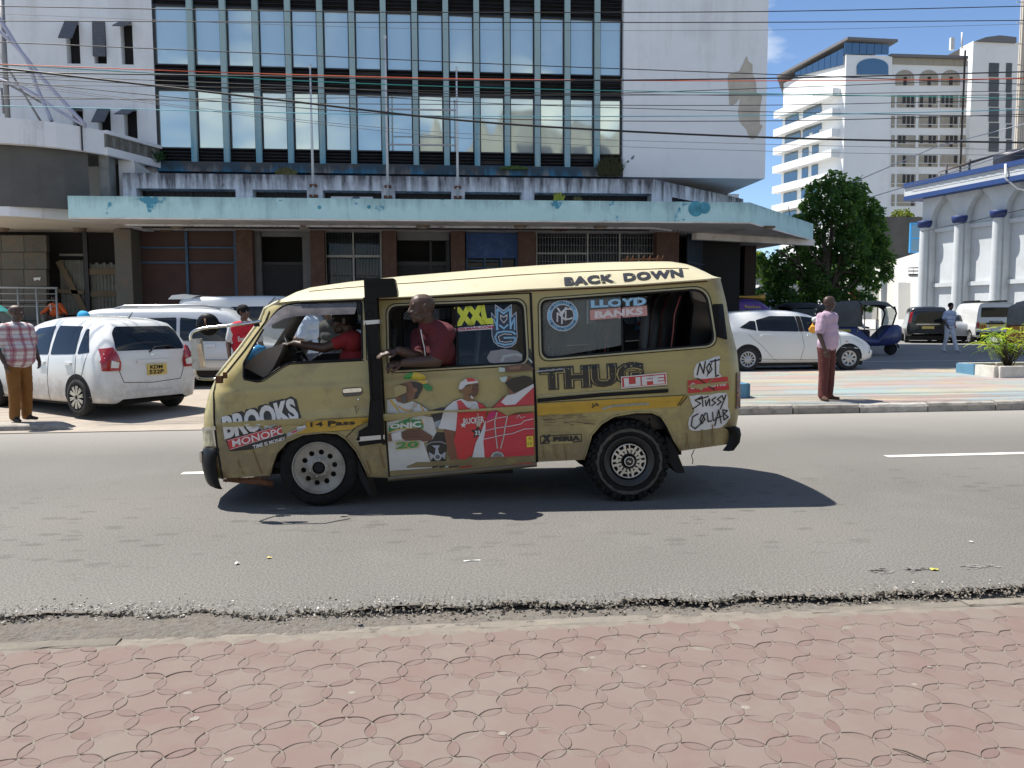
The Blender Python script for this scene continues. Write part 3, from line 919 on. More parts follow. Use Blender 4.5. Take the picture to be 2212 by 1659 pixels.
# top-hung metal flaps
m_flap=M('flap_steel',(.10,.105,.12),.6,var=.3,vs=10,dirt=(.25,.25,.25),ds=20,da=.5)
for (a,b,c,d),ang,ln in zip(slots,(38,4,62,80,45,66),(.85,1.05,.7,.5,.72,.85)):
 f=MB(); ca,sa=math.cos(R(ang)),math.sin(R(ang))
 zt=d-.02 if ang > 30 else d
 p0=Vector((a,YF-.01,zt)); dn=Vector((0,-sa,-ca))*ln
 nrm=Vector((0,-ca,sa))*.03
 f.add([p0,p0+Vector((b-a,0,0)),p0+Vector((b-a,0,0))+dn,p0+dn]+[q+nrm for q in (p0,p0+Vector((b-a,0,0)),p0+Vector((b-a,0,0))+dn,p0+dn)],
          [(0,1,2,3),(7,6,5,4),(0,4,5,1),(1,5,6,2),(2,6,7,3),(3,7,4,0)])
 f.build('window_flap',m_flap,b_main)
mb=MB(); mb.box((xr,26.05,zb),(xR,YF+14,zroof)); mb.build('wall',m_wall,b_main,label='blank white end wall with a peeled patch near its right edge')
mb=MB(); mb.box((xl,YF+1.2,.25),(xr,YF+14,zroof)); mb.build('core',m_int,b_main)
mb=MB(); mb.box((xl-.03,YF+.02,5.3),(xl+.03,YF+1.3,zroof-.02)); mb.build('jamb',m_darkf,b_main)
# peeled patch and small holes in the end wall
m_peel=M('bare_plaster',(.56,.50,.42),.9,var=.25,vs=2,bump=.3,bs=20)
def wall_patch(pts_,m):
 q=smooth_poly([(p[0],p[1]) for p in pts_],2)
 v,t=sheet2d(q)
 mb=MB(); mb.add([at(x,y,26.044) for x,y in v],t); mb.build('peeled_patch',m,b_main,fix=False)
zz=lambda l: [((2000+x/2.011)/1.8517,y/2.011/1.8517) for x,y in l]
wall_patch(zz([(1980,450),(2000,495),(2032,520),(2032,590),(2060,660),(2065,745),(2108,765),(2100,825),(2090,900),(2092,1000),(2112,1010),(2080,1080),(2040,1120),(2005,1110),(1980,1040),(1930,985),(1915,900),(1930,790),(1900,830),(1845,845),(1840,720),(1830,640),(1850,585),(1925,570)]),m_peel)
m_hole=M('plaster_hole',(.20,.20,.21),.9)
wall_patch(zz([(1060,1262),(1080,1248),(1078,1270),(1062,1286),(1052,1276)]),m_hole)
wall_patch(zz([(1020,1295),(1036,1288),(1038,1305),(1022,1311)]),m_hole)

# window wall: mullions, panes, louvres, each a part
mulpx=[760,891.5,1023,1154.5,1282,1410,1538,1662.5,1787,1911,2031,2150,2269.5,2388]
mx0=at(760/1.8517,27,YF).x; mx1=at(2388/1.8517,27,YF).x
MX=[mx0+(mx1-mx0)*i/13 for i in range(14)]
zA=at(862,153,YF).z; zB=at(862,328,YF).z       # pane bottoms of the two rows in view
zC=at(862,203,YF).z; zD=at(862,19,YF).z        # pane tops
st=zA-zB; ph=zC-zB
zbase=at(862,356,YF).z
rows_z=[(zB+k*st,zB+k*st+ph) for k in range(9) if zB+k*st+ph < zroof]
edges=[xl]+MX+[xr]
mul_me=None
for x in MX:
 mb=MB(); mb.box((x-.086,YF-.13,zbase-.02),(x+.086,YF+.05,zroof)); mb.build('mullion',m_mul,b_main)
JR=random.Random(11)
for ri,(z0,z1) in enumerate(rows_z):
 for i in range(15):
  a=edges[i]+(.088 if i else .03); b=edges[i+1]-(.088 if i < 14 else .03)
  mb=MB()
  tx,tz=JR.gauss(0,.006),JR.gauss(0,.004)
  f=.04
  mb.add([(a+f,YF+.08-tx,z0+f-0),(b-f,YF+.08+tx,z0+f),(b-f,YF+.08+tx+tz,z1-f),(a+f,YF+.08-tx+tz,z1-f)],[(0,1,2,3)])
  o=mb.build('window_pane',m_glassw,b_main,fix=False)
  fr=MB()
  fr.box((a,YF+.02,z0),(a+f,YF+.14,z1)); fr.box((b-f,YF+.02,z0),(b,YF+.14,z1))
  fr.box((a+f,YF+.02,z0),(b-f,YF+.14,z0+f)); fr.box((a+f,YF+.02,z1-f),(b-f,YF+.14,z1))
  fr.build('frame',m_darkf,o)
lou_z=[(zbase,zB)]+[(rows_z[k][1],rows_z[k+1][0]) for k in range(len(rows_z)-1)]+[(rows_z[-1][1],zroof)]
for (z0,z1) in lou_z:
 for i in range(15):
  a=edges[i]+(.10 if i else .03); b=edges[i+1]-(.10 if i < 14 else .03)
  mb=MB()
  mb.box((a,YF+.16,z0),(b,YF+.2,z1))
  n=max(4,int((z1-z0)/.105)); own=z1 < rows_z[2][0]; sl=[]
  for k in range(n):
   if JR.random() < .06: continue
   z=z0+(z1-z0)*(k+.5)/n; s=JR.gauss(0,.004)
   k_=MB() if own else mb
   k_.prism([(a,YF+.15,z+.045),(b,YF+.15,z+.045+s),(b,YF+.04,z-.03+s),(a,YF+.04,z-.03)],(0,-.004,-.016))
   if own: sl.append(k_)
  lo_=mb.build('louvre',m_dark,b_main,fix=False)
  for k_ in sl: k_.build('slat',m_dark,lo_)
# flaking base band under the window wall and the dark gap below it
zbb=at(862,376,YF-.1).z
mb=MB(); mb.box((xl,YF-.12,zbb),(xr-.01,YF+.9,zbase)); mb.build('base_band',m_base,b_main)
# moss and weeds on the ledge
m_moss=M('moss',(.07,.075,.03),.95,var=.4,vs=12)
def tufts(name,label,cat,x0,x1,y,Y,n,h,m,seed,group=None,lean=.6,wide=.012):
 q=random.Random(seed); mb=MB()
 p0=at(x0,y,Y); p1=at(x1,y,Y)
 for i in range(n):
  t=q.random(); c=p0.lerp(p1,t)+Vector((0,q.uniform(-.08,.05),0)); hh=h*q.uniform(.4,1)*(1-.5*abs(2*t-1))
  l=Vector((q.uniform(-1,1)*lean*hh,q.uniform(-.5,.2)*hh,hh)); w=Vector((wide,0,0))
  mid=c+l*.55+Vector((0,0,.12*hh))
  mb.add([c-w,c+w,mid+w*.8,mid-w*.8,c+l],[(0,1,2,3),(3,2,4)])
 mb.build(name,m,org=p0,label=label,cat=cat,group=group,fix=False)
m_dry=M('dry_weed',(.20,.19,.07),.9,var=.4,vs=10); m_weed=M('green_weed',(.10,.17,.03),.8,var=.4,vs=10); m_yel=M('yellow_weed',(.38,.40,.05),.8)
tufts('weed','dry olive weeds growing on the blue ledge above the white parapet','weeds',596,640,378,26.02,260,.30,m_dry,1)
tufts('weed','dark green moss tuft along the blue ledge at its right end','weeds',1080,1140,366,26.02,260,.16,m_weed,2)
tufts('weed','dark bushy weeds at the foot of the rightmost window bay','weeds',1292,1342,379,26.02,500,.75,m_moss,3)
tufts('weed','bright yellow green weed sprouting from the widest parapet slot','weeds',1196,1216,433,24.45,60,.32,m_yel,4,wide=.02)
tufts('weed','small dry weed sprouting from the widest parapet slot','weeds',1240,1256,433,24.45,40,.18,m_dry,5)
# small rosette plant at the foot of the white wall
pc=at(342,352,25.9); mb=MB(); q=random.Random(5)
for i in range(26):
 a=q.uniform(0,6.28); el=q.uniform(.1,1.3); L_=q.uniform(.35,.6)
 d=Vector((math.cos(a)*math.cos(el),math.sin(a)*math.cos(el)-.1,math.sin(el)))
 s_=d.cross(Vector((0,0,1))).normalized()*.045
 mid=pc+d*L_*.55+Vector((0,0,.05)); tip=pc+d*L_-Vector((0,0,.10))
 mb.add([pc,mid+s_,tip,mid-s_],[(0,1,2,3)])
mb.build('ledge_plant',M('plant_leaf',(.035,.09,.03),.6),org=pc,label='dark green rosette plant growing at the foot of the white wall by the windows',cat='plant',fix=False)

# parapet band with slot openings, set back behind the canopy
YP=24.55
pxs=[(294,509),(545,663),(697,824),(853,975),(1004,1126.6),(1154,1408)]
xa=at(265,400,YP).x; xb_=at(1415,400,YP).x
ztop=at(860,380.5,YP).z; zlow=4.3
zs=at(760,411.5,YP).z
holes=[[(at(a,415,YP).x,zlow+.1),(at(b,415,YP).x,zlow+.1),(at(b,415,YP).x,zs),(at(a,415,YP).x,zs)] for a,b in pxs]
v,t=sheet2d([(xa,zlow),(xb_,zlow),(xb_,ztop),(xa,ztop)],holes)
mb=MB(); mb.add([(x,YP,z) for x,z in v],t)
for h in holes:
 k=[(x,YP,z) for x,z in h]+[(x,YP+.55,z) for x,z in h]
 mb.add(k,[(0,1,5,4),(1,2,6,5),(2,3,7,6),(3,0,4,7)])
pc1=at(1606,424,28.4); pe=Vector((pc1.x,28.4,0))
mb.add([(xa,YP,ztop),(xb_,YP,ztop),(xb_,YP+.5,ztop),(xa,YP+.5,ztop)],[(0,1,2,3)])
# right-hand chamfer
dirc=Vector((pe.x-xb_,28.4-YP,0));
def ch(t_,z): return (xb_+dirc.x*t_,YP+dirc.y*t_,z)
sa=.17
mb.add([ch(0,zlow),ch(0,ztop),ch(sa,ztop),ch(sa,zlow)],[(3,2,1,0)])
mb.add([ch(sa,zs),ch(sa,ztop),ch(1,ztop),ch(1,zs)],[(3,2,1,0)])
mb.add([ch(0,ztop),ch(1,ztop),(pe.x,34,ztop),(xa,34,ztop),(xa,YP+.5,ztop),(xb_,YP+.5,ztop)],[(0,1,2,3,4,5)])
mb.add([ch(1,zs),ch(1,ztop),(pe.x,36,ztop),(pe.x,36,zs)],[(0,1,2,3)])
mb.box((xa-.002,YP+.002,zlow),(xa+.3,YP+1.6,ztop-.002))
mb.build('parapet',m_para,b_main,fix=False)
mb=MB(); mb.box((xa+.3,YP+.56,zlow),(xb_,YP+.6,ztop-.05))
for a,b in pxs:
 X0,X1=at(a,415,YP).x,at(b,415,YP).x
 n=int((X1-X0)/.16)
 for i in range(n): mb.box((X0+(i+.5)*(X1-X0)/n-.012,YP+.50,zlow),(X0+(i+.5)*(X1-X0)/n+.012,YP+.52,zs))
 mb.box(((X0+X1)/2-.04,YP+.48,zlow),((X0+X1)/2+.04,YP+.53,zs))
for i in range(22): mb.bar(ch(sa+.02+i*.037,zlow),ch(sa+.02+i*.037,zs),.02)
mb.build('slot_grille',m_darkf,b_main)
# slim column and recess below the end wall
mb=MB(); p=at(1580,405,29.6); mb.box((p.x-.22,29.4,4.4),(p.x+.22,29.9,zb+.01)); mb.build('column',m_wall,b_main)
mb=MB(); mb.box((at(1500,400,30.2).x,30.2,4.4),(p.x-.24,30.3,zb)); mb.build('window',m_darkf,b_main)
# canopy slab, wrapping the corner
cx0,cx1=at(147,450,23).x,at(1620,454,23).x
ct,cb=at(883,430,23).z,at(883,474.5,23).z
tip=at(1757,482,28.2)
plan=[(cx0,23),(cx1,23),(tip.x,28.2),(tip.x-.6,34),(cx1-5,34),(cx0,27)]
mb=MB(); n=len(plan)
mb.add([(x,y,z) for z in (cb,ct) for x,y in plan],[tuple(range(n))[::-1],tuple(range(n,2*n))]+[(i,(i+1) % n,(i+1) % n+n,i+n) for i in range(n)])
for f_i in range(len(mb.f)): mb.mi[f_i]=1 if f_i == 0 else 0
mb.build('canopy',[m_can,m_soff],b_main)
# drip edge and beam of the soffit at the right
mb=MB()
for i in range(2): mb.bar((plan[i][0],plan[i][1]+.03,cb-.02),(plan[i+1][0],plan[i+1][1]+.03,cb-.02),.05,.04)
a=at(1500,488,26.0); b=at(1757,498,28.0); mb.bar((a.x,26.0,cb-.12),(b.x,28.1,cb-.12),.25,.22)
mb.build('drip_edge',m_soff,b_main)
# darker round paint marks on the canopy face
m_spot=M('canopy_touch_up',(.09,.36,.47),.85,var=.4,vs=4)
for (sx,sy,r_) in ((1503,451,17),(1522,449,13),(690,448,4),(797,447,4)):
 c=at(sx,sy,22.994); k=r_*23/FPX
 mb=MB(); mb.add([c+Vector((k*math.cos(i*.349)*(1+.1*nz(i,sx)),0,k*math.sin(i*.349))) for i in range(18)],[tuple(range(18))]); mb.build('paint_spot',m_spot,b_main,fix=False)
# round flush lights under the canopy
m_lampb=M('soffit_lamp_rim',(.20,.15,.11),.7); m_lampg=M('soffit_lamp_glass',(.45,.40,.33),.5)
for (sx,sy) in ((657,488),(913,487),(1124,487),(1297,488),(1660,489),(385,490)):
 for it in range(1):
  d=ray(sx,sy); p=EYE+d*((cb-EYE.z)/d.z)
 mb=MB(); mb.lathe([(0,-.09),(.13,-.09),(.15,-.06)],(p.x,p.y,cb),'Z',14); o=mb.build('soffit_lamp',m_lampg,b_main)
 mb=MB(); mb.lathe([(.15,-.07),(.20,-.05),(.22,0)],(p.x,p.y,cb),'Z',14); mb.build('rim',m_lampb,o)
d=ray(1212,475)
mb=MB()
for i in range(12):
 a=i*.52; mb.tube([(at(1212,484,25.0).x+.25*math.cos(a)-.0,25.0+.25*math.sin(a),cb-.03),(at(1212,484,25.0).x+.25*math.cos(a+.5),25.0+.25*math.sin(a+.5),cb-.05)],.018,5)
mb.build('lamp_bracket',M('rust',(.20,.075,.04),.9,var=.4,vs=20),b_main)
# air-conditioner box on the canopy
p0=at(714,422,23.7); p1=at(806,431,23.7)
mb=MB(); mb.box((p0.x,23.7,ct+.004),(p1.x,24.1,at(760,424.5,23.7).z)); o=mb.build('air_conditioner',M('ac_white',(.62,.62,.60),.6,var=.15,vs=5),org=(p0.x,23.7,ct),bevel=.02,label='low white air conditioning box lying on the cyan canopy in front of a parapet slot',cat='air conditioner')
ORG[o.name]=Vector((p0.x,23.7,ct))
mb=MB(); mb.lathe([(.0,-.006),(.13,-.006),(.15,-.012)],((p0.x*.4+p1.x*.6),23.70,ct+.02),'Y',14); mb.build('fan_grille',m_flap,o)

# ground floor behind the canopy
YG=26.0
m_bluef=M('blue_frame',(.045,.11,.21),.6,var=.3,vs=4)
m_board=M('brown_board',(.085,.045,.038),.8,var=.25,vs=1.5)
mb=MB(); mb.box((at(250,500,27.6).x,27.6,.2),(at(1600,500,27.6).x,27.7,cb)); mb.build('back_wall',m_int,b_main)
mb=MB(); mb.box((at(100,500,YG).x,24.9,.2),(at(1640,500,YG).x,27.6,.62)); mb.build('plinth',M('plinth_dark',(.05,.05,.055),.8,var=.3,vs=3),b_main)
for (a,b) in ((512,547),(672,702),(827,857),(975,1005),(1120,1157),(1418,1466)):
 mb=MB(); fbox(mb,a,480,b,720,YG-.1,.5); mb.build('pilaster',m_brown,b_main)
def grille(mb,x0,y0,x1,y1,Y,nx,ny,t=.02,lattice=False):
 X0,X1,=at(x0,(y0+y1)/2,Y).x,at(x1,(y0+y1)/2,Y).x
 Z0,Z1=at((x0+x1)/2,y1,Y).z,at((x0+x1)/2,y0,Y).z
 if lattice:
  s=(X1-X0)/nx; k=int((Z1-Z0)/s)+1
  for i in range(-k,nx+1):
   for sg in (1,-1):
    a=[X0+i*s,Z0] if sg > 0 else [X0+i*s,Z1]
    L_=Z1-Z0
    u0,u1=max(X0,a[0]),min(X1,a[0]+L_)
    if u1 <= u0: continue
    mb.bar((u0,Y,a[1]+sg*(u0-a[0])),(u1,Y+.01,a[1]+sg*(u1-a[0])),t)
 else:
  for i in range(nx+1): mb.bar((X0+(X1-X0)*i/nx,Y,Z0),(X0+(X1-X0)*i/nx,Y,Z1),t)
  for j in range(ny+1 if ny else 0): mb.bar((X0,Y,Z0+(Z1-Z0)*j/ny),(X1,Y,Z0+(Z1-Z0)*j/ny),t)
# boarded shop front in blue framing
mb=MB(); xs_=fbox(mb,286,496,512,700,YG+.35,.05); mb.build('boarding',m_board,b_main)
for (a,b,c,d) in ((284,288.5,492,700),(402,407.5,500,700),(507,512,492,700)):
 mb=MB(); fbox(mb,a,c,b,d,YG+.25,.09); mb.build('frame_post',m_bluef,b_main)
for (a,b,c,d) in ((288.5,402,533,536.5),(407.5,507,533,536.5),(288.5,402,565,569),(407.5,507,565,569),(288.5,507,493,499)):
 mb=MB(); fbox(mb,a,c,b,d,YG+.26,.08); mb.build('frame_rail',m_bluef,b_main)
# gate bays
m_grey=M('surround_grey',(.20,.20,.205),.85,var=.2,vs=2)
m_iron=M('gate_iron',(.035,.035,.04),.6); m_irong=M('gate_iron_pale',(.21,.22,.25),.6,var=.3,vs=6)
mb=MB(); fbox(mb,547,497,565,700,YG+.3,.2); fbox(mb,565,497,672,511,YG+.3,.2); fbox(mb,655,511,672,700,YG+.3,.2); mb.build('door_surround',m_grey,b_main)
g_=MB(); grille(g_,566,570,655,690,YG+.5,26,0,.022); grille(g_,566,570,655,690,YG+.52,13,0,.018,True); fbox(g_,566,566,655,572,YG+.48,.06); g_.build('folding_gate',m_iron,b_main)
# grilled window 702-825
w=MB(); fbox(w,703,497,825,700,YG+.55,.02); w.build('window',Mglass('shop_glass',tint=(.03,.035,.04),through=.35),b_main,fix=False)
g_=MB(); grille(g_,704,500,824,552,YG+.32,18,0,.012); grille(g_,704,552,824,680,YG+.32,18,3,.012); grille(g_,760,600,824,680,YG+.5,14,0,.02,True); g_.build('window_grille',m_iron,b_main)
m_pale=M('pale_frame',(.45,.44,.42),.7,var=.2,vs=6)
w=MB()
for (a,b,c,d) in ((703,706,497,700),(763,766,497,700),(822,825.5,497,700),(706,763,551,556),(766,822,551,556),(706,822,496,499)): fbox(w,a,c,b,d,YG+.28,.05)
w.build('window_frame',m_pale,b_main)
# gate 860-970
w=MB(); fbox(w,858,498,970,519,YG+.3,.3); w.build('lintel',m_grey,b_main)
g_=MB(); grille(g_,858,575,930,690,YG+.45,10,0,.03,True); grille(g_,932,575,965,690,YG+.45,5,0,.03,True); fbox(g_,858,565,968,574,YG+.42,.06); fbox(g_,929,520,933,690,YG+.4,.06); fbox(g_,964,519,972,690,YG+.4,.06); g_.build('lattice_gate',m_iron,b_main)
# pale panels behind the lattice, painted as a lit reflection of the street
w=MB(); fbox(w,862,600,962,690,YG+1.1,.05); fbox(w,768,610,822,690,YG+1.1,.05); w.build('reflection_panel',M('reflection_pale',(.62,.62,.60),.7,var=.3,vs=2),b_main)
# blue board bay
m_blueb=M('blue_board',(.022,.075,.24),.6,var=.3,vs=2,dirt=(.10,.17,.33),ds=3,da=.5)
w=MB(); fbox(w,1007,503,1118,558,YG+.2,.06); w.build('sign_board',m_blueb,b_main)
w=MB()
for (a,b,c,d) in ((1007,1011,558,700),(1046,1049,558,700),(1081,1085,558,700),(1114,1118,558,700),(1011,1046,563,565),(1049,1081,563,565),(1011,1114,577,580)): fbox(w,a,c,b,d,YG+.22,.06)
w.build('window_frame',m_bluef,b_main)
w=MB(); fbox(w,1010,558,1115,700,YG+.5,.02); w.build('window',Mglass('shop_glass'),b_main,fix=False)
# long grilled window
w=MB(); fbox(w,1158,494,1418,700,YG+.5,.02); w.build('window',Mglass('shop_glass'),b_main,fix=False)
g_=MB(); grille(g_,1160,497,1416,546,YG+.3,42,3,.016); grille(g_,1160,548,1416,650,YG+.3,42,6,.016); g_.build('window_grille',m_irong,b_main)
w=MB()
for (a,b,c,d) in ((1158,1161,494,700),(1221,1223,548,700),(1268,1271,494,700),(1337,1340,494,700),(1378,1381,548,700),(1415,1418,494,700),(1161,1268,546,549),(1340,1415,546,549)): fbox(w,a,c,b,d,YG+.26,.05)
w.build('window_frame',m_pale,b_main)
m_tube=M('tube_lamp',(.7,.72,.75),.4)
w=MB(); p=at(1260,565,YG+1.2); w.box((p.x-.55,YG+1.2,p.z-.03),(p.x+.45,YG+1.26,p.z+.03)); p=at(1328,527,YG+1.0); w.bar((p.x-.25,YG+1,p.z-.06),(p.x+.25,YG+1,p.z+.08),.06); w.build('strip_lamp',m_tube,b_main)
# receding grille wall round the corner
a=at(1467,500,YG); b=at(1592,520,31.5)
w=MB(); w.add([(a.x+.4,YG+.4,.25),(b.x,31.5,.25),(b.x,31.5,cb),(a.x+.4,YG+.4,cb)],[(0,1,2,3)]); w.build('corner_wall',M('corner_wall_dark',(.014,.02,.035),.7),b_main,fix=False)
g_=MB()
for i in range(46):
 t_=i/45; p=Vector((a.x+.42+(b.x-a.x-.4)*t_,YG+.3+(31.2-YG)*t_,0)); g_.bar((p.x,p.y,.3),(p.x,p.y,cb),.025)
for z in (1.2,2.2,3.4): g_.bar((a.x+.42,YG+.3,z),(b.x+.02,31.2,z),.04)
g_.build('corner_grille',M('grille_blue',(.03,.055,.10),.6),b_main)
w=MB(); p=at(1583,560,31.0); w.box((b.x-.02,30.6,.25),(b.x+.45,31.6,cb)); w.build('corner_post',M('corner_brown',(.05,.032,.025),.85),b_main)

# flagpoles in front of the window wall
m_pole=M('pole_white',(.62,.64,.66),.5,var=.15,vs=3)
for (x0,y0,x1,y1,lab) in ((671,148,677,424,'leftmost of three slim white flagpoles on the white parapet'),(827,84,838,426,'tallest slim white flagpole in the middle of the white parapet'),(984,153,989,427,'right slim white flagpole joined by rods to the middle pole')):
 p=at(x1,y1,YP-.12); q_=at((x0+x1)/2-1,y0,YP-.12)
 t_=thing('flagpole',lab,'flagpole',(p.x,YP-.12,p.z),group='flagpoles on the parapet')
 mb=MB(); X=p.x; mb.tube([(X,YP-.12,p.z),(X,YP-.12,p.z+(q_.z-p.z)*.5),(X,YP-.12,q_.z)],[.045,.035,.025],8); mb.build('pole',m_pole,t_)
 mb=MB(); mb.ico((X,YP-.12,q_.z+.05),.05,1,(1,1,1.6)); mb.build('finial',m_pole,t_)
 mb=MB(); mb.box((X-.12,YP-.16,p.z-.02),(X+.12,YP-.002,p.z+.05)); mb.box((X-.10,YP-.16,ztop-.35),(X+.10,YP-.002,ztop-.29)); mb.build('bracket',M('rust',(.2,.07,.04)),t_)
m_rod=M('rod_grey',(.30,.30,.32),.6)
for y,lab in ((436/2.011/1.8517*2,'upper'),(0,'')):
 pass
for yy,lab in ((236,'upper of two thin grey rods between the middle and right flagpoles'),(312,'lower of two thin grey rods between the middle and right flagpoles')):
 a,b=at(838,yy,YP-.1),at(986,yy+2,YP-.1)
 mb=MB(); mb.bar(a,b,.04); mb.build('rod',m_rod,org=a,label=lab,cat='rod')

# ------------------------------------------------------------------ neighbour on the left with the curved balcony
b_left=thing('curved_building','weathered grey building with a curved white balcony at the left edge','building',(at(60,700,25).x,25,.25))
m_bal=Mstreak('balcony_paint',(.76,.76,.78),(.24,.22,.20),8.2,7.0,amount=.7,base_dirt=.1,xs=2.2,thr=.74)
m_conc=M('grey_render',(.115,.113,.108),.9,var=.3,vs=1.0,bump=.2,bs=12)
m_concl=M('grey_column',(.23,.235,.225),.9,var=.25,vs=2,dirt=(.10,.10,.09),ds=2,da=.7)
def arc_band(mb,pts,z0,z1,t):
 """a curved wall band: pts plan polyline, thickness t behind it"""
 n=len(pts)
 out=[[(x,y,z) for x,y in pts] for z in (z0,z1)]
 inn=[[(x+.02,y+t,z) for x,y in pts] for z in (z1,z0)]
 mb.grid(out+inn+[out[0]],smooth=False)
# balcony front: from off-frame left to its corner at 228 px, then receding
pA=at(-200,262,22.6); pB=at(60,262,22.9); pC=at(228,280,24.2); pD=at(345,350,26.1)
bz1=at(0,254,22.8).z; bz0=at(0,309,22.8).z
arc=[(pA.x,22.6),(at(-90,262,22.62).x,22.62),(at(0,262,22.75).x,22.75),(at(60,262,22.95).x,22.95),(at(120,265,23.25).x,23.25),(at(175,270,23.65).x,23.65),(at(226,280,24.15).x,24.15)]
mb=MB(); arc_band(mb,arc,bz0,bz1,.25); mb.build('balcony_front',m_bal,b_left,fix=False)
mb=MB(); k=at(178,300,23.66); mb.box((k.x-.012,23.60,bz0),(k.x+.012,23.66,bz1)); mb.build('panel_joint',m_darkf,b_left)
# balcony floor and receding side railing
mb=MB(); n=len(arc)
fl=arc+[(pD.x,26.15),(pA.x,26.15)]
mb.add([(x,y,bz0+.02) for x,y in fl]+[(x,y,bz0+.22) for x,y in fl],[tuple(range(len(fl)))[::-1],tuple(range(len(fl),2*len(fl)))])
mb.build('balcony_slab',m_conc,b_left,fix=False)
m_rail=M('railing_grime',(.20,.19,.165),.9,var=.4,vs=3,dirt=(.06,.055,.05),ds=4,da=.8)
c0=Vector((arc[-1][0],24.15,0)); c1=Vector((pD.x,26.18,0))
side=MB()
zt=bz1-.03
side.bar((c0.x,c0.y,zt),(c1.x,c1.y,zt),.16,.10); side.bar((c0.x,c0.y,bz0+.1),(c1.x,c1.y,bz0+.1),.14,.22)
side.build('rail',m_bal,b_left)
for i in range(7):
 t_=(i+.5)/7; p=c0.lerp(c1,t_); q2=c0.lerp(c1,min(1,t_+.055)); q1=c0.lerp(c1,t_-.055)
 mb=MB(); mb.add([(q1.x,q1.y+.05,bz0+.2),(q2.x,q2.y+.05,bz0+.2),(q2.x,q2.y+.05,zt-.05),(q1.x,q1.y+.05,zt-.05)],[(0,1,2,3)]); mb.build('railing_panel',m_rail,b_left,fix=False)
 e=c0.lerp(c1,i/7); mb=MB(); mb.box((e.x-.04,e.y-.02,bz0+.2),(e.x+.04,e.y+.06,zt-.05)); mb.build('baluster',m_concl,b_left)
# recessed grey wall, pillars
zc1=at(0,440,23.3).z
mb=MB(); mb.add([(x,y+.35,zc1-.1) for x,y in arc[:-1]]+[(x,y+.35,bz0+.05) for x,y in arc[:-1]],[(i,i+1,i+1+6,i+6) for i in range(5)])
mb.build('wall',m_conc,b_left,fix=False)
mb=MB(); fbox(mb,215,325,236,440,24.3,.5); mb.build('pillar',m_concl,b_left)
mb=MB(); fbox(mb,236,330,268,440,25.9,.2); mb.build('wall',m_darkf,b_left)
mb=MB(); fbox(mb,257.5,346,293,440,25.0,.9); mb.build('pillar',m_wall,b_left,label='white pillar below the balcony corner')
# grey sheet metal leaning in the gap
a=at(288,346,24.9); b_=at(335,378,24.9); c_=at(302,378,24.9)
mb=MB(); mb.prism([a,b_,c_],(0,.03,0)); mb.build('metal_sheet',M('sheet_grey',(.32,.35,.36),.5,var=.2,vs=3),org=c_,label='triangular grey metal sheet leaning by the balcony end over the white parapet',cat='metal sheet')
# lower curved canopy
lz1=at(0,437,23.2).z; lz0=at(0,467,23.2).z
arc2=[(at(-200,450,22.9).x,22.9),(at(-60,450,22.95).x,22.95),(at(20,450,23.1).x,23.1),(at(90,450,23.5).x,23.5),(at(150,452,24.0).x,24.0),(at(220,455,24.8).x,24.8),(at(262,460,25.6).x,25.6)]
mb=MB(); arc_band(mb,arc2,lz0,lz1,.2); mb.build('canopy_fascia',m_bal,b_left,fix=False)
lo=arc2+[(at(275,460,26.4).x,26.4),(at(275,460,28.5).x,28.5),(at(-200,450,28.5).x,28.5)]
mb=MB(); mb.add([(x,y,lz0+.03) for x,y in lo]+[(x,y,lz1-.03) for x,y in lo],[tuple(range(len(lo)))[::-1],tuple(range(len(lo),2*len(lo)))]); mb.build('canopy_soffit',M('cream_soffit',(.76,.71,.60),.9,var=.15,vs=.8),b_left,fix=False)
for (sx,sy) in ((3,500),(172,502),(358,502)):
 d=ray(sx,495); p=EYE+d*((lz0-EYE.z)/d.z)
 mb=MB(); mb.lathe([(0,-.1),(.16,-.1),(.2,-.04),(.22,0)],(p.x,p.y,lz0+.028),'Z',14); mb.build('soffit_lamp',m_lampb,b_left)
# stone-faced wall with rust-stained courses, dark doorway, corrugated hoarding
m_stone=M('stone_facing',(.135,.130,.112),.85,rnd=.25,var=.35,vs=3,bump=.3,bs=14,dirt=(.22,.13,.08),ds=2.5,da=.5)
YS=26.6
for r_ in range(6):
 for c in range(4):
  y0=508+r_*37; y1=y0+36
  x0=-95+c*49; x1=x0+48.4
  mb=MB(); fbox(mb,x0,y0,x1,y1,YS+JR.uniform(0,.012),.2); mb.build('stone_slab',m_stone,b_left,bevel=.006)
mb=MB(); fbox(mb,250,495,286,700,25.5,.8); mb.build('pillar',m_stone,b_left)
mb=MB(); fbox(mb,-100,500,252,720,27.6,.1); mb.build('back_wall',m_int,b_left)
m_corr=M('corrugated_iron',(.20,.205,.185),.6,metal=.2,var=.35,vs=2,dirt=(.12,.08,.05),ds=3,da=.6)
def corrugated(name,x0,y0,x1,y1,Y,jag=0):
 X0,X1=at(x0,600,Y).x,at(x1,600,Y).x; Z0,Z1=at(150,y1,Y).z,at(150,y0,Y).z
 n=int((X1-X0)/.022); mb=MB()
 rows=[[(X0+(X1-X0)*i/n,Y+.022*math.sin(2*math.pi*(X1-X0)*i/n/.11),z if k == 0 else z-(jag*(1 if int((X1-X0)*i/n/.11) % 2 else .2)*JR.uniform(.6,1) if jag else 0)) for i in range(n+1)] for k,z in enumerate((Z0,Z1))]
 mb.grid(rows,smooth=True); mb.build(name,m_corr,b_left,fix=False)
corrugated('hoarding_sheet',130,562,182,680,27.3)
corrugated('hoarding_sheet',192,566,252,680,27.25,.10)
m_plank=M('timber_plank',(.20,.155,.10),.85,rnd=.3,var=.3,vs=6,stretch=(1,1,8))
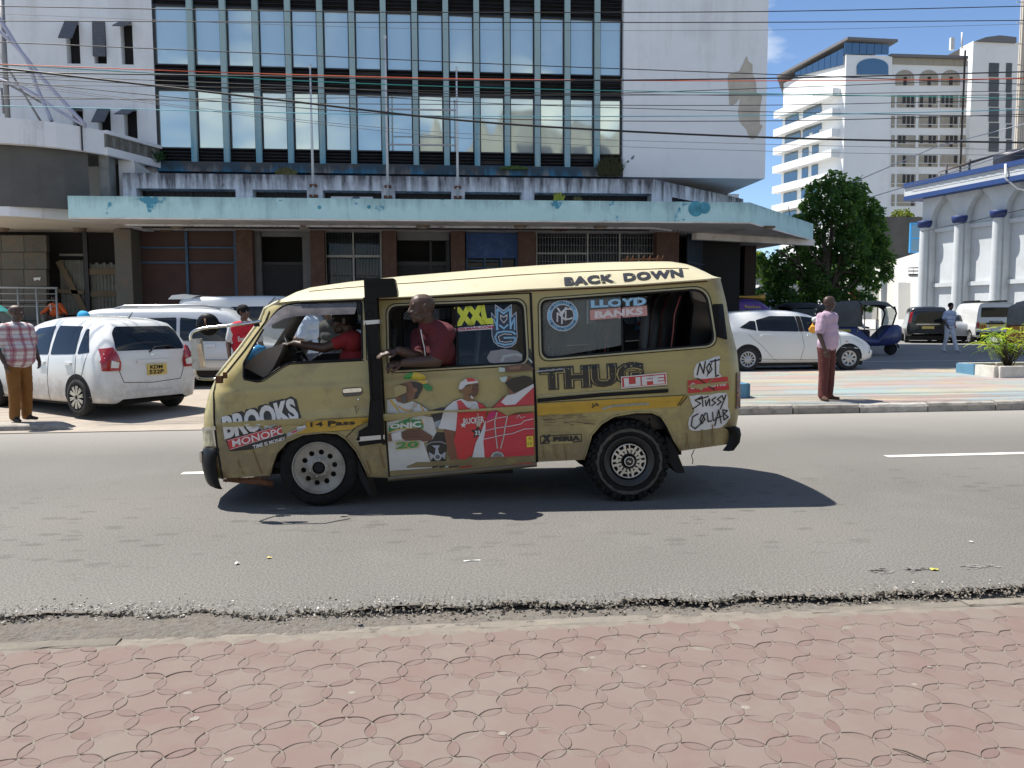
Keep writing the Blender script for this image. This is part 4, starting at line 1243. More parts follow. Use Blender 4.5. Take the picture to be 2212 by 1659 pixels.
for (ax_,ay_,bx_,by_,w_) in ((126,564,183,672,.18),(192,587,252,586,.2),(192,635,252,634,.2),(122,628,182,632,.12)):
 a=at(ax_,ay_,27.18); b=at(bx_,by_,27.18); mb=MB(); mb.bar(a,b,.04,w_); mb.build('plank',m_plank,b_left)
mb=MB(); fbox(mb,182,500,191,690,27.1,.12); mb.build('door_post',m_darkf,b_left)
mb=MB(); fbox(mb,128,548,182,553,27.3,.05); mb.build('strip',M('dusty_strip',(.18,.18,.17),.8),b_left)
mb=MB(); mb.add([at(134,603,26.585),at(163,600,26.585),at(161,608,26.585),at(150,607,26.585),at(136,612,26.585)],[(0,1,2,3,4)])
# steps and low platform
mb=MB(); [mb.box((at(-60,700,25.2).x,24.2+.25*i_,.2),(at(285,700,25.2).x,27.6,.48+.2*i_)) for i_ in range(6)]; mb.build('steps',M('steps_grey',(.12,.12,.12),.9,var=.2,vs=3),b_left)
# torn notice on the stone wall
mb=MB(); mb.add([at(72,600,26.588),at(88,599,26.588),at(86,606,26.588),at(80,604,26.588),at(74,607,26.588)],[(0,1,2,3,4)]); mb.build('torn_notice',m_paper,b_left,fix=False)
# handrail of steel tube by the steps
hr=thing('handrail','grey steel handrail in front of the stone wall at left','handrail',(at(60,690,24.6).x,24.6,.25))
m_st=M('rail_steel',(.40,.40,.38),.4,metal=.6)
def hx_(x,y): return at(x,y,24.6)
mb=MB(); mb.tube([hx_(-80,621),hx_(0,621),hx_(124,622.5)],.035,8); mb.build('top_rail',m_st,hr)
for yy in (634,648,661):
 mb=MB(); mb.tube([hx_(-80,yy),hx_(124,yy+1)],.014,6); mb.build('rail',m_st,hr)
for xx in (38,78,121,-20):
 p=hx_(xx,622); mb=MB(); mb.tube([(p.x,24.6,.6),p],.028,8); mb.build('post',m_st,hr)

# ------------------------------------------------------------------ the block opposite, behind the viewer, that the panes mirror
b_opp=thing('opposite_building','cream rendered block with a wavy roofline seen mirrored in the lower panes','building',(8,-14,0))
m_cream=Mstreak('cream_render',(.60,.55,.42),(.16,.15,.13),18.5,13.5,amount=.8,base_dirt=.2,xs=1.2)
mb=MB()
prof=[(1.2,14.2),(2.2,15.2),(3.0,16.4),(3.9,16.2),(4.3,18.0),(4.9,17.4),(5.1,16.2),(6.2,18.6),(9.0,18.4),(9.3,17.4),(11.4,17.2),(12.5,16.6),(14.0,18.2),(17.5,18.1),(18.4,16.6),(30,16.4)]
mb.prism([(1.2,-14,0)]+[(x,-14,z) for x,z in prof]+[(30,-14,0)],(0,-9,0)); mb.build('wall',m_cream,b_opp)
mb=MB()
for x in (7.2,9.2,11.2,13.4,16,19,22):
 for z in (14.3,10.8,7.3,3.8): mb.box((x,-13.98,z),(x+1.1,-13.9,z+1.5))
mb.build('window',m_darkf,b_opp)
mb=MB(); mb.box((6.4,-13.85,13.2),(24,-12.9,13.9)); mb.box((6.4,-13.85,9.7),(24,-12.9,10.3)); mb.build('balcony',m_cream,b_opp)

# ------------------------------------------------------------------ people: one continuous skinned body each
m_skin=M('skin_dark',(.068,.035,.023),.52,var=.25,vs=18,spec=.5)
m_skin2=M('skin_brown',(.105,.055,.034),.5,var=.25,vs=18,spec=.5)
m_hair=M('hair_black',(.008,.007,.007),.85,spec=.2)
m_eye=M('eye_white',(.55,.5,.45),.3); m_pup=M('eye_dark',(.01,.008,.007),.2)
m_lip=M('lip',(.075,.028,.024),.45)

def _round_cone(a,b,ra,rb,flat=1.0,fax=None,n=14):
 """rounded cone from a to b; flat squeezes it along the axis fax"""
 a=Vector(a); b=Vector(b); t=(b-a); L_=t.length
 t=t/L_ if L_ > 1e-6 else Vector((0,0,1))
 if fax is not None:
  y=(Vector(fax)-t*Vector(fax).dot(t)).normalized(); x=y.cross(t)
 else:
  q=Vector((1,0,0)) if abs(t.x) < .8 else Vector((0,1,0)); x=t.cross(q).normalized(); y=t.cross(x)
 rings=[]
 for k in range(5):
  an=-math.pi/2+(math.pi/2)*k/4; rings.append((a+t*(ra*math.sin(an)),max(.0004,ra*math.cos(an))))
 for k in range(5):
  an=(math.pi/2)*k/4; rings.append((b+t*(rb*math.sin(an)),max(.0004,rb*math.cos(an))))
 vs=[]; fs=[]
 for c,r_ in rings:
  for i in range(n):
   u=2*math.pi*i/n; vs.append(c+x*(r_*math.cos(u))+y*(r_*flat*math.sin(u)))
 for i in range(len(rings)-1):
  for k in range(n):
   k2=(k+1) % n; fs.append((i*n+k,i*n+k2,(i+1)*n+k2,(i+1)*n+k))
 fs.append(tuple(range(n))[::-1]); fs.append(tuple((len(rings)-1)*n+k for k in range(n)))
 return vs,fs

class Body:
 """rounded cones that are melted into ONE surface; every face takes the cloth or skin of the cone it lies on"""
 def __init__(s): s.p=[]
 def c(s,a,b,ra,rb,m,flat=1.0,fax=None):
  s.p.append((Vector(a),Vector(b),ra,rb,m,flat,Vector(fax) if fax is not None else None)); return s
 def hand(s,w,d,up,m,size=1.0,curl=.4,spread=.15,side=1):
  """wrist w, pointing d, back of hand facing up; thumb on the side given"""
  d=Vector(d).normalized(); up=(Vector(up)-d*Vector(up).dot(d)).normalized(); r_=d.cross(up)*side
  w=Vector(w); z=size
  s.c(w,w+d*.075*z,.024*z,.033*z,m,.55,up)
  for i,(ln,off) in enumerate(((.068,-.030),(.078,-.010),(.073,.010),(.058,.029))):
   k=w+d*.085*z+r_*off*z
   f1=(d*math.cos(curl*.6)-up*math.sin(curl*.6)+r_*spread*off*8).normalized()
   f2=(d*math.cos(curl*1.7)-up*math.sin(curl*1.7)).normalized()
   m1=k+f1*ln*.55*z
   s.c(k-d*.02*z,m1,.0095*z,.0088*z,m); s.c(m1,m1+f2*ln*.5*z,.0088*z,.0072*z,m)
  t0=w+d*.025*z-r_*.024*z; t1=t0+(d*.6-r_*.65-up*.25).normalized()*.042*z
  s.c(t0,t1,.012*z,.0105*z,m); s.c(t1,t1+(d*.85-r_*.2-up*.3).normalized()*.032*z,.0105*z,.008*z,m)
  return s
 def head(s,c,f,u,m,hair=None,z=1.0,hairh=.012):
  """skull centre c, face direction f, up u"""
  f=Vector(f).normalized(); u=(Vector(u)-f*Vector(u).dot(f)).normalized(); r_=f.cross(u); c=Vector(c)
  s.hc,s.hf,s.hu,s.hr,s.hz=c,f,u,r_,z
  P=lambda x,y,w: c+(r_*x+f*y+u*w)*z
  s.c(P(0,-.022,.030),P(0,.012,.034),.088*z,.084*z,m,.86,r_)
  s.c(P(0,.022,.0),P(0,.036,-.050),.068*z,.054*z,m,1.0,r_)
  s.c(P(-.030,.030,-.070),P(.030,.030,-.070),.036*z,.036*z,m)
  s.c(P(0,.060,-.086),P(0,.064,-.084),.024*z,.024*z,m)
  s.c(P(-.03,.070,.032),P(.03,.070,.032),.022*z,.022*z,m)
  s.c(P(0,.086,.020),P(0,.106,-.020),.0105*z,.0165*z,m)
  s.c(P(-.018,.092,-.024),P(.018,.092,-.024),.012*z,.012*z,m)
  s.c(P(-.020,.084,-.052),P(.020,.084,-.052),.0135*z,.0135*z,m)
  s.c(P(-.016,.080,-.064),P(.016,.080,-.064),.012*z,.012*z,m)
  for q in (-1,1):
   s.c(P(.076*q,-.008,.020),P(.076*q,-.004,-.024),.019*z,.014*z,m,.5,r_)
   s.c(P(.050*q,.050,-.018),P(.046*q,.056,-.030),.022*z,.02*z,m)
  if hair is not None:
   s.c(P(0,-.030,.038),P(0,.004,.044),(.088+hairh)*z,(.083+hairh)*z,hair,.88,r_)
  return s
 def melt(s,name,mats,parent,vox=.008,smooth=3,crease=.006,seed=0,**kw):
  mb=MB()
  for a,b,ra,rb,m,fl,fx in s.p:
   v,f=_round_cone(a,b,ra,rb,fl,fx); mb.add(v,f)
  me=mb.mesh('melt',mats[0],fix=True)
  o=bpy.data.objects.new('melt',me); COL.objects.link(o)
  r_=o.modifiers.new('r','REMESH'); r_.mode='VOXEL'; r_.voxel_size=vox; r_.use_smooth_shade=True
  sm=o.modifiers.new('s','SMOOTH'); sm.factor=.5; sm.iterations=smooth
  dg=bpy.context.evaluated_depsgraph_get()
  me2=bpy.data.meshes.new_from_object(o.evaluated_get(dg),depsgraph=dg)
  bpy.data.objects.remove(o); bpy.data.meshes.remove(me)
  n=len(me2.polygons); cen=np.empty(n*3); me2.polygons.foreach_get('center',cen); cen=cen.reshape(-1,3)
  best=np.full(n,1e9); idx=np.zeros(n,dtype=np.int32)
  for a,b,ra,rb,m,fl,fx in s.p:
   A=np.array(a); D=np.array(b-a); L2=max(D @ D,1e-9)
   t=np.clip((cen-A) @ D/L2,0,1); q=cen-A-t[:,None]*D
   if fx is not None and fl != 1.0:
    x=np.array(fx/max(fx.length,1e-9)); k=q @ x; q=q+np.outer(k*(1/fl-1),x)
   d=np.linalg.norm(q,axis=1)-(ra+(rb-ra)*t)
   w=d < best; best[w]=d[w]; idx[w]=m
  me2.materials.clear()
  for m in mats: me2.materials.append(m)
  me2.polygons.foreach_set('material_index',idx)
  me2.polygons.foreach_set('use_smooth',np.ones(n,dtype=bool))
  # folds in the cloth
  if crease:
   cloth=np.zeros(len(me2.vertices),dtype=bool)
   for p,k in zip(me2.polygons,idx):
    if mats[k] not in (m_skin,m_skin2,m_hair):
     for vi in p.vertices: cloth[vi]=True
   nrm=np.empty(len(me2.vertices)*3); me2.vertices.foreach_get('normal',nrm); nrm=nrm.reshape(-1,3)
   for v in me2.vertices:
    if cloth[v.index]:
     p=v.co; k=nz(p.x*9+seed,p.y*9,p.z*5)+.6*nz(p.x*16+p.z*14+seed,p.y*16,p.z*9-p.x*10)
     v.co=p+Vector(nrm[v.index])*(k*crease)
  me2.name=name
  o=bpy.data.objects.new(name,me2); COL.objects.link(o); o.parent=parent
  ORG[o.name]=Vector()
  tag(o,**kw)
  # eyes
  if hasattr(s,'hc'):
   z=s.hz
   for q in (-1,1):
    e=MB(); P=lambda x,y,w: s.hc+(s.hr*x+s.hf*y+s.hu*w)*z
    e.ico(P(.030*q,.0815,.006),.0125*z,1); e.cur=1; e.ico(P(.031*q,.0900,.005),.0068*z,1)
    e.build('eye',[m_eye,m_pup],parent)
  return o

def stander(name,label,loc,rz,mats,hgt=1.72,belly=0.0,look=0.0,arms=None,legs=None,hair=True,vox=.009,shoe=4,sleeves='short',skin=0,hairh=.012,extra=None,shirt_len=.0,cat='person',group=None,head_tilt=0.0,lean=(0,0),seed=0,loose=1.0):
 """an upright figure facing local +Y. mats = [skin, hair, shirt, trousers, shoes]; arms = ((elbow, wrist, hand dir) left, right), legs = ((knee, ankle) left, right)"""
 t=thing(name,label,cat,loc,rz,group,local=True)
 k=hgt/1.72
 V=lambda x,y,z: Vector((x,y,z))*k
 B=Body(); SK,HA,SH,TR,FO=0,1,2,3,4
 lx,ly=lean
 S=lambda x,y,z: V(x*(1+(loose-1)*.8)+lx*(z-.9),y+ly*(z-.9),z)
 # torso
 w=1+belly*.25
 B.c(S(-.085,.0,1.34),S(.085,.0,1.34),.115*k*loose,.115*k*loose,SH,.86,(0,1,0))
 B.c(S(-.11,.0,1.395),S(.11,.0,1.395),.068*k,.068*k,SH)
 B.c(S(-.055,.01,1.18),S(.055,.01,1.18),.122*k*w*loose,.122*k*w*loose,SH,.86,(0,1,0))
 B.c(S(-.055,.012+.05*belly,1.05),S(.055,.012+.05*belly,1.05),(.122+.035*belly)*k*loose,(.122+.035*belly)*k*loose,SH,.9,(0,1,0))
 B.c(S(-.065,.005+.04*belly,.95-shirt_len),S(.065,.005+.04*belly,.95-shirt_len),(.118+.03*belly)*k*loose,(.118+.03*belly)*k*loose,SH if shirt_len >= 0 else TR,.9,(0,1,0))
 B.c(S(-.075,0,.885),S(.075,0,.885),.108*k,.108*k,TR,.95,(0,1,0))
 B.c(S(0,-.005,1.41),S(0,.012,1.52),.058*k,.054*k,SK)
 B.c(S(0,-.012,1.435),S(0,.0,1.452),.070*k,.062*k,SH)
 a=look; f=Vector((math.sin(-a),math.cos(a),head_tilt)); u=Vector((0,0,1))
 B.head(S(0,.022,1.608),f,u,SK,HA if hair else None,z=.96*k,hairh=hairh)
 # arms
 arms=arms or (((-.235,-.02,1.12),(-.235,.06,.88),(0,.15,-1)),((.235,-.02,1.12),(.235,.06,.88),(0,.15,-1)))
 for sd,(el,wr,hd) in zip((-1,1),arms):
  sh=S(.175*sd,-.005,1.375); q_=Vector((sd*(loose-1)*.14,0,0)); el=V(*el)+q_; wr=V(*wr)+q_
  B.c(sh,el,.052*k,.043*k,SK); B.c(el,wr,.043*k,.030*k,SK)
  if sleeves == 'short':
   m_=sh.lerp(el,.78); B.c(sh,m_,.068*k*loose,.064*k*loose,SH)
  elif sleeves == 'long':
   B.c(sh,el,.064*k,.054*k,SH); B.c(el,wr,.054*k,.044*k,SH)
  d=Vector(hd).normalized()
  B.hand(wr-d*.01,d,Vector((sd,0,0)) if abs(d.z) > .6 else Vector((0,0,1)),SK,k,curl=.45,side=sd if abs(d.z) > .6 else -sd)
 legs=legs or (((-.095,.01,.49),(-.10,-.02,.085),(-.14,.99)),((.095,.01,.49),(.10,-.02,.085),(.14,.99)))
 for sd,(kn,an,fdir) in zip((-1,1),legs):
  hp=V(.088*sd,0,.87); kn=V(*kn); an=V(*an)
  B.c(hp,kn,.093*k*loose,.072*k*loose,TR); B.c(kn,an+V(0,0,.0),.072*k*loose,.062*k*loose,TR)
  fd=Vector((fdir[0],fdir[1],0)).normalized()
  h0=an+Vector((0,0,-.045*k))-fd*.035*k
  B.c(h0,h0+fd*.10*k,.038*k,.042*k,FO,.95,(0,0,1)); B.c(h0+fd*.10*k-Vector((0,0,.006)),h0+fd*.20*k-Vector((0,0,.012)),.042*k,.030*k,FO,.75,(0,0,1))
  B.c(an,h0+fd*.04*k,.04*k,.04*k,FO)
 if extra: extra(B,V,S)
 B.melt('body',mats,t,vox,seed=seed)
 return t

# ------------------------------------------------------------------ the minibus
VA=math.atan(-0.0345)
VU=Vector((math.cos(VA),math.sin(VA),0)); VN=Vector((-math.sin(VA),math.cos(VA),0))
VP0=Vector((-.962,6.743,0)); VWID=1.70
def Vp(px,py,ins=0.0):
 """point of the van's near side plane, moved ins metres into the van, that shows at this photo pixel"""
 d=ray(px,py); p0=VP0+VN*ins
 return EYE+d*((p0-EYE).dot(VN)/d.dot(VN))
def lerp_tab(tab,x):
 if x <= tab[0][0]: return tab[0][1]
 for (a,va),(b,vb) in zip(tab,tab[1:]):
  if x <= b: return va+(vb-va)*(x-a)/(b-a)
 return tab[-1][1]
FRONT=[(598,641),(573,668),(564,691),(519,753),(470,814),(459,836),(450,858),(441,899),(440,918),(440,980),(450,1010),(470,1036)]
REAR=[(1556,600),(1568,649),(1578,704),(1592,759),(1600,834),(1594,902),(1584,958)]
ftab=sorted([(y,x) for x,y in FRONT]); rtab=sorted([(y,x) for x,y in REAR])
TAB=[(615,.125),(640,.105),(700,.062),(760,.025),(790,.012),(802,.010),(806,.000),(812,-.002),(864,-.004),(874,-.012),(884,-.012),(894,.000),(930,.004),(975,.018),(1005,.040),(1040,.075)]
def ins(px,py):
 t=py+.0605*(px-1106)
 i=lerp_tab(TAB,t)
 dx=px-lerp_tab(ftab,py)
 if dx < 46:
  q=1-max(dx,0)/46; i += .15*(1-math.sqrt(max(0,1-q*q)))
 dx=lerp_tab(rtab,py)-px
 if dx < 30:
  q=1-max(dx,0)/30; i += .10*(1-math.sqrt(max(0,1-q*q)))
 return i
def Sp(px,py,off=0.0): return Vp(px,py,ins(px,py)-off)
def far(px,py,off=0.0):
 i=ins(px,py); p=Vp(px,py,i); return p+VN*(VWID-2*i+off)

van=thing('minibus','battered olive gold minibus covered in stickers with a man leaning out of its side window','minibus',(.37,6.7,0))
VCOL=(.375,.308,.118)
def grime(m,z1,z0,c):
 """road dirt splashed up from below: patchy, densest along the sills"""
 nt=m.node_tree; L=nt.links.new; b=nt.nodes['Principled BSDF']; cur=b.inputs['Base Color'].links[0].from_socket
 g=nt.nodes.new('ShaderNodeNewGeometry'); sp=nt.nodes.new('ShaderNodeSeparateXYZ'); L(g.outputs['Position'],sp.inputs[0])
 mr=nt.nodes.new('ShaderNodeMapRange'); mr.inputs['From Min'].default_value=z1; mr.inputs['From Max'].default_value=z0; L(sp.outputs['Z'],mr.inputs['Value'])
 n=_node(nt,'ShaderNodeTexNoise',Scale=5.0,Detail=9.0,Roughness=.7); L(g.outputs['Position'],n.inputs['Vector'])
 a=nt.nodes.new('ShaderNodeMath'); a.operation='MULTIPLY_ADD'; a.inputs[1].default_value=.42; L(mr.outputs[0],a.inputs[0]); L(n.outputs['Fac'],a.inputs[2])
 k=nt.nodes.new('ShaderNodeMapRange'); k.inputs['From Min'].default_value=.58; k.inputs['From Max'].default_value=.92; k.inputs['To Max'].default_value=.75; L(a.outputs[0],k.inputs['Value'])
 mx=nt.nodes.new('ShaderNodeMix'); mx.data_type='RGBA'; L(cur,mx.inputs['A']); mx.inputs['B'].default_value=(*c,1); L(k.outputs[0],mx.inputs['Factor']); L(mx.outputs['Result'],b.inputs['Base Color'])
m_van=M('van_paint',VCOL,.42,var=.22,vs=1.8,vcol=(.29,.24,.10),dirt=(.15,.105,.055),ds=2.6,da=.6,dlo=.56,dhi=.72,bump=.10,bs=3,coat=.25,inner=(.06,.055,.05))
grime(m_van,.95,.42,(.13,.10,.06))
m_vroof=M('van_roof_paint',(.50,.465,.31),.5,var=.12,vs=1.5,vcol=(.44,.39,.25),dirt=(.25,.18,.09),ds=5,da=.45,dlo=.6,dhi=.75,coat=.2,inner=(.06,.055,.05))
m_blk=M('rubber_black',(.010,.010,.011),.7,spec=.25); m_pl=M('plastic_black',(.007,.007,.008),.42,var=.3,vs=6,spec=.16)
m_chrome=M('chrome',(.75,.74,.70),.18,metal=1.0,var=.3,vs=20)
m_rust=M('rust_brown',(.13,.055,.025),.95,var=.5,vs=20)

front_win=[(526,818),(526.2,784),(567.6,713),(591,679),(609,661),(636,655.3),(780.8,650),(782.6,776.4),(623.6,783.6),(609,791),(567.6,819.8),(555,823.3)]
front_win=round_corners(front_win,[6,4,10,12,12,8,8,4,8,8,10,8])
slide_win=round_corners([(841.5,664),(1128,652.5),(1135.5,782.5),(845,798)],[22,22,20,20],6)
quart_win=round_corners([(1170,650),(1523,625),(1543,744),(1173,773)],[18,34,26,22],6)
arch_f=[(583,1027),(588,1004),(597.6,978),(620,953.7),(653.8,938.7),(698.7,934),(728.6,935.7),(747.4,948),(769.8,974),(788.6,1011.7),(796,1030.5)]
arch_r=[(1260.5,993),(1265.7,981),(1277.6,940),(1298,916),(1325.5,899),(1373.3,890.4),(1407.5,890.4),(1428,899),(1441.7,919.4),(1455.4,950.2),(1470.7,974)]
railx=[(646,648.6),(785,643.5),(900,639.5),(1134,623.8),(1373,613.5),(1556,600)]
outline=[(470,814),(519,753),(564,691),(573,668),(598,650)]+[(x,y+2) for x,y in railx]+REAR[1:]+arch_r[::-1]+[(1160,998),(1159,1004),(841,1036),(838,1032)]+arch_f[::-1]+[(481.5,1034),(466,1034),(450,1010),(440,980),(440,918),(441,899),(450,858),(459,836)]
v2,t2=sheet2d(outline,[front_win,slide_win,quart_win],step=6.0)
def side(fn,name):
 mb=MB(); mb.smooth=True; mb.add([fn(x,y) for x,y in v2],t2); return mb
near=side(Sp,'n').mesh('side_panel',m_van,ORG[van.name],fix=False)
def orient(me,dirn):
 s_=sum(p.normal.dot(dirn) for p in me.polygons)
 if s_ < 0: me.flip_normals()
orient(near,-VN); link('side_panel',near,van)
# the offside: same panel mirrored across the van, with plain windows
fr_me=side(far,'f').mesh('side_panel',m_van,ORG[van.name],fix=False); orient(fr_me,VN); link('side_panel',fr_me,van,label='offside body panel')

# roof: from the gutter over the crown to the far gutter
crown=[(594,646),(620,630),(650,620.5),(729,609.3),(860,596.2),(980,587),(1080,579),(1202,571),(1324,566),(1446,563.8),(1480,564.5),(1515,570),(1539,582),(1554,597)]
ctab=crown; rl=[(590,655)]+railx
def roof_row(px):
 ry=lerp_tab(rl,px); cy=lerp_tab(ctab,px)
 i0=ins(px,ry)-.018
 a=Vp(px,ry,i0); c=Vp(px,cy,.60); c.z=max(c.z,a.z+.002)
 b=a+VN*(VWID-2*i0)
 row=[]
 for k in range(21):
  s_=k/20; w=abs(2*s_-1)                        # 1 at the gutters
  e=1-w ** 3.2
  # flank rises steeply, then the crown is nearly flat
  p=a.lerp(b,s_); h=(c.z-a.z)
  zz=a.z+(b.z-a.z)*s_+h*min(1,e*1.02)
  p=Vector((p.x,p.y,zz)); row.append(p)
 return row
xs_r=[597,604,612,622,635,650,675,700,740]+list(range(780,1480,40))+[1480,1495,1510,1522,1532,1541,1549,1555]
mb=MB(); mb.grid([roof_row(x) for x in xs_r]); roof=mb.build('roof',m_vroof,van)
# gutter lip and the dark seam under it
mb=MB(); mb.tube([Vp(x,y+1.5,ins(x,y)-.02) for x,y in resample(railx,30,False)],.009,6); mb.build('gutter',m_vroof,van)
mb=MB(); mb.tube([Vp(x,y+5.5,ins(x,y)-.004) for x,y in resample(railx,30,False)],.007,6); mb.build('gutter_seam',m_rust,van)
# joint of the raised roof skin
mb=MB()
seam=[]
for x in range(660,1520,20):
 r_=roof_row(x); seam.append(r_[2].lerp(r_[3],.3)+Vector((0,-.001,.002+.003*nz(x*.05))))
mb.tube(seam,.0035,5); mb.build('roof_seam',m_rust,van)
# bent rack stubs on the roof
rk=[]
for x in (1380,1392,1418,1432,1450,1462):
 r_=roof_row(x)[7]; mb=MB(); mb.bar(r_,r_+Vector((.02,0,.055)),.012); mb.build('rack_stub',m_rust,roof)
mb=MB(); mb.bar(roof_row(1372)[7]+Vector((0,0,.02)),roof_row(1465)[7]+Vector((0,0,.025)),.014); mb.build('rack_rail',m_rust,roof)

# nose: windscreen and front panel, tail: rear panel and window
def across(px,py,k,n,bul,d):
 a=Sp(px,py); b=far(px,py); s_=k/n
 return a.lerp(b,s_)-VU*(bul*d*(1-(2*s_-1) ** 2))
mb=MB(); mb.grid([[across(x,y,k,10,.12,1) for k in range(11)] for x,y in FRONT[:5]]); mb.build('windscreen',Mglass('van_glass',tint=(.02,.025,.025),through=.62),van,fix=False)
mb=MB(); mb.grid([[across(x,y,k,10,.12,1) for k in range(11)] for x,y in FRONT[4:]]); mb.build('front_panel',m_van,van)
mb=MB(); mb.grid([[across(x,y,k,8,.05,-1) for k in range(9)] for x,y in REAR]); mb.build('rear_panel',m_van,van)
mb=MB(); mb.tube([Sp(x,y,.002) for x,y in resample([(604,652)]+FRONT[1:5],25,False)],.020,8); mb.build('screen_pillar',m_vroof,van)
mb=MB(); mb.tube([Sp(x+9,y+4,.006) for x,y in resample(FRONT[1:5],25,False)],.006,6); mb.build('pillar_seal',m_blk,van)
# floor pan, chassis
zf=.52
fl=[Sp(480,1015),Sp(840,1010),Sp(1160,985),Sp(1575,945)]
mb=MB()
q=[Vector((p.x,p.y,p.z))+VN*.05 for p in fl]+[Vector((p.x,p.y,p.z))+VN*(VWID-.12) for p in fl[::-1]]
mb.prism(q,(0,0,.05)); mb.build('floor_pan',m_blk,van)
m_under=M('underbody',(.022,.02,.018),.9,var=.4,vs=8)
mb=MB()
for dn in (.45,1.25): mb.bar(Vp(560,1030)+VN*dn,Vp(1500,985)+VN*dn,.09,.12)
mb.bar(Vp(1360,1000)+VN*.15,Vp(1360,1000)+VN*1.55,.10); mb.bar(Vp(688,1022)+VN*.15,Vp(688,1022)+VN*1.55,.07)
mb.cbox(Vp(1000,1030)+VN*.7,(.9,.5,.14)); mb.build('chassis',m_under,van)
# inner wheel housings: dark shells behind each arch
for arch,ex in ((arch_f,8),(arch_r,8)):
 mb=MB(); rows=[]
 for x,y in arch: a=Sp(x,y,-.006); rows.append([a,a+VN*.30])
 mb.grid(rows,smooth=True); mb.build('wheel_housing',m_under,van,fix=False)
 mb=MB(); mb.tube([Sp(x,y,.004) for x,y in arch],.009,6); mb.build('arch_lip',m_van,van)
 mb=MB(); c=Sp(sum(p[0] for p in arch)/len(arch),arch[5][1]+60)+VN*.32
 mb.prism([Sp(x,y)+VN*.31 for x,y in arch],VN*.02); mb.build('wheel_housing',m_under,van)
# sill step under the sliding door with rust, torn lower valance
mb=MB(); mb.grid([[Sp(x,y+dy,o) for x,y in ((838,1030),(900,1024),(1000,1015),(1080,1007),(1160,998))] for dy,o in ((0,.002),(2,.012),(8,.012),(10,.0),(10,-.1))]); mb.build('door_step',m_van,van)
mb=MB(); mb.tube([Sp(x,y,-.03) for x,y in ((490,1036),(560,1040),(590,1045))],[.02,.035,.03],6); mb.build('lower_arm',m_rust,van)
JV=random.Random(5)
mb=MB()
ed=resample([(482,1035),(585,1028)],4,False)
for i in range(len(ed)-1):
 a,b=ed[i],ed[i+1]; mb.add([Sp(*a,.002),Sp(*b,.002),Sp(b[0],b[1]+JV.uniform(1,8),-.01),Sp(a[0],a[1]+JV.uniform(1,8),-.01)],[(0,1,2,3)])
mb.build('torn_valance',m_rust,van,fix=False)

# window rubbers and bright surrounds
def ring(pts,r_,m,name,off,par=van,fn=Sp,n=6):
 p=[fn(x,y,off) for x,y in pts]; mb=MB(); mb.tube(p+[p[0],p[1]],r_,n,cap=False); return mb.build(name,m,par)
def grow(poly,d):
 cx=sum(p[0] for p in poly)/len(poly); cy=sum(p[1] for p in poly)/len(poly)
 w=max(p[0] for p in poly)-min(p[0] for p in poly); h=max(p[1] for p in poly)-min(p[1] for p in poly)
 return [(cx+(x-cx)*(1+2*d/w),cy+(y-cy)*(1+2*d/h)) for x,y in poly]
m_trim=M('window_trim',(.42,.39,.24),.4,var=.2,vs=5)
for wv in (slide_win,quart_win):
 ring(grow(wv,1),.011,m_blk,'window_rubber',.0); ring(grow(wv,5),.008,m_trim,'window_trim',.006)
 ring(grow(wv,8.5),.004,m_blk,'trim_shadow',.001)
ring(front_win,.009,m_blk,'window_rubber',.0)
ring(slide_win,.012,m_blk,'window_rubber',.0,fn=far); ring(quart_win,.012,m_blk,'window_rubber',.0,fn=far)
# glass: the sliding window is pushed back half open, the quarter window's front half is glazed
m_tint=Mglass('van_tint',tint=(.012,.016,.018),through=.38)
m_clearg=Mglass('van_clear',tint=(.25,.28,.28),through=.62)
def pane(name,poly,m,off=-.018,step=14,fn=Sp,**kw):
 v,t=sheet2d(poly,step=step); mb=MB(); mb.add([fn(x,y,off) for x,y in v],t); return mb.build(name,m,van,fix=False,**kw)
def clip_poly(poly,x0,x1):
 out=[]
 n=len(poly)
 for i in range(n):
  a,b=poly[i],poly[(i+1) % n]
  for xx,keep in ((x0,lambda q: q >= x0),):
   pass
  out.append(a)
 return [(min(max(x,x0),x1),y) for x,y in out]
pane('sliding_glass',clip_poly(slide_win,985,1200),m_tint)
mb=MB(); mb.bar(Sp(985,660,-.014),Sp(989,788,-.014),.018); mb.build('glass_edge',m_blk,van)
pane('quarter_glass',clip_poly(quart_win,1100,1342),m_clearg)
mb=MB(); mb.bar(Sp(1342,638,-.014),Sp(1345,759,-.014),.014); mb.build('glass_edge',m_blk,van)
pane('sliding_glass',clip_poly(slide_win,940,1200),m_tint,fn=far); pane('quarter_glass',clip_poly(quart_win,1100,1330),m_clearg,fn=far)

# door seams, handles, lock, creases
def seam(pts,r_=.0045,off=.0005,m=m_blk,name='door_seam'):
 mb=MB(); mb.tube([Sp(x,y,off) for x,y in resample(pts,14,False)],r_,5); return mb.build(name,m,van)
seam([(467,826),(462,850),(463,905),(468,960),(481,1034)],.009)
seam([(786,650),(790,700),(792,776),(800,782),(806,800),(808,870),(802,900),(770,922),(748,944)],.004)
seam([(814,652),(826,800),(834,940),(841,1032)],.007)
seam([(812,648),(980,641),(1146,633)],.006)
seam([(1146,633),(1151,760),(1158,900),(1160,998)],.011)
seam([(526,820),(556,826),(570,823),(612,794),(626,787),(786,779)],.004)
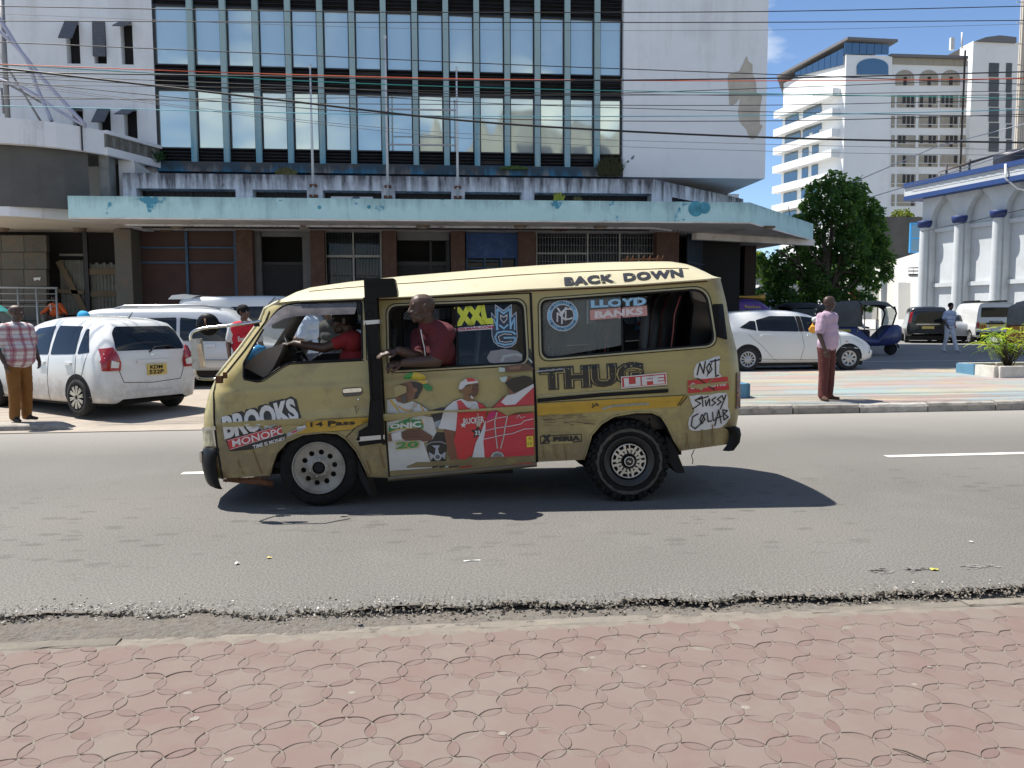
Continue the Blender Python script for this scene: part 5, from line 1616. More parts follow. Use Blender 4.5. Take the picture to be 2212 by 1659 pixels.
# sliding door rail on the quarter panel
mb=MB(); mb.tube([Sp(x,y,.006) for x,y in resample([(1161,865),(1300,853),(1443,844)],20,False)],.016,8); mb.build('door_rail',m_blk,van)
mb=MB(); mb.tube([Sp(x,y,.010) for x,y in resample([(1161,856),(1443,836)],20,False)],.006,6); mb.build('rail_lip',m_trim,van)
def plate(name,poly,m,off=.004,th=.006,step=10,par=van,**kw):
 """a thin raised plate that follows the panel"""
 v,t=sheet2d(poly,step=step); mb=MB(); n=len(v)
 mb.add([Sp(x,y,off+th) for x,y in v],t)
 lp=resample(poly,step); k=len(lp)
 mb.add([Sp(x,y,off+th) for x,y in lp]+[Sp(x,y,off-.002) for x,y in lp],[(i,(i+1) % k,(i+1) % k+k,i+k) for i in range(k)])
 return mb.build(name,m,par,fix=False,**kw)
zE=lambda x,y: ((860+x/3.16)/1.8517,(1480+y/3.16)/1.8517)
hd=plate('door_handle',round_corners([zE(1600,230),zE(1865,212),zE(1862,320),zE(1615,345)],8),m_van,.002,.006)
plate('handle_flap',round_corners([zE(1615,242),zE(1852,226),zE(1852,275),zE(1615,292)],4),m_chrome,.009,.006,par=hd)
c=Sp(*zE(1815,372)); mb=MB(); mb.ico(c,.012,2,(1,.5,1)); mb.build('door_lock',m_chrome,van)
zS=lambda x,y: ((1480+x/3.318)/1.8517,(1150+y/3.318)/1.8517)
hd=plate('door_handle',round_corners([zS(312,1310),zS(500,1295),zS(575,1370),zS(570,1520),zS(345,1540)],12),M('handle_cup',(.24,.19,.08),.5,var=.3,vs=10),.001,.004)
plate('handle_flap',round_corners([zS(415,1325),zS(478,1325),zS(482,1535),zS(420,1540)],3),m_van,.010,.022,par=hd)

# black side vent behind the quarter window, headlamp, bumpers, tail lamp
plate('side_vent',round_corners([(1538.5,657),(1562,656),(1571.5,734),(1548,728)],4),m_pl,.002,.006)
zN=lambda x,y: ((780+x/2.91)/1.8517,(1640+y/2.91)/1.8517)
plate('headlamp',[zN(88,240),zN(205,235),zN(240,420),zN(105,425)],M('lamp_glass',(.42,.38,.25),.15,var=.4,vs=20,spec=.8),.003,.012)
plate('lamp_bezel',[zN(80,205),zN(235,190),zN(240,232),zN(84,240)],m_chrome,.003,.014)
plate('lamp_bezel',[zN(203,236),zN(222,234),zN(245,420),zN(228,422)],m_chrome,.003,.014)
Vd=lambda x,y,d: Vp(x,y,0)+VN*d
# front bumper: battered black moulding wrapped round the corner
rows=[]
for (x,y) in (zN(100,440),zN(90,540),zN(88,640),zN(105,740),zN(140,860),zN(165,905)):
 rows.append([Vd(x+28,y+4,.012),Vd(x+21,y+3,.0),Vd(x+12,y+2,.015),Vd(x-2,y,.06),Vd(x-15,y,.15),Vd(x-36,y,.5),Vd(x-40,y,.85),Vd(x-36,y,1.2),Vd(x-14,y,1.54),Vd(x+8,y,1.63),Vd(x+50,y,1.70)])
rows[0]=[p+VU*.02 for p in rows[0]]
mb=MB(); mb.grid([[p+VU*.03 for p in rows[0]]]+rows+[[p+VU*.03 for p in rows[-1]]]); mb.build('front_bumper',m_pl,van,fix=False)
mb=MB(); c=Vd(zN(66,580)[0]-10,zN(66,580)[1],.16); mb.cbox(c,(.02,.10,.09)); mb.build('fog_lamp',m_chrome,van,bevel=.006)
zQ=lambda x,y: ((2100+x/1.58)/1.8517,(1000+y/1.58)/1.8517)
rows=[]
for (x,y) in ((1589,922),(1600,928),(1603,940),(1600,956),(1587,973)):
 rows.append([Vd(x-26,y+1,.01),Vd(x-16,y+.5,-.03),Vd(x-3,y,-.01),Vd(x+6,y,.09),Vd(x+12,y,.5),Vd(x+12,y,1.2),Vd(x,y,1.62),Vd(x-20,y,1.70)])
mb=MB(); mb.grid(rows); mb.build('rear_bumper',m_pl,van,fix=False)
plate('tail_lamp',[zQ(1340,775),zQ(1362,770),zQ(1362,1000),zQ(1336,1004)],M('tail_red',(.10,.008,.006),.2,var=.3,vs=20),.004,.014)
mb=MB()
cc=[Sp(*zQ(1070,1262),-.02),Sp(*zQ(1052,1300),-.02),Sp(*zQ(1062,1330),-.01),Sp(*zQ(1057,1352),-.02)]; mb.tube(cc,.004,5); mb.build('hanging_wire',m_blk,van)
mb=MB()
for i in range(9): p=Sp(1403+i*1.2,907+i*9.5,-.15); mb.cbox(p,(.012,.012,.022))
mb.build('chain',m_blk,van,kind='stuff')
# mud flaps
for pts in (((770,985),(792,1034),(808,1075),(800,1075),(780,1040),(765,1000)),((1438,940),(1456,960),(1478,1015),(1479,1022),(1462,1022),(1446,1000))):
 mb=MB(); mb.prism([Vp(x,y,.05) for x,y in pts],VN*.26); mb.build('mud_flap',m_blk,van)

# air intake snorkel with steel straps
zW=lambda x,y: ((760+x/1.4425)/1.8517,(1000+y/1.4425)/1.8517)
def solid(name,poly,i0,i1,m,par=van,bev=.012):
 mb=MB(); mb.prism([Vp(x,y,i0) for x,y in poly],VN*(i1-i0)); return mb.build(name,m,par,bevel=bev)
sn=solid('snorkel',[zW(1012,285),zW(1070,285),zW(1090,500),zW(1102,640),zW(1112,900),zW(1115,1110),zW(985,1120),zW(970,1090),zW(985,1050),zW(1028,1015),zW(1042,965),zW(1040,850),zW(1028,640)],-.075,.04,m_pl,bev=.018)
solid('snorkel_head',round_corners([zW(1002,168),zW(1180,162),zW(1196,240),zW(1196,268),zW(1075,275),zW(1072,300),zW(1008,300)],[3,5,3,4,3,2,3]),-.10,.06,m_pl,sn,.012)
for y in (188,205): solid('head_rib',[zW(1022,y),zW(1176,y-6),zW(1176,y-1),zW(1022,y+5)],-.108,-.095,m_pl,sn,0)
m_strap=M('strap_steel',(.45,.45,.45),.35,metal=.8)
solid('strap',[zW(1003,410),zW(1092,404),zW(1092,424),zW(1004,430)],-.082,.06,m_strap,sn,.003)
solid('strap',[zW(962,1082),zW(1122,1068),zW(1122,1090),zW(963,1104)],-.082,.06,m_strap,sn,.003)
for (x,y) in ((1040,368),(1053,620),(1074,848)):
 mb=MB(); mb.lathe([(.0,-.003),(.016,-.003),(.02,.004),(.026,.004),(.028,-.004)],Vp(*zW(x,y),-.078),'Y',14); mb.build('plug',m_blk,sn)

# wind deflector over the front window
zF=lambda x,y: ((760+x/2.989)/1.8517,(1180+y/2.989)/1.8517)
up_=[zF(865,405),zF(960,280),zF(1060,180),zF(1160,125),zF(1300,112),zF(1600,105),zF(2000,98)]
lo_=[zF(900,410),zF(990,350),zF(1110,290),zF(1230,258),zF(1360,248),zF(1600,240),zF(1968,228)]
ru=resample(up_,10,False); rlw=resample(lo_,10,False); n_=28
def pick(l,t):
 i=t*(len(l)-1); a=int(min(i,len(l)-2)); f=i-a; return (l[a][0]+(l[a+1][0]-l[a][0])*f,l[a][1]+(l[a+1][1]-l[a][1])*f)
m_defl=M('deflector_smoke',(.16,.145,.14),.25,var=.6,vs=7,vcol=(.05,.045,.045),coat=.3)
mb=MB(); mb.grid([[Sp(*pick(ru,i/n_),.012) for i in range(n_+1)],[Sp(*[(a+b)/2 for a,b in zip(pick(ru,i/n_),pick(rlw,i/n_))],.035) for i in range(n_+1)],[Sp(*pick(rlw,i/n_),.045) for i in range(n_+1)]])
mb.build('wind_deflector',m_defl,van,fix=False)

# mirrors on tubular arms at the nose
m_mirb=M('mirror_shell',(.50,.49,.44),.35,metal=.35,var=.3,vs=15,dirt=(.2,.13,.08),ds=20,da=.7)
mr=thing('mirror_root',None,None); bpy.data.objects.remove(mr)
arm=MB(); path=smooth_poly([zF(850,310),zF(700,338),zF(400,372),zF(200,392),zF(60,425),zF(8,480),zF(10,560)],4,closed=False)
arm.tube([Vp(x,y,-.02-.16*min(1,(570-x)/60 if x < 570 else 0)) for x,y in path],.012,8); arm=arm.build('mirror_arm',m_chrome,van)
low=MB(); path=smooth_poly([zF(60,880),zF(70,960),zF(120,1000),zF(250,1005),zF(330,1000)],4,closed=False)
low.tube([Vp(x,y,-.18+.16*min(1,max(0,(x-420)/40))) for x,y in path],.011,8); low.build('mirror_arm',m_chrome,van)
box=[zF(0,530),zF(120,518),zF(165,880),zF(30,890)]
mb=MB(); mb.prism([Vp(x,y,-.21) for x,y in round_corners(box,5)],VN*.06); o=mb.build('mirror',m_mirb,van,bevel=.012)
mb=MB(); mb.prism([Vp(x,y,-.213) for x,y in ((zF(85,590)),zF(135,585),zF(165,860),zF(120,868))],VN*.01); mb.build('mirror_glass',M('mirror_glass',(.5,.42,.36),.12,metal=.9,var=.4,vs=12),o)
c=Vp(*zF(212,355),-.12)
mb=MB(); mb.lathe([(0,-.028),(.05,-.024),(.085,-.01),(.092,.004),(.085,.010),(0,.012)],c,'Y',24); o=mb.build('round_mirror',m_pl,van)
mb=MB(); mb.tube([c+Vector((-.01,-.04,.05)),c+Vector((.0,-.05,.0)),c+Vector((.01,-.05,-.05))],.008,6); mb.build('mirror_stem',m_rust,o)
mb=MB(); mb.cbox(Vp(*zF(350,1010),-.01),(.05,.05,.06)); mb.cbox(Vp(*zF(420,960),.0),(.03,.03,.05)); mb.build('arm_clamp',m_rust,van,kind='stuff')
mb=MB(); mb.cbox(Vp(*zF(800,355),.02),(.04,.03,.03)); mb.build('arm_clamp',m_blk,van)

# wheels
m_tyre=M('tyre',(.012,.012,.012),.9,spec=.2,var=.4,vs=9,dirt=(.032,.028,.025),ds=12,da=.6,bump=.1,bs=60)
m_tyred=M('tyre_dust',(.088,.078,.066),.95,var=.5,vs=14)
m_rimf=M('rim_dusty_steel',(.30,.285,.255),.55,metal=.35,var=.3,vs=9,dirt=(.14,.11,.08),ds=8,da=.7)
m_rimb=M('rim_black',(.012,.012,.013),.4); m_alloy=M('spoke_alloy',(.58,.56,.50),.35,metal=.5,var=.2,vs=10)
def rotY(mb_v,c,a): pass
def wheel_front(c,name,lab=None):
 """steel wheel with ten round holes and an open hub; outer face at c, axle along +VN"""
 w=bpy.data.objects.new(name,None); COL.objects.link(w); w.parent=van; ORG[w.name]=Vector(); w.location=c-ORG[van.name]; w.rotation_euler=(0,0,VA)
 if lab: w['label']=lab
 mb=MB(); mb.lathe([(.215,.03),(.235,.012),(.265,.0),(.30,.004),(.322,.025),(.333,.05),(.336,.10),(.333,.15),(.322,.18),(.29,.20),(.215,.19)],(0,0,0),'Y',48); mb.build('tyre',m_tyre,w,org=(0,0,0))
 # disc with holes: annular grid whose holes are cut in plan
 out=[(.208*math.cos(i*2*math.pi/60),.208*math.sin(i*2*math.pi/60)) for i in range(60)]
 holes=[]
 for k in range(10):
  a=k*2*math.pi/10+.16; cx,cy=.132*math.cos(a),.132*math.sin(a)
  holes.append([(cx+.0235*math.cos(j*.5236)*1.0,cy+.0235*math.sin(j*.5236)) for j in range(12)])
 holes.append([(.054*math.cos(-i*2*math.pi/24),.054*math.sin(-i*2*math.pi/24)) for i in range(24)])
 dep=[(0,-.004),(.055,.0),(.075,.002),(.095,.018),(.13,.030),(.165,.020),(.185,.014),(.20,.012),(.21,.010)]
 v,t=sheet2d(out,holes,step=.012)
 mb=MB(); mb.smooth=True; mb.add([(x,lerp_tab(dep,math.hypot(x,y))+.012,y) for x,y in v],t)
 for h in holes: mb.grid([[(x,lerp_tab(dep,math.hypot(x,y))+.012,y) for x,y in h+h[:1]],[(x,lerp_tab(dep,math.hypot(x,y))+.045,y) for x,y in h+h[:1]]])
 mb.lathe([(.206,.022),(.214,.004),(.222,.003),(.224,.012),(.218,.03)],(0,0,0),'Y',48)
 r_=mb.build('rim',m_rimf,w,org=(0,0,0),fix=False)
 mb=MB(); mb.lathe([(0,.02),(.03,.018),(.046,.022),(.05,.05),(.052,.08)],(0,0,0),'Y',24); mb.build('hub',m_blk,w,org=(0,0,0))
 for k in range(6):
  a=k*math.pi/3+.3; mb=MB(); mb.lathe([(0,-.012),(.007,-.010),(.009,.004),(.009,.016)],(.072*math.cos(a),.008,.072*math.sin(a)),'Y',8); mb.build('wheel_nut',m_alloy,w,org=(0,0,0))
 mb=MB(); mb.lathe([(0,.095),(.205,.09),(.21,.03)],(0,0,0),'Y',24); mb.build('brake_drum',m_under,w,org=(0,0,0))
 return w
def wheel_rear(c,name,lab=None):
 """knobbly off-road tyre on a black wheel with a bright webbed face"""
 w=bpy.data.objects.new(name,None); COL.objects.link(w); w.parent=van; ORG[w.name]=Vector(); w.location=c-ORG[van.name]; w.rotation_euler=(0,0,VA)
 if lab: w['label']=lab
 mb=MB(); mb.lathe([(.21,.035),(.225,.012),(.26,-.004),(.30,.002),(.325,.02),(.336,.045),(.338,.12),(.336,.20),(.325,.225),(.29,.24),(.21,.22)],(0,0,0),'Y',48); mb.build('tyre',m_tyre,w,org=(0,0,0))
 mb=MB()
 for k in range(34):
  a=k*2*math.pi/34
  for (rr,y0,y1,dw,da_) in ((.344,.02,.075,.046,0),(.345,.085,.155,.05,.09),(.344,.165,.22,.046,0)):
   R_=Matrix.Rotation(-(a+da_),3,'Y')
   cc=R_ @ Vector((rr,0,0)); cc.y=(y0+y1)/2
   mb.cbox(cc,(.022,y1-y0,dw),R_)
  R_=Matrix.Rotation(-(a+(.05 if k % 2 else 0)),3,'Y'); cc=R_ @ Vector((.318 if k % 2 else .312,0,0)); cc.y=.004
  mb.cbox(cc,(.045 if k % 2 else .03,.022,.036),R_)
 mb.build('tread_block',m_tyre,w,org=(0,0,0),kind='stuff')
 # dusty worn ring on the sidewall with a ragged rim
 mb=MB(); q=72
 rows=[[((r0+(.008*nz(i*.55,r0*40)+(.006 if i % 3 == 0 else 0) if e else 0))*math.cos(i*2*math.pi/q),-.0065+(.004 if e == 2 else 0),(r0+(.008*nz(i*.55,r0*40) if e else 0))*math.sin(i*2*math.pi/q)) for i in range(q+1)] for r0,e in ((.262,1),(.285,2))]
 mb.grid(rows); mb.build('dust_ring',m_tyred,w,org=(0,0,0),fix=False)
 mb=MB(); mb.lathe([(0,.06),(.06,.06),(.07,.085),(.145,.075),(.16,.045),(.175,.02),(.20,.016),(.212,.004),(.222,.006),(.222,.04)],(0,0,0),'Y',48); mb.build('rim',m_rimb,w,org=(0,0,0))
 # webbed face: outer ring, eight Y spokes
 mb=MB(); mb.lathe([(.140,.034),(.142,.022),(.150,.022),(.152,.034)],(0,0,0),'Y',48)
 for k in range(8):
  a=k*math.pi/4+.13; P=lambda r_,b: Vector((r_*math.cos(b),.03,r_*math.sin(b)))
  mb.bar(P(.080,a-.30),P(.108,a),.012,.016); mb.bar(P(.080,a+.30),P(.108,a),.012,.016) if False else None
  mb.bar(P(.070,a-.24),P(.143,a-.15),.011,.02); mb.bar(P(.070,a+.24),P(.143,a+.15),.011,.02)
  mb.bar(P(.108,a+.18),P(.108,a+.605),.010,.016)
 mb.build('spoke',m_alloy,w,org=(0,0,0),kind='stuff')
 mb=MB(); mb.lathe([(0,.004),(.038,.004),(.044,.012),(.046,.05)],(0,0,0),'Y',24); mb.lathe([(.056,.03),(.066,.022),(.078,.03),(.08,.06)],(0,0,0),'Y',24); cap=mb.build('hub_cap',m_rimb,w,org=(0,0,0))
 mb=MB(); mb.lathe([(.036,.0035),(.040,.001),(.044,.0035)],(0,0,0),'Y',28); mb.build('cap_ring',m_alloy,w,org=(0,0,0))
 mb=MB(); mb.add([(-.018,.0025,.0),(-.006,.0025,.012),(.0,.0025,.002),(.006,.0025,.006),(.018,.0025,-.006),(.004,.0025,-.012),(-.002,.0025,-.004),(-.010,.0025,-.004)],[(0,1,2,7),(2,3,6),(3,4,5,6)]); mb.build('cap_mark',m_alloy,w,org=(0,0,0),fix=False)
 return w
cf=Vp(688,1020,.015); cf.z=.336; cr=Vp(1359.7,999.4,-.015); cr.z=.352
wheel_front(cf,'wheel','front wheel with dusty ten hole steel rim'); wheel_rear(cr,'wheel','knobbly rear wheel with black and silver webbed rim')
for c0_,f_ in ((cf,wheel_front),(cr,wheel_rear)):
 o=f_(c0_+VN*(VWID-.02),'wheel'); o.rotation_euler=(0,0,VA+math.pi)

# inside: floor, dashboard, wheel, seats, far trim
m_seat=M('seat_vinyl',(.010,.010,.011),.35,var=.3,vs=5); m_pipe=M('seat_piping',(.16,.03,.025),.5); m_dash=M('dash_grey',(.21,.18,.15),.7,var=.3,vs=4)
mb=MB(); rows=[]
for dn in (.16,.5,.85,1.2,1.52): rows.append([Vp(*zF(645,860),dn),Vp(*zF(760,740),dn),Vp(*zF(900,650),dn),Vp(*zF(1040,600),dn),Vp(*zF(1120,590),dn),Vp(*zF(1080,700),dn),Vp(*zF(1000,860),dn),Vp(*zF(900,1000),dn)])
# depth moves a pixel point outwards as well, so keep every row at the near row's place along the van
for r_ in rows[1:]:
 for i,p in enumerate(r_): r_[i]=rows[0][i]+VN*(VN.dot(p-rows[0][i]))
mb.grid(rows); mb.add(rows[0],[tuple(range(8))]); mb.build('dashboard',m_dash,van,fix=False)
c=Vp(*zF(1300,700),.45); sw=MB()
ax=Vector((.75,0,.55)).normalized(); e1=Vector((0,1,0)); e2=ax.cross(e1)
sw.tube([c+(e1*math.cos(i*.3307)+e2*math.sin(i*.3307))*.19 for i in range(20)],.014,8,cap=False); sw.bar(c-e1*.18,c+e1*.18,.03); sw.bar(c,c-ax*.35,.05); sw.build('steering_wheel',m_pl,van)
def seat(px,py,dn,w,h=.72,tilt=.22,name='seat',pads=3):
 """bench with an upright back of channelled pads; px, py = top of the back at the near side"""
 top=Vp(px,py,.12); base=Vector((top.x,top.y,.62))+VN*(dn-.12); k=MB()
 s_=bpy.data.objects.new(name,None); COL.objects.link(s_); s_.parent=van; ORG[s_.name]=ORG[van.name]
 hb=top.z-.62
 for i in range(pads):
  a=base+VN*(w*i/pads+.01); b=base+VN*(w*(i+1)/pads-.01)
  mb=MB(); n=8
  rows=[]
  for (dx,z) in ((.0,.18),(.02,.25),(.10+tilt*hb*.0,.35),(.0,.5),(.0,.6),(.0,.7),(.0,.85),(.0,.97),(.0,1.0)): pass
  prof=[(-.22,.14),(-.06,.17),(.02,.2),(.06,.35),(.10,.55),(.12,.70),(.13,.82),(.18,.95),(.22,1.0),(.28,.99),(.30,.9),(.27,.6),(.22,.2),(.2,.0)]
  pts=[(x*1.0,z*hb) for x,z in prof]
  for u in (0,.12,.5,.88,1):
   bul=.035*math.sin(math.pi*u)-(.02 if u in (0,1) else 0)
   p=a.lerp(b,u); rows.append([p+VU*(x-(bul if j < 9 else -bul))+Vector((0,0,z)) for j,(x,z) in enumerate(pts)])
  mb.grid(rows); mb.build('backrest_pad',m_seat,s_)
  pp=MB(); pp.tube([a+VU*(x-.004)+Vector((0,0,z)) for x,z in pts[2:8]],.007,5); pp.build('piping',m_pipe,s_)
 mb=MB(); mb.cbox(base+VN*w/2+VU*-.16+Vector((0,0,.06)),(.5,w,.16),Matrix.Rotation(VA,3,'Z')); mb.build('cushion',m_seat,s_,bevel=.03)
 return s_
seat(1430,624,.16,1.3); seat(1282,690,.20,.85); seat(1010,672,.35,.9); seat(1150,690,.20,.85)
seat(765,690,.22,.5,pads=1)
mb=MB(); mb.add([Vp(830,900,0)+VN*1.58,Vp(1560,850,0)+VN*1.58],[]);
# plastic bottle on the dashboard
mb=MB(); c=Vp(*zF(760,700),.8); mb.tube([Vp(*zF(690,740),.7),Vp(*zF(720,720),.7),Vp(*zF(850,650),.7),Vp(*zF(880,635),.7),Vp(*zF(900,625),.7)],[.05,.058,.055,.02,.018],12)
mb.build('water_bottle',M('bottle_blue',(.06,.28,.55),.1,spec=.8),org=c,label='clear blue plastic water bottle lying on the minibus dashboard',cat='bottle')

# ------------------------------------------------------------------ stickers and prints on the minibus: flat vinyl on its panels
PC={}
def pcol(c,rough=.35,var=.12):
 k=(tuple(round(q,3) for q in c),rough)
 if k not in PC:
  PC[k]=M('print_%02d' % len(PC),c,rough,var=var,vs=9,dirt=(c[0]*.6+.05,c[1]*.6+.045,c[2]*.6+.03),ds=9,da=.5,dlo=.56,dhi=.72)
 return PC[k]
WHT,BLK,RED,YEL=(.60,.60,.60),(.012,.012,.014),(.50,.03,.035),(.47,.29,.03)
GRN,LBL,NAV,SKN,GRY,GLD,BRD=(.03,.22,.08),(.23,.46,.66),(.02,.03,.06),(.17,.078,.045),(.22,.22,.24),(.55,.38,.08),(.06,.03,.022)
BARE=(.325,.27,.115)
class Decal:
 def __init__(s,fn=None,base=.002,z=lambda x,y: (x,y)): s.mb=MB(); s.m=[]; s.fn=fn or Sp; s.base=base; s.n=0; s.z=z
 def _c(s,c):
  m=pcol(c)
  if m not in s.m: s.m.append(m)
  s.mb.cur=s.m.index(m); s.n += 1
  return s.base+.0016+.0004*s.n
 def poly(s,pts,c,step=7,smooth=0):
  o=s._c(c)+(.0032 if c == BARE else 0); q=[s.z(*p) for p in pts]
  if smooth: q=smooth_poly(q,smooth)
  v,t=sheet2d(q,step=step); s.mb.add([s.fn(x,y,o) for x,y in v],t); return s
 def disc(s,c,r,col,n=28):
  return s.poly([(c[0]+r*math.cos(i*2*math.pi/n),c[1]+r*math.sin(i*2*math.pi/n)) for i in range(n)],col)
 def text(s,w,quad,c,bold=.03,space=1.0):
  o=s._c(c)+.0025; text_quad(s.mb,w,[s.z(*p) for p in quad],lambda x,y: s.fn(x,y,o),bold,space,7); return s
 def stroke(s,pts,w,c,closed=False):
  o=s._c(c)+.002; q=[Vector(s.z(*p)) for p in pts]
  if closed: q.append(q[0])
  k=s.z(1,0)[0]-s.z(0,0)[0]; w *= k/2
  q=[Vector(p) for p in resample(q,7,False)]
  for a,b in zip(q,q[1:]):
   d=(b-a)
   if d.length < 1e-6: continue
   d.normalize(); n=Vector((-d.y,d.x))*w; e=d*w*.5
   s.mb.add([s.fn(*p,o) for p in (a-n-e,b-n+e,b+n+e,a+n-e)],[(0,1,2,3)])
  return s
 def build(s,name,label=None,par=van):
  o=s.mb.build(name,s.m,par,fix=False)
  if label: o['label']=label
  return o
zM=lambda x,y: ((1500+x/3.352)/1.8517,(1450+y/3.352)/1.8517)
z8=lambda x,y: ((2000+x/2.212)/1.8517,(680+y/2.212)/1.8517)

d=Decal(z=zE)
d.poly([(75,605),(180,565),(212,578),(215,550),(340,518),(375,545),(385,500),(500,476),(540,492),(545,455),(640,428),(680,442),(680,408),(860,363),(872,372),(962,332),(1032,375),(1048,450),(1090,606),(900,625),(600,645),(270,668),(80,680)],BLK)
d.poly([(100,715),(440,700),(640,760),(160,890)],BLK)
d.text('BROOKS',((120,880),(1075,640),(990,350),(82,590)),WHT,.05)
d.poly([(78,668),(600,634),(1100,610),(1140,632),(1090,690),(830,700),(430,712),(98,722)],BARE)
d.poly([(130,885),(820,698),(850,720),(848,800),(905,800),(892,868),(480,1005),(190,1030)],BLK)
d.poly([(150,888),(818,703),(848,720),(846,803),(190,1012)],RED)
d.stroke([(158,895),(814,712)],5,WHT); d.stroke([(194,1004),(840,806)],5,WHT)
d.text('MONOPO',((225,976),(905,800),(885,712),(212,890)),(.66,.6,.6),.02)
d.poly([(840,700),(1100,690),(1010,740),(905,800),(850,806)],BARE)
d.text('TIME IS MONEY',((485,1000),(895,882),(886,842),(474,952)),WHT,.03)
d.poly([(905,800),(960,775),(1140,690),(1160,735),(980,815),(915,850)],(.35,.36,.38)); d.poly([(965,782),(1040,755),(1040,775),(975,802)],RED); d.stroke([(1040,730),(1140,715)],26,WHT); d.stroke([(470,735),(540,705),(600,760)],12,(.3,.36,.42)); d.stroke([(620,740),(760,690)],16,(.3,.36,.42))
d.build('sticker','black white and red sticker across the front door')
d=Decal(z=zE)
d.poly([(1150,655),(1950,597),(1945,640),(1720,752),(1000,812),(970,805),(1158,735)],YEL)
d.stroke([(1270,628),(1945,590)],5,BLK); d.stroke([(1480,778),(1720,760),(1940,645)],4,BLK)
d.text('14',((1205,722),(1365,712),(1365,655),(1205,662)),BLK,.02); d.text('Pass',((1425,712),(1770,690),(1770,635),(1425,645)),BLK,.035)
d.stroke([(1430,715),(1470,728),(1525,712)],5,BLK); d.stroke([(1425,660),(1450,640),(1480,668)],6,BLK)
d.build('stripe','yellow stripe reading 14 Pass')
d=Decal(z=zQ)
d.poly([(75,970),(1025,920),(968,990),(78,1048)],YEL); d.stroke([(965,982),(1005,925)],6,BLK); d.stroke([(978,982),(1025,925)],7,BLK); d.stroke([(75,966),(1020,916)],4,BLK)
d.stroke([(490,1005),(560,985),(640,980),(700,975),(780,972)],16,(.33,.33,.26)); d.text('JA',((420,1000),(470,995),(470,965),(420,970)),BLK,.02)
d.build('stripe','yellow stripe over the rear wheel')
# scratches and dents
d=Decal(z=zQ)
JS=random.Random(21)
for i in range(26):
 x=JS.uniform(80,380); y=JS.uniform(1045,1115)-x*.03; d.stroke([(x,y),(x+JS.uniform(20,90),y+JS.uniform(-4,6))],JS.uniform(1.5,6),(.20,.15,.07) if JS.random() < .6 else (.07,.05,.03))
for (x,y0,y1) in ((1025,1165,1255),(1120,1140,1240),(1185,1110,1230),(1290,1080,1170),(115,1250,1320),(190,1240,1315),(255,1235,1330)):
 d.stroke([(x,y0),(x+JS.uniform(0,12),y1)],7,(.26,.17,.07)); d.stroke([(x,y0+10),(x+8,y1)],3,(.07,.045,.02))
 d.disc((x,y0),7,(.22,.15,.06),10)
d.stroke([(75,768),(240,752)],8,(.35,.35,.33)); d.stroke([(80,775),(200,766)],5,BLK)
d.build('scratch',None)
d=Decal(z=zN)
for pts in ([(500,585),(515,640),(530,670)],[(670,455),(720,600),(775,740)],[(545,720),(560,750)],[(2150,460),(2170,560),(2205,680)],[(2000,590),(2050,750)]): d.stroke(pts,16,(.24,.16,.06)); d.stroke(pts,6,(.08,.05,.02))
d.build('scratch',None)
d=Decal(z=zE); d.stroke([(1775,455),(1780,520),(1795,555)],9,(.10,.06,.03)); d.stroke([(1750,465),(1810,455)],5,(.10,.06,.03)); d.stroke([(1810,480),(1805,520)],6,(.10,.06,.03)); d.stroke([(85,418),(170,412)],4,(.15,.11,.05)); d.build('scratch',None)
d=Decal(z=zS); d.stroke([(150,900),(152,935)],14,(.2,.06,.04)); d.stroke([(1010,1085),(1080,1075)],9,(.12,.08,.05)); d.stroke([(290,1145),(305,1160)],8,BLK); d.build('scratch',None)

# window stickers
gl=lambda x,y,o=0: Sp(x,y,-.016+o)
d=Decal(gl,z=zS)
d.text('XXL',((1130,515),(1642,482),(1590,226),(1105,265)),(.62,.66,.04),.085,.92)
d.poly([(1112,540),(1645,496),(1648,550),(1120,585)],(.66,.62,.64)); d.text('XXLMAG.COM',((1125,574),(1640,540),(1640,505),(1122,542)),(.42,.02,.10),.05)
d.build('sticker','yellow lettered window sticker')
d=Decal(gl,z=zS)
d.poly([(1608,325),(1658,392),(1658,222),(1772,300),(1880,218),(1888,378),(1943,318),(1957,650),(1940,738),(1880,788),(1800,802),(1700,780),(1640,722),(1615,640)],(.42,.48,.55))
d.poly([(1616,352),(1668,420),(1668,246),(1772,318),(1870,240),(1876,402),(1934,346),(1948,648),(1930,730),(1876,778),(1800,790),(1706,770),(1650,716),(1625,640)],NAV)
d.stroke([(1685,560),(1690,285),(1772,345),(1855,280),(1868,545)],26,LBL); d.stroke([(1700,555),(1640,420)],18,LBL); d.stroke([(1860,545),(1918,400),(1920,560)],18,LBL)
d.stroke([(1730,365),(1772,395),(1818,362)],12,WHT); d.stroke([(1732,368),(1735,420),(1775,470),(1815,420),(1818,366)],10,WHT); d.stroke([(1720,500),(1775,545),(1830,495)],22,LBL)
d.stroke([(1930,620),(1890,590),(1780,582),(1690,600),(1660,660),(1690,735),(1790,762),(1890,745),(1925,700),(1925,665),(1780,668)],24,LBL); d.stroke([(1880,625),(1780,615),(1705,650),(1720,710),(1800,728),(1880,712)],10,WHT)
d.build('sticker','pale blue monogram window sticker')
d=Decal(gl,z=zQ)
c=(238,415)
d.disc(c,99,WHT); d.disc(c,95,LBL); d.disc(c,72,WHT); d.disc(c,68,(.045,.04,.05))
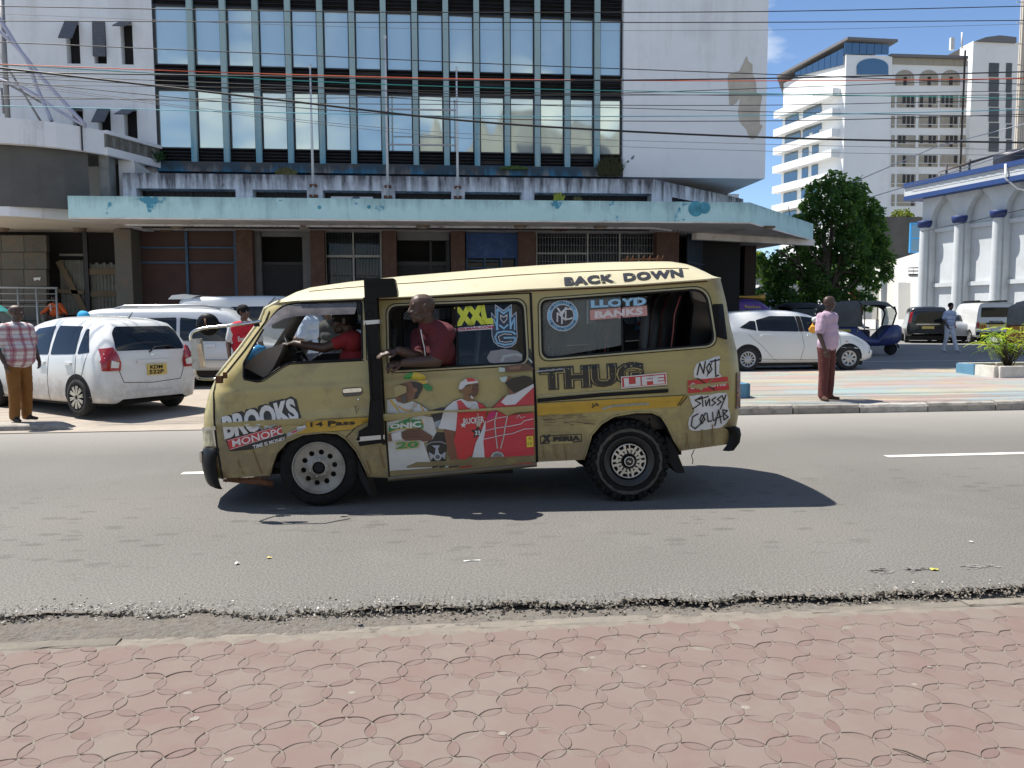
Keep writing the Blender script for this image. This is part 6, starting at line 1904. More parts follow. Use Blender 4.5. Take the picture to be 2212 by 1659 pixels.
for word,a0,a1,rr,top in (('NEWYORKCITY',205,335,84,True),('CITYOFMYDREAM',160,20,84,False)):
 for i,chx in enumerate(word):
  a=R(a0+(a1-a0)*(i+.5)/len(word)); q=Vector((c[0]+rr*math.cos(a),c[1]+rr*math.sin(a))); up=Vector((math.cos(a),math.sin(a)))*(1 if top else -1); rt=Vector((-up.y,up.x))
  h,w_=8,6; B_=lambda u,v: tuple(q+rt*u+up*v)
  d.text(chx,(B_(-w_,-h),B_(w_,-h),B_(w_,h),B_(-w_,h)),NAV,.03)
d.text('N',((200,455),(262,445),(262,385),(200,395)),WHT,0); d.text('C',((222,445),(300,440),(300,365),(222,372)),WHT,0); d.text('Y',((205,470),(262,465),(268,360),(198,365)),WHT,0)
d.build('sticker','round city badge window sticker')
d=Decal(gl,z=zQ)
d.text('LLOYD',((415,368),(768,350),(768,296),(412,316)),(.10,.20,.32),.085,1.05); d.text('LLOYD',((418,366),(765,348),(765,298),(415,318)),(.30,.52,.68),.05,1.05)
d.poly(round_corners([(410,380),(770,350),(774,415),(412,444)],8),(.52,.25,.23)); d.text('BANKS',((440,434),(745,408),(745,362),(440,388)),(.66,.60,.58),.05,1.05)
d.build('sticker','pale blue and pink lettered window sticker')
ff=lambda x,y,o=0: Vp(x,y,VWID-.075-o)
d=Decal(ff,z=zQ)
d.text('DURK',((782,352),(862,350),(862,314),(782,316)),(.62,.06,.16),.03); d.text('300',((776,390),(862,388),(862,358),(776,360)),(.62,.06,.16),.02)
d.poly([(705,425),(850,418),(815,500),(690,505)],(.03,.22,.48)); d.text('RICA',((708,458),(800,456),(800,428),(708,430)),(.55,.64,.72),.03); d.poly([(700,462),(745,460),(745,472),(700,474)],RED); d.text('ain',((715,498),(755,494),(758,470),(718,474)),(.5,.6,.72),.0)
d.build('sticker','blue and pink stickers on the offside glass')
d=Decal(ff,z=zQ); d.text('77',((112,370),(160,366),(160,328),(112,330)),(.55,.25,.25),.0); d.stroke([(110,355),(135,325),(165,330),(165,370),(130,385),(110,360)],4,(.55,.45,.45)); d.build('sticker')

# panel lettering
d=Decal(z=zQ)
d.text('THUG',((95,892),(758,850),(748,702),(88,742)),BLK,.10,1.0); d.text('THUG',((103,882),(748,842),(740,712),(97,750)),BARE,.06,1.03); d.text('THUG',((103,882),(748,842),(740,712),(97,750)),BLK,.035,1.03)
for i in range(34):
 x=JS.choice((JS.uniform(150,215),JS.uniform(520,600),JS.uniform(690,750),JS.uniform(95,740))); y=JS.uniform(740,870)-x*.04; d.poly([(x+JS.uniform(-6,6),y+JS.uniform(-8,8)) for _ in range(3)],BARE,step=None)
d.poly([(606,800),(893,774),(898,850),(610,876)],(.62,.6,.6)); d.poly([(612,806),(888,781),(892,845),(615,869)],RED); d.text('LIFE',((628,866),(884,842),(880,788),(624,812)),WHT,.06,1.05)
d.build('sticker','black THUG lettering with a red LIFE sticker')
d=Decal(z=zQ)
d.poly([(1068,805),(1085,720),(1135,700),(1165,690),(1222,668),(1232,690),(1226,775),(1243,800),(1180,812)],WHT,smooth=2)
d.stroke([(1088,790),(1105,715),(1128,780),(1140,705)],9,BLK); d.stroke([(1165,715),(1148,745),(1160,782),(1182,755),(1165,715)],8,BLK); d.stroke([(1150,800),(1185,700)],5,BLK); d.stroke([(1172,706),(1232,692)],9,BLK); d.stroke([(1202,690),(1206,800),(1225,790)],9,BLK)
d.poly([(1028,825),(1280,800),(1292,882),(1030,906)],RED); d.text('Supreme',((1048,892),(1272,868),(1272,818),(1048,842)),WHT,.02); d.poly([(1035,855),(1295,828),(1298,838),(1160,862),(1100,880),(1030,866)],BARE); d.stroke([(1090,812),(1150,850),(1200,885)],8,BLK); d.stroke([(1190,810),(1150,850),(1110,890)],7,(.26,.19,.08))
d.poly([(1038,925),(1160,915),(1275,903),(1282,990),(1298,1055),(1245,1118),(1190,1128),(1095,1142),(1037,1132),(1038,1060),(1072,1015)],WHT,smooth=2)
for pts in ([(1120,925),(1075,950),(1110,970),(1060,1005)],[(1120,930),(1125,990)],[(1095,945),(1160,925)],[(1140,950),(1145,985),(1165,940),(1168,985)],[(1205,930),(1180,950),(1205,965),(1180,985)],[(1240,925),(1215,945),(1240,960),(1215,980)],[(1245,920),(1258,950),(1270,915)],[(1258,950),(1235,1005)],
   [(1095,1035),(1060,1055),(1050,1110),(1075,1130),(1110,1100)],[(1120,1040),(1105,1070),(1118,1098),(1138,1070),(1120,1040)],[(1105,1105),(1140,1030)],[(1150,1030),(1158,1085),(1180,1080)],[(1185,1025),(1190,1078),(1210,1072)],[(1200,1110),(1225,1010),(1240,1095)],[(1205,1065),(1245,1050)],[(1250,1010),(1258,1075),(1285,1055),(1258,1035),(1280,1015),(1250,1010)]): d.stroke(pts,8,BLK)
d.build('sticker','white and red handwritten sticker at the rear corner')
d=Decal(z=zQ)
d.stroke([(98,1178),(356,1164),(358,1210),(98,1224)],5,BLK,closed=True); d.text('X',((104,1222),(170,1218),(166,1166),(106,1170)),BLK,.08); d.text('PERIA',((178,1214),(350,1204),(350,1172),(178,1182)),BLK,.06); d.poly([(155,1212),(300,1208),(300,1222),(155,1226)],BARE); d.text('SACCO',((160,1225),(295,1220),(295,1211),(160,1215)),BLK,.01)
d.build('sticker','small boxed black lettering sticker')
# BACK DOWN across the roof flank: laid on the roof skin
_rb=bmesh.new(); _rb.from_mesh(roof.data); _bv=BVHTree.FromBMesh(_rb); _ro=ORG[roof.name]
def onroof(x,y,o=0):
 dd=ray(x,y).normalized(); h=_bv.ray_cast(EYE-_ro,dd)
 p=(h[0]+_ro) if h[0] is not None else at(x,y,6.9)
 nn=h[1] if h[1] is not None else Vector((0,-1,0))
 if nn.y > 0: nn=-nn
 return p+nn*(o+.002)
for w_,q_,x0_ in (('BACK',((570,1030),(1018,995),(1000,925),(565,955)),580),('DOWN',((1095,990),(1622,948),(1610,880),(1085,920)),1100)):
 d=Decal(onroof,z=z8); d.text(w_,q_,(.025,.025,.03),.055,1.12)
 for i in range(20):
  x=JS.uniform(x0_,x0_+430); y=1030-(x-570)*.078-JS.uniform(0,75); d.poly([(x+JS.uniform(-8,8),y+JS.uniform(-10,10)) for _ in range(3)],(.50,.44,.22),step=None)
 d.build('lettering','worn black ' +w_+' lettering on the roof flank')

# the printed group of three men on the sliding door
d=Decal(z=zM)
P=d.poly; T=d.stroke
P([(720,650),(880,600),(940,600),(960,660),(900,760),(890,860),(800,880),(780,760)],(.03,.03,.035)); P([(790,800),(890,765),(884,862),(802,872)],(.28,.34,.38))
P([(690,1100),(800,935),(945,935),(962,1080),(950,1322),(760,1325),(700,1190)],(.018,.018,.02)); T([(680,1110),(760,1068),(880,1062),(955,1090)],14,(.25,.25,.27)); P([(758,1112),(872,1112),(846,1150),(858,1232),(802,1232),(812,1150)],(.33,.36,.42)); P([(720,1200),(790,1240),(880,1240),(950,1195),(940,1300),(890,1260),(800,1262),(745,1310)],(.33,.35,.38)); d.disc((840,1265),50,(.42,.44,.46)); d.disc((840,1265),32,(.10,.11,.13))
# first man: green and yellow cap, white jersey 20
P([(165,800),(350,760),(480,735),(640,712),(770,735),(825,930),(770,1030),(690,1060),(652,1075),(742,1332),(560,1335),(430,1388),(420,1412),(768,1402),(760,1415),(200,1452),(172,1050)],(.50,.51,.50))
P([(185,850),(330,790),(480,735),(610,742),(655,860),(642,892),(460,872),(300,892),(175,945)],GRN); P([(610,745),(650,810),(660,860),(625,800)],(.55,.22,.05))
T([(175,948),(300,896),(460,878),(640,896)],16,GLD)
d.text('ONIC',((195,888),(622,868),(615,782),(205,832)),(.60,.62,.60),.05)
P([(160,497),(268,480),(300,530),(400,550),(510,518),(600,560),(722,640),(660,672),(165,678)],(.52,.53,.52)); P([(185,500),(222,495),(322,625),(312,665),(250,590)],GLD); T([(320,590),(380,632),(450,645),(500,635)],22,(.55,.30,.05)); T([(610,580),(640,625),(655,668)],20,(.55,.30,.05)); T([(150,495),(268,478)],8,BLK); T([(515,518),(610,560),(722,640)],8,BLK)
P([(330,292),(470,252),(640,288),(612,400),(545,492),(450,505),(420,545),(300,520),(270,470)],SKN); P([(480,250),(642,285),(632,360),(565,482),(520,492),(548,380),(500,300)],(.02,.018,.018)); P([(510,350),(560,340),(570,385),(520,400)],(.25,.12,.07))
P([(380,218),(400,175),(450,142),(520,130),(492,218)],(.04,.30,.06)); P([(520,128),(600,140),(670,175),(692,215),(600,232),(480,218)],(.62,.48,.05)); P([(555,240),(702,235),(706,276),(640,292)],(.55,.36,.05)); P([(640,290),(700,280),(772,340),(766,376),(700,382),(655,345)],(.02,.20,.06)); T([(690,238),(702,275)],8,WHT)
T([(280,560),(340,690),(370,830)],9,(.40,.38,.25)); T([(510,560),(500,700),(450,860)],9,(.40,.38,.25)); d.disc((536,572),30,(.35,.33,.30)); d.disc((536,572),20,(.50,.36,.34))
P([(175,960),(222,948),(236,1052),(182,1062)],SKN); P([(355,930),(440,892),(600,878),(665,922),(772,990),(762,1042),(650,1062),(600,1042),(400,1048),(360,1010)],(.12,.058,.038)); P([(215,960),(345,922),(358,1028),(232,1048)],(.58,.58,.58))
for y in (930,965,1000): T([(375,y+10),(520,y-8),(600,y-5)],6,(.05,.025,.018))
d.text('20',((275,1170),(592,1148),(592,1042),(275,1062)),GLD,.07); d.text('20',((283,1162),(584,1142),(584,1050),(283,1070)),(.04,.22,.08),.04)
# second man: white durag with red panel, red jersey 33
P([(915,668),(1105,665),(1092,880),(1076,922),(845,882),(880,800)],(.56,.57,.58)); P([(905,660),(960,592),(1050,522),(1150,485),(1200,500),(1340,520),(1440,560),(1492,612),(1105,660)],(.56,.57,.58)); T([(905,655),(965,585),(1050,516),(1145,482)],8,BLK); T([(1340,515),(1440,555),(1495,608)],7,BLK)
P([(920,890),(1062,916),(1076,1150),(1122,1292),(1012,1310),(958,1100)],(.17,.07,.04))
P([(1105,672),(1500,650),(1482,760),(1410,980),(1312,1240),(1200,1302),(1110,1290),(1060,1050),(1086,900)],RED); P([(1085,522),(1150,505),(1235,600),(1300,628),(1112,650)],RED); P([(1370,530),(1440,560),(1496,610),(1395,622)],RED)
for i in range(9): P([(1086+i*3,525+i*15),(1110+i*2,532+i*15),(1088+i*3,540+i*15)],WHT,step=None)
d.text('RUCKER',((1195,828),(1470,805),(1462,718),(1180,752)),WHT,.03)
def star(c,r,col,k=.45): P([(c[0]+(r if i % 2 == 0 else r*k)*math.sin(i*math.pi/5),c[1]-(r if i % 2 == 0 else r*k)*math.cos(i*math.pi/5)) for i in range(10)],col,step=None)
star((1185,838),44,(.6,.58,.55)); star((1375,938),92,BLK); d.text('33',((1340,975),(1412,972),(1408,910),(1340,914)),(.6,.6,.62),.03)
P([(1170,360),(1240,288),(1382,272),(1388,380),(1372,440),(1310,472),(1340,516),(1250,522),(1190,500),(1185,430)],(.20,.095,.045)); P([(1300,300),(1388,290),(1388,390),(1370,442),(1310,470),(1230,430),(1300,400)],(.11,.05,.03)); P([(1122,372),(1165,375),(1160,422),(1130,400)],(.20,.095,.045))
P([(1120,352),(1140,272),(1210,222),(1290,208),(1365,232),(1386,270),(1240,292),(1160,362)],(.58,.58,.60)); P([(1220,215),(1300,207),(1372,246),(1242,260)],RED)
T([(1210,316),(1240,306),(1275,312)],11,BLK); T([(1325,305),(1350,298),(1378,304)],11,BLK); T([(1300,350),(1330,356),(1350,348)],8,(.05,.02,.015)); T([(1292,384),(1330,378),(1372,380)],14,(.15,.045,.04)); P([(1285,440),(1320,470),(1315,492),(1282,470)],WHT,step=None)
T([(1260,610),(1330,560),(1370,600)],9,(.42,.40,.34)); T([(1380,680),(1385,830)],12,(.42,.40,.34)); star((1388,830),48,(.42,.40,.30));
# third man: grey cap, black beard, big red shirt
P([(1530,652),(1640,648),(1780,716),(1850,700),(2130,670),(2136,1242),(1960,1252),(1740,1268),(1470,1272),(1450,1050),(1482,870),(1462,820)],(.48,.03,.05)); P([(1558,612),(1690,500),(1725,468),(1760,560),(1880,556),(2130,330),(2134,570),(1700,600)],(.46,.035,.045)); P([(1600,650),(1640,648),(1630,700),(1500,790),(1530,690)],(.42,.02,.14))
P([(1482,770),(1482,880),(1452,1060),(1470,1272),(1304,1272),(1350,1080),(1420,940)],(.55,.56,.58))
P([(1690,530),(1770,440),(1870,420),(2125,285),(2128,330),(1880,562),(1752,572)],(.56,.55,.57)); P([(1765,300),(1822,330),(1880,410),(1800,432)],SKN); T([(1558,612),(1650,530),(1740,440)],8,BLK)
P([(1740,272),(1830,210),(2000,175),(2100,198),(2125,285),(1960,372),(1862,404),(1800,350)],(.016,.014,.013)); P([(1665,205),(1760,185),(1800,210),(1750,262),(1700,262)],(.42,.52,.50)); P([(1780,185),(1840,190),(1800,232),(1750,262)],SKN)
P([(1740,50),(1900,25),(2040,12),(2122,70),(2122,102),(1752,126)],(.10,.05,.035)); P([(1790,60),(1960,40),(1940,90),(1800,100)],(.22,.11,.07)); P([(1658,62),(1742,70),(1742,124),(1664,126)],(.42,.50,.48))
T([(1500,800),(1620,750),(1780,720)],10,(.58,.5,.52)); T([(1480,915),(1620,880),(1830,850),(1960,822),(2000,782),(2120,755)],11,(.58,.5,.52)); T([(1455,1030),(1700,975),(1850,950),(2000,892),(2130,885)],11,(.58,.5,.52)); T([(1900,745),(1930,700),(1960,745),(2010,722)],7,(.55,.45,.47))
for pts in ([(1635,670),(1605,790),(1615,930),(1640,1150)],[(1775,722),(1745,860),(1730,980),(1685,1150)]): T(pts,15,(.46,.44,.40))
P([(1545,1268),(1575,1212),(1640,1188),(1705,1208),(1738,1262)],(.34,.35,.36)); P([(1580,1262),(1600,1228),(1640,1212),(1690,1228),(1708,1262)],(.16,.17,.18))
P([(2028,990),(2120,984),(2126,1130),(2036,1136)],(.62,.50,.04)); d.text('15',((2050,1108),(2112,1102),(2108,1068),(2048,1072)),(.30,.26,.04),.02); P([(2048,1040),(2078,1002),(2108,1036),(2078,1024)],(.4,.12,.03),step=None)
for (x0,x1,c) in ((765,850,BLK),(860,940,BLK),(945,985,(.3,.4,.42)),(990,1130,(.05,.03,.03)),(1135,1310,(.30,.03,.03)),(1830,2110,(.42,.04,.04))): P([(x0,1392-(30 if x0 > 1800 else 0)),(x1,1378-(34 if x0 > 1800 else 0)),(x1-8,1398-(36 if x0 > 1800 else 0)),(x0+10,1418-(52 if x0 > 1800 else 0))],c)
# bare paint where the ridge of the door has worn the print away
P([(100,690),(720,650),(1100,640),(1300,625),(2135,575),(2135,650),(1900,668),(1780,712),(1640,640),(1500,648),(1110,665),(900,668),(620,712),(340,760),(120,782)],BARE)
P([(250,330),(330,300),(420,320),(422,400),(270,470)],BARE)
d.build('sticker','large print of three men in jerseys on the sliding door')
d=Decal(lambda x,y,o=0: Sp(x,y,-.012+o),z=zS)
d.poly([(1550,930),(1600,842),(1780,815),(1950,838),(2020,885),(2020,985),(1940,995),(1740,1002),(1640,1008),(1580,990)],GRY); d.poly([(1725,985),(1760,900),(1960,868),(2020,900),(2020,925),(1930,900),(1790,930),(1765,990)],(.32,.36,.38))
d.build('sticker','grey cap of the printed man on the window glass')
d=Decal(z=zS)
d.poly([(2075,805),(2130,812),(2180,1030),(2175,1100),(2100,1085),(2060,970),(2085,900)],(.016,.014,.014)); d.poly([(2060,890),(2175,1000),(2175,1030),(2060,915)],(.40,.50,.50)); d.build('sticker')

# ------------------------------------------------------------------ other vehicles
m_white=M('car_white',(.66,.67,.66),.3,var=.06,vs=2,coat=.6)
m_silver=M('car_silver',(.36,.38,.40),.3,metal=.4,var=.1,vs=2,coat=.5)
m_cglass=Mglass('car_glass',tint=(.008,.010,.012),through=0,rough=.03)
m_hub=M('hubcap_silver',(.42,.43,.44),.35,metal=.5,var=.15,vs=9); m_lampr=M('lamp_red',(.30,.008,.012),.15,coat=.6); m_lampc=M('lamp_clear',(.62,.62,.58),.12,coat=.6)
m_plate=M('plate_yellow',(.60,.44,.12),.5); m_navy=M('tuk_blue',(.018,.03,.13),.4,var=.2,vs=3,coat=.3)
m_ctyre=M('car_tyre',(.018,.018,.019),.85,var=.3,vs=12)
grime(m_white,.75,.25,(.36,.31,.25))
class Car:
 """local axes: x forward, y left, z up. st: stations (x, z sill, z belt, z top, half width low, at belt, at top)"""
 def __init__(s,name,label,cat,loc,rz,st,paint,n=4,group=None,inner=None):
  s.t=thing(name,label,cat,loc,rz,group,local=True)
  st=smooth_poly(st,n,closed=False)
  rows=[]
  for x,z0,zb,zt,w0,wb,wt in st:
   h=[(w0*.80,z0),(w0*.97,z0+.03),(w0,z0+.12),(max(w0,wb)+.015,z0+(zb-z0)*.55),(wb+.004,zb-.06),(wb-.008,zb),(wb+(wt-wb)*.3,zb+(zt-zb)*.32),(wb+(wt-wb)*.65,zb+(zt-zb)*.66),(wt,zt-(zt-zb)*.13),(wt-.05,zt-(zt-zb)*.03),(wt*.72,zt+.012*min(1,(zt-zb)*3)),(wt*.35,zt+.028*min(1,(zt-zb)*3)),(0,zt+.033*min(1,(zt-zb)*3))]
   rows.append([(x,y,z) for y,z in h]+[(x,-y,z) for y,z in h[-2::-1]])
  mb=MB(); mb.grid(rows); e=MB()
  for r_,fl in ((rows[0],0),(rows[-1],1)):
   c=Vector((sum(p[0] for p in r_)/len(r_),0,sum(p[2] for p in r_)/len(r_))); mb.smooth=True
   k=len(mb.v); mb.add([c]+[Vector(p) for p in r_],[(0,i+1,i+2) for i in range(len(r_)-1)]+[(0,len(r_),1)])
  bm=bmesh.new(); me=mb.mesh('b',paint); bm.from_mesh(me); bmesh.ops.remove_doubles(bm,verts=bm.verts,dist=.0005); bmesh.ops.recalc_face_normals(bm,faces=bm.faces); bm.to_mesh(me)
  s.bv=BVHTree.FromBMesh(bm); bm.free()
  s.body=link('body',me,s.t)
 def hit(s,u,v,ax,off):
  o,d={'L': ((u,4,v),(0,-1,0)),'R': ((u,-4,v),(0,1,0)),'B': ((-6,u,v),(1,0,0)),'F': ((6,u,v),(-1,0,0)),'T': ((u,v,5),(0,0,-1))}[ax]
  o,d=Vector(o),Vector(d)
  h=s.bv.ray_cast(o,d)
  if h[0] is None:
   h=s.bv.find_nearest(o+d*5); return h[0]-d*off
  return h[0]-d*off
 def panel(s,name,poly,ax,mat,off=.006,step=.07,par=None,thick=0,r=0,**kw):
  if r: poly=round_corners(poly,r)
  v,t=sheet2d(poly,step=step); mb=MB(); mb.smooth=True; mb.add([s.hit(a,b,ax,off+thick) for a,b in v],t)
  if thick:
   lp=resample(poly,step); k=len(lp); mb.smooth=False
   mb.add([s.hit(a,b,ax,off+thick) for a,b in lp]+[s.hit(a,b,ax,-.01) for a,b in lp],[(i,(i+1) % k,(i+1) % k+k,i+k) for i in range(k)])
  return mb.build(name,mat,par or s.t,fix=False,**kw)
 def line(s,name,pts,ax,mat,r_=.006,off=.002,par=None):
  q=resample(pts,.08,False); mb=MB(); mb.tube([s.hit(a,b,ax,off) for a,b in q],r_,5); return mb.build(name,mat,par or s.t)
 def text(s,w,quad,ax,mat,off=.012,bold=.02,par=None):
  mb=MB(); text_quad(mb,w,quad,lambda a,b: s.hit(a,b,ax,off),bold); return mb.build('lettering',mat,par or s.t,fix=False)
 def wheel(s,x,y,r=.3,hub=m_hub,spokes=9,w=.19,arch=True,kind=0):
  sd=1 if y > 0 else -1
  y=s.hit(x,r+.22,'L' if sd > 0 else 'R',.014).y
  e=bpy.data.objects.new('wheel',None); COL.objects.link(e); e.parent=s.t; ORG[e.name]=Vector(); e.location=(x,y,r); e.rotation_euler=(0,0,math.pi if sd > 0 else 0)
  mb=MB(); mb.lathe([(r*.62,.02),(r*.7,-.004),(r*.9,-.002),(r*.985,.03),(r,.07),(r,w-.05),(r*.9,w),(r*.62,w)],(0,0,0),'Y',28); mb.build('tyre',m_ctyre,e)
  mb=MB(); mb.lathe([(0,.0),(r*.12,-.002),(r*.16,.014),(r*.57,.012),(r*.60,-.002),(r*.64,.0),(r*.64,.03)],(0,0,0),'Y',28); mb.build('rim',hub if kind == 0 else m_blk,e)
  mb=MB()
  for k in range(spokes):
   a=2*math.pi*k/spokes+.2; P=lambda q,b,yy=0: Vector((q*math.cos(b),yy,q*math.sin(b)))
   if kind == 0: mb.add([P(r*.30,a-.10,.006),P(r*.52,a-.16,.006),P(r*.52,a+.16,.006),P(r*.30,a+.10,.006)],[(0,1,2,3)])
   else: mb.bar(P(r*.12,a-.04),P(r*.6,a-.10),.018,.02); mb.bar(P(r*.12,a+.04),P(r*.6,a+.10),.018,.02)
  mb.build('spoke',m_blk if kind == 0 else m_alloy,e,kind='stuff',fix=kind != 0)
  if arch: s.panel('wheel_arch',[(x+(r+.055)*math.cos(i*.2618),r+.01+(r+.055)*math.sin(i*.2618)) for i in range(24)],'L' if sd > 0 else 'R',m_blk,.003,.06)
  return e
def heading(v): return math.atan2(v.y,v.x)

# 1. white hatchback seen from its left rear, beside the kerb
zH=.085
A=gd(176,899,zH); B=gd(374,877,zH); rt=Vector((B.x-A.x,B.y-A.y,0)).normalized(); fw=Vector((-rt.y,rt.x,0))
mid=(A+B)/2
org=mid.copy(); org.z=zH
hb=Car('hatchback','white hatchback with red tail lamps and a yellow rear plate parked at the left','car',org,heading(fw),
 [(-.66,.27,.82,.90,.66,.70,.62),(-.62,.21,.88,1.08,.78,.80,.64),(-.42,.20,.94,1.40,.84,.82,.57),(-.18,.19,.945,1.475,.845,.83,.58),(.4,.18,.93,1.525,.845,.83,.60),(1.1,.18,.90,1.52,.845,.83,.60),(1.75,.18,.88,1.40,.845,.83,.58),(2.35,.18,.87,1.08,.845,.82,.60),(2.75,.18,.86,.93,.84,.80,.62),(3.15,.20,.78,.80,.80,.74,.55),(3.35,.28,.66,.68,.66,.6,.4)],m_white)
hb.panel('rear_window',[(-.60,1.02),(.60,1.02),(.56,1.30),(.47,1.395),(-.47,1.395),(-.56,1.30)],'B',m_cglass,.008,r=.05)
hb.panel('side_window',[(-.28,1.0),(.02,.97),(.02,1.36),(-.05,1.36)],'L',m_cglass,r=.03); hb.panel('side_window',[(.08,.97),(.78,.95),(.78,1.41),(.14,1.40)],'L',m_cglass,r=.03); hb.panel('side_window',[(.85,.95),(1.75,.93),(1.45,1.36),(.88,1.41)],'L',m_cglass,r=.04)
for sg in (1,-1):
 tl=hb.panel('tail_lamp',[(sg*.80,.93),(sg*.56,.70),(sg*.80,.66)] if 0 else [(sg*.64,1.08),(sg*.755,1.06),(sg*.815,.86),(sg*.815,.72),(sg*.56,.72),(sg*.545,.84),(sg*.585,.96)],'B',m_lampr,.012,thick=.018)
 hb.panel('indicator',[(sg*.58,.84),(sg*.70,.88),(sg*.72,.77),(sg*.60,.76)],'B',m_lampc,.036,par=tl)
hb.line('tailgate_seam',[(-.58,.98),(-.60,.84),(-.55,.66),(-.50,.53),(0,.50),(.50,.53),(.55,.66),(.60,.84),(.58,.98)],'B',m_blk,.005)
pl=hb.panel('number_plate',[(-.24,.62),(.10,.62),(.10,.79),(-.24,.79)],'B',m_plate,.015,thick=.01)
hb.text('KDM',((.06,.715),(-.16,.715),(-.16,.775),(.06,.775)),'B',m_blk,.03,.03,pl); hb.text('522P',((.08,.635),(-.18,.635),(-.18,.70),(.08,.70)),'B',m_blk,.03,.03,pl)
hb.panel('plate_garnish',[(-.33,.82),(.28,.82),(.26,.87),(-.31,.87)],'B',m_white,.006,thick=.012)
hb.panel('badge',[(.035*math.cos(i*.6),.945+.024*math.sin(i*.6)) for i in range(10)],'B',m_chrome,.01,.03)
hb.line('rear_wiper',[(.05,.985),(-.06,1.06),(-.36,1.075)],'B',m_blk,.011,.02)
hb.panel('bumper_strip',[(-.36,.40),(.36,.40),(.34,.36),(-.34,.36)],'B',M('bumper_shade',(.5,.5,.48),.5),.004)  # flat strip, a little greyer than the white bumper around it
for pts in ([(.05,.95),(.05,.5),(.10,.22)],[(.82,.95),(.83,.22)],[(-.25,.98),(-.12,.62),(.05,.40)]): hb.line('door_seam',pts,'L',M('seam_grey',(.12,.12,.12),.7),.0035)
for x in (.15,.90):
 hb.panel('door_handle',[(x,.80),(x+.19,.80),(x+.19,.84),(x,.84)],'L',m_white,.01,thick=.02,r=.01)
for x,kd in ((0,1),(2.58,1)): hb.wheel(x,.80,.30,spokes=10,kind=1); hb.wheel(x,-.80,.30,arch=True,kind=1)
mb=MB(); mb.tube([hb.hit(.35,0,'T',0) if 0 else Vector((-.05,0,1.49)),Vector((-.20,0,1.62))],[.012,.005],6); mb.build('aerial',m_blk,hb.t)
mb=MB(); mb.box((-.3,-.7,.15),(2.9,.7,.3)); mb.build('underbody',m_under,hb.t)

def box_car(name,label,cat,px,py,d,flip,L,hgt,wid,paint,kind='wagon',group=None,rzoff=0.0):
 """a car side-on; its middle shows at photo column px, standing d metres off, nose to the right (or left if flip)"""
 p=at(px,py,d); g=gz(d); rz=math.pi if flip else 0
 h=L/2; w=wid/2; z=hgt
 if kind == 'suv': st=[(-h,.45,.9,1.05,w*.85,w*.88,w*.75),(-h+.04,.35,z*.56,z*.9,w,w*.97,w*.80),(-h+.25,.32,z*.56,z*.985,w,w*.97,w*.82),(-h+1.2,.32,z*.56,z,w,w*.97,w*.83),(.35,.32,z*.555,z*.985,w,w*.97,w*.82),(.85,.32,z*.55,z*.8,w,w*.96,w*.78),(1.2,.32,z*.54,z*.58,w,w*.95,w*.8),(h-.45,.34,z*.51,z*.54,w*.98,w*.92,w*.76),(h-.08,.4,z*.42,z*.46,w*.92,w*.85,w*.7),(h,.45,z*.34,z*.36,w*.8,w*.7,w*.6)]
 elif kind == 'sedan': st=[(-h,.35,.7,.72,w*.85,w*.85,w*.7),(-h+.12,.25,.88,.93,w*.97,w*.93,w*.75),(-h+.75,.2,.92,.99,w,w*.95,w*.76),(-h+1.25,.2,.93,1.28,w,w*.95,w*.66),(-h+1.9,.2,.92,z,w,w*.95,w*.66),(.2,.2,.91,z*.99,w,w*.95,w*.66),(.85,.2,.89,1.15,w,w*.94,w*.7),(1.25,.2,.87,.93,w,w*.93,w*.72),(h-.3,.22,.74,.77,w*.96,w*.86,w*.66),(h,.3,.55,.57,w*.8,w*.7,w*.5)]
 else: st=[(-h,.36,.72,.80,w*.80,w*.8,w*.66),(-h+.05,.24,.93,1.12,w*.96,w*.92,w*.70),(-h+.30,.20,.98,z*.94,w,w*.96,w*.68),(-h+.9,.19,.95,z*.995,w,w*.97,w*.70),(-.1,.19,.92,z,w,w*.97,w*.70),(.55,.19,.89,z*.90,w,w*.96,w*.70),(1.05,.19,.88,z*.70,w,w*.95,w*.72),(1.35,.19,.86,.94,w,w*.93,w*.72),(h-.28,.22,.73,.78,w*.95,w*.84,w*.62),(h-.06,.28,.60,.62,w*.85,w*.72,w*.52),(h,.34,.5,.52,w*.72,w*.6,w*.4)]
 c=Car(name,label,cat,(p.x,d,g),rz+rzoff,st,paint,group=group)
 mb=MB(); mb.box((-h+.3,-w+.12,.13),(h-.3,w-.12,.35)); mb.build('underbody',m_under,c.t)
 return c,('R' if not flip else 'L'),h,w
# 2. silver wagon with roof rails behind the hatchback
c,S_,h,w=box_car('station_wagon','pearl white estate car with roof rails parked behind the hatchback','car',452,740,17.6,False,4.6,1.60,1.76,m_silver if 0 else M('car_pearl',(.56,.58,.60),.3,metal=.15,coat=.5,var=.08,vs=2),'suv')
c.panel('side_window',[(-1.95,.98),(-1.35,.96),(-1.35,1.38),(-1.75,1.38)],S_,m_cglass,r=.04); c.panel('side_window',[(-1.28,.96),(-.42,.95),(-.42,1.42),(-1.28,1.40)],S_,m_cglass,r=.04); c.panel('side_window',[(-.35,.95),(.80,.93),(.45,1.32),(-.35,1.42)],S_,m_cglass,r=.04)
for x in (-1.3,-.38,.7): c.line('door_seam',[(x,.93),(x,.42)],S_,MATS['seam_grey'],.004)
for x in (-.62,.35): c.panel('door_handle',[(x-.2,.82),(x,.82),(x,.87),(x-.2,.87)],S_,m_white,.01,thick=.02)
for x in (-1.35,1.38): c.wheel(x,-.86,.32); c.wheel(x,.86,.32)
for y in (-.55,.55): mb=MB(); mb.tube([(-1.7,y,1.60),(-1.5,y,1.66),(0,y,1.67),(.4,y,1.60)],.022,6); mb.build('roof_rail',m_silver,c.t)
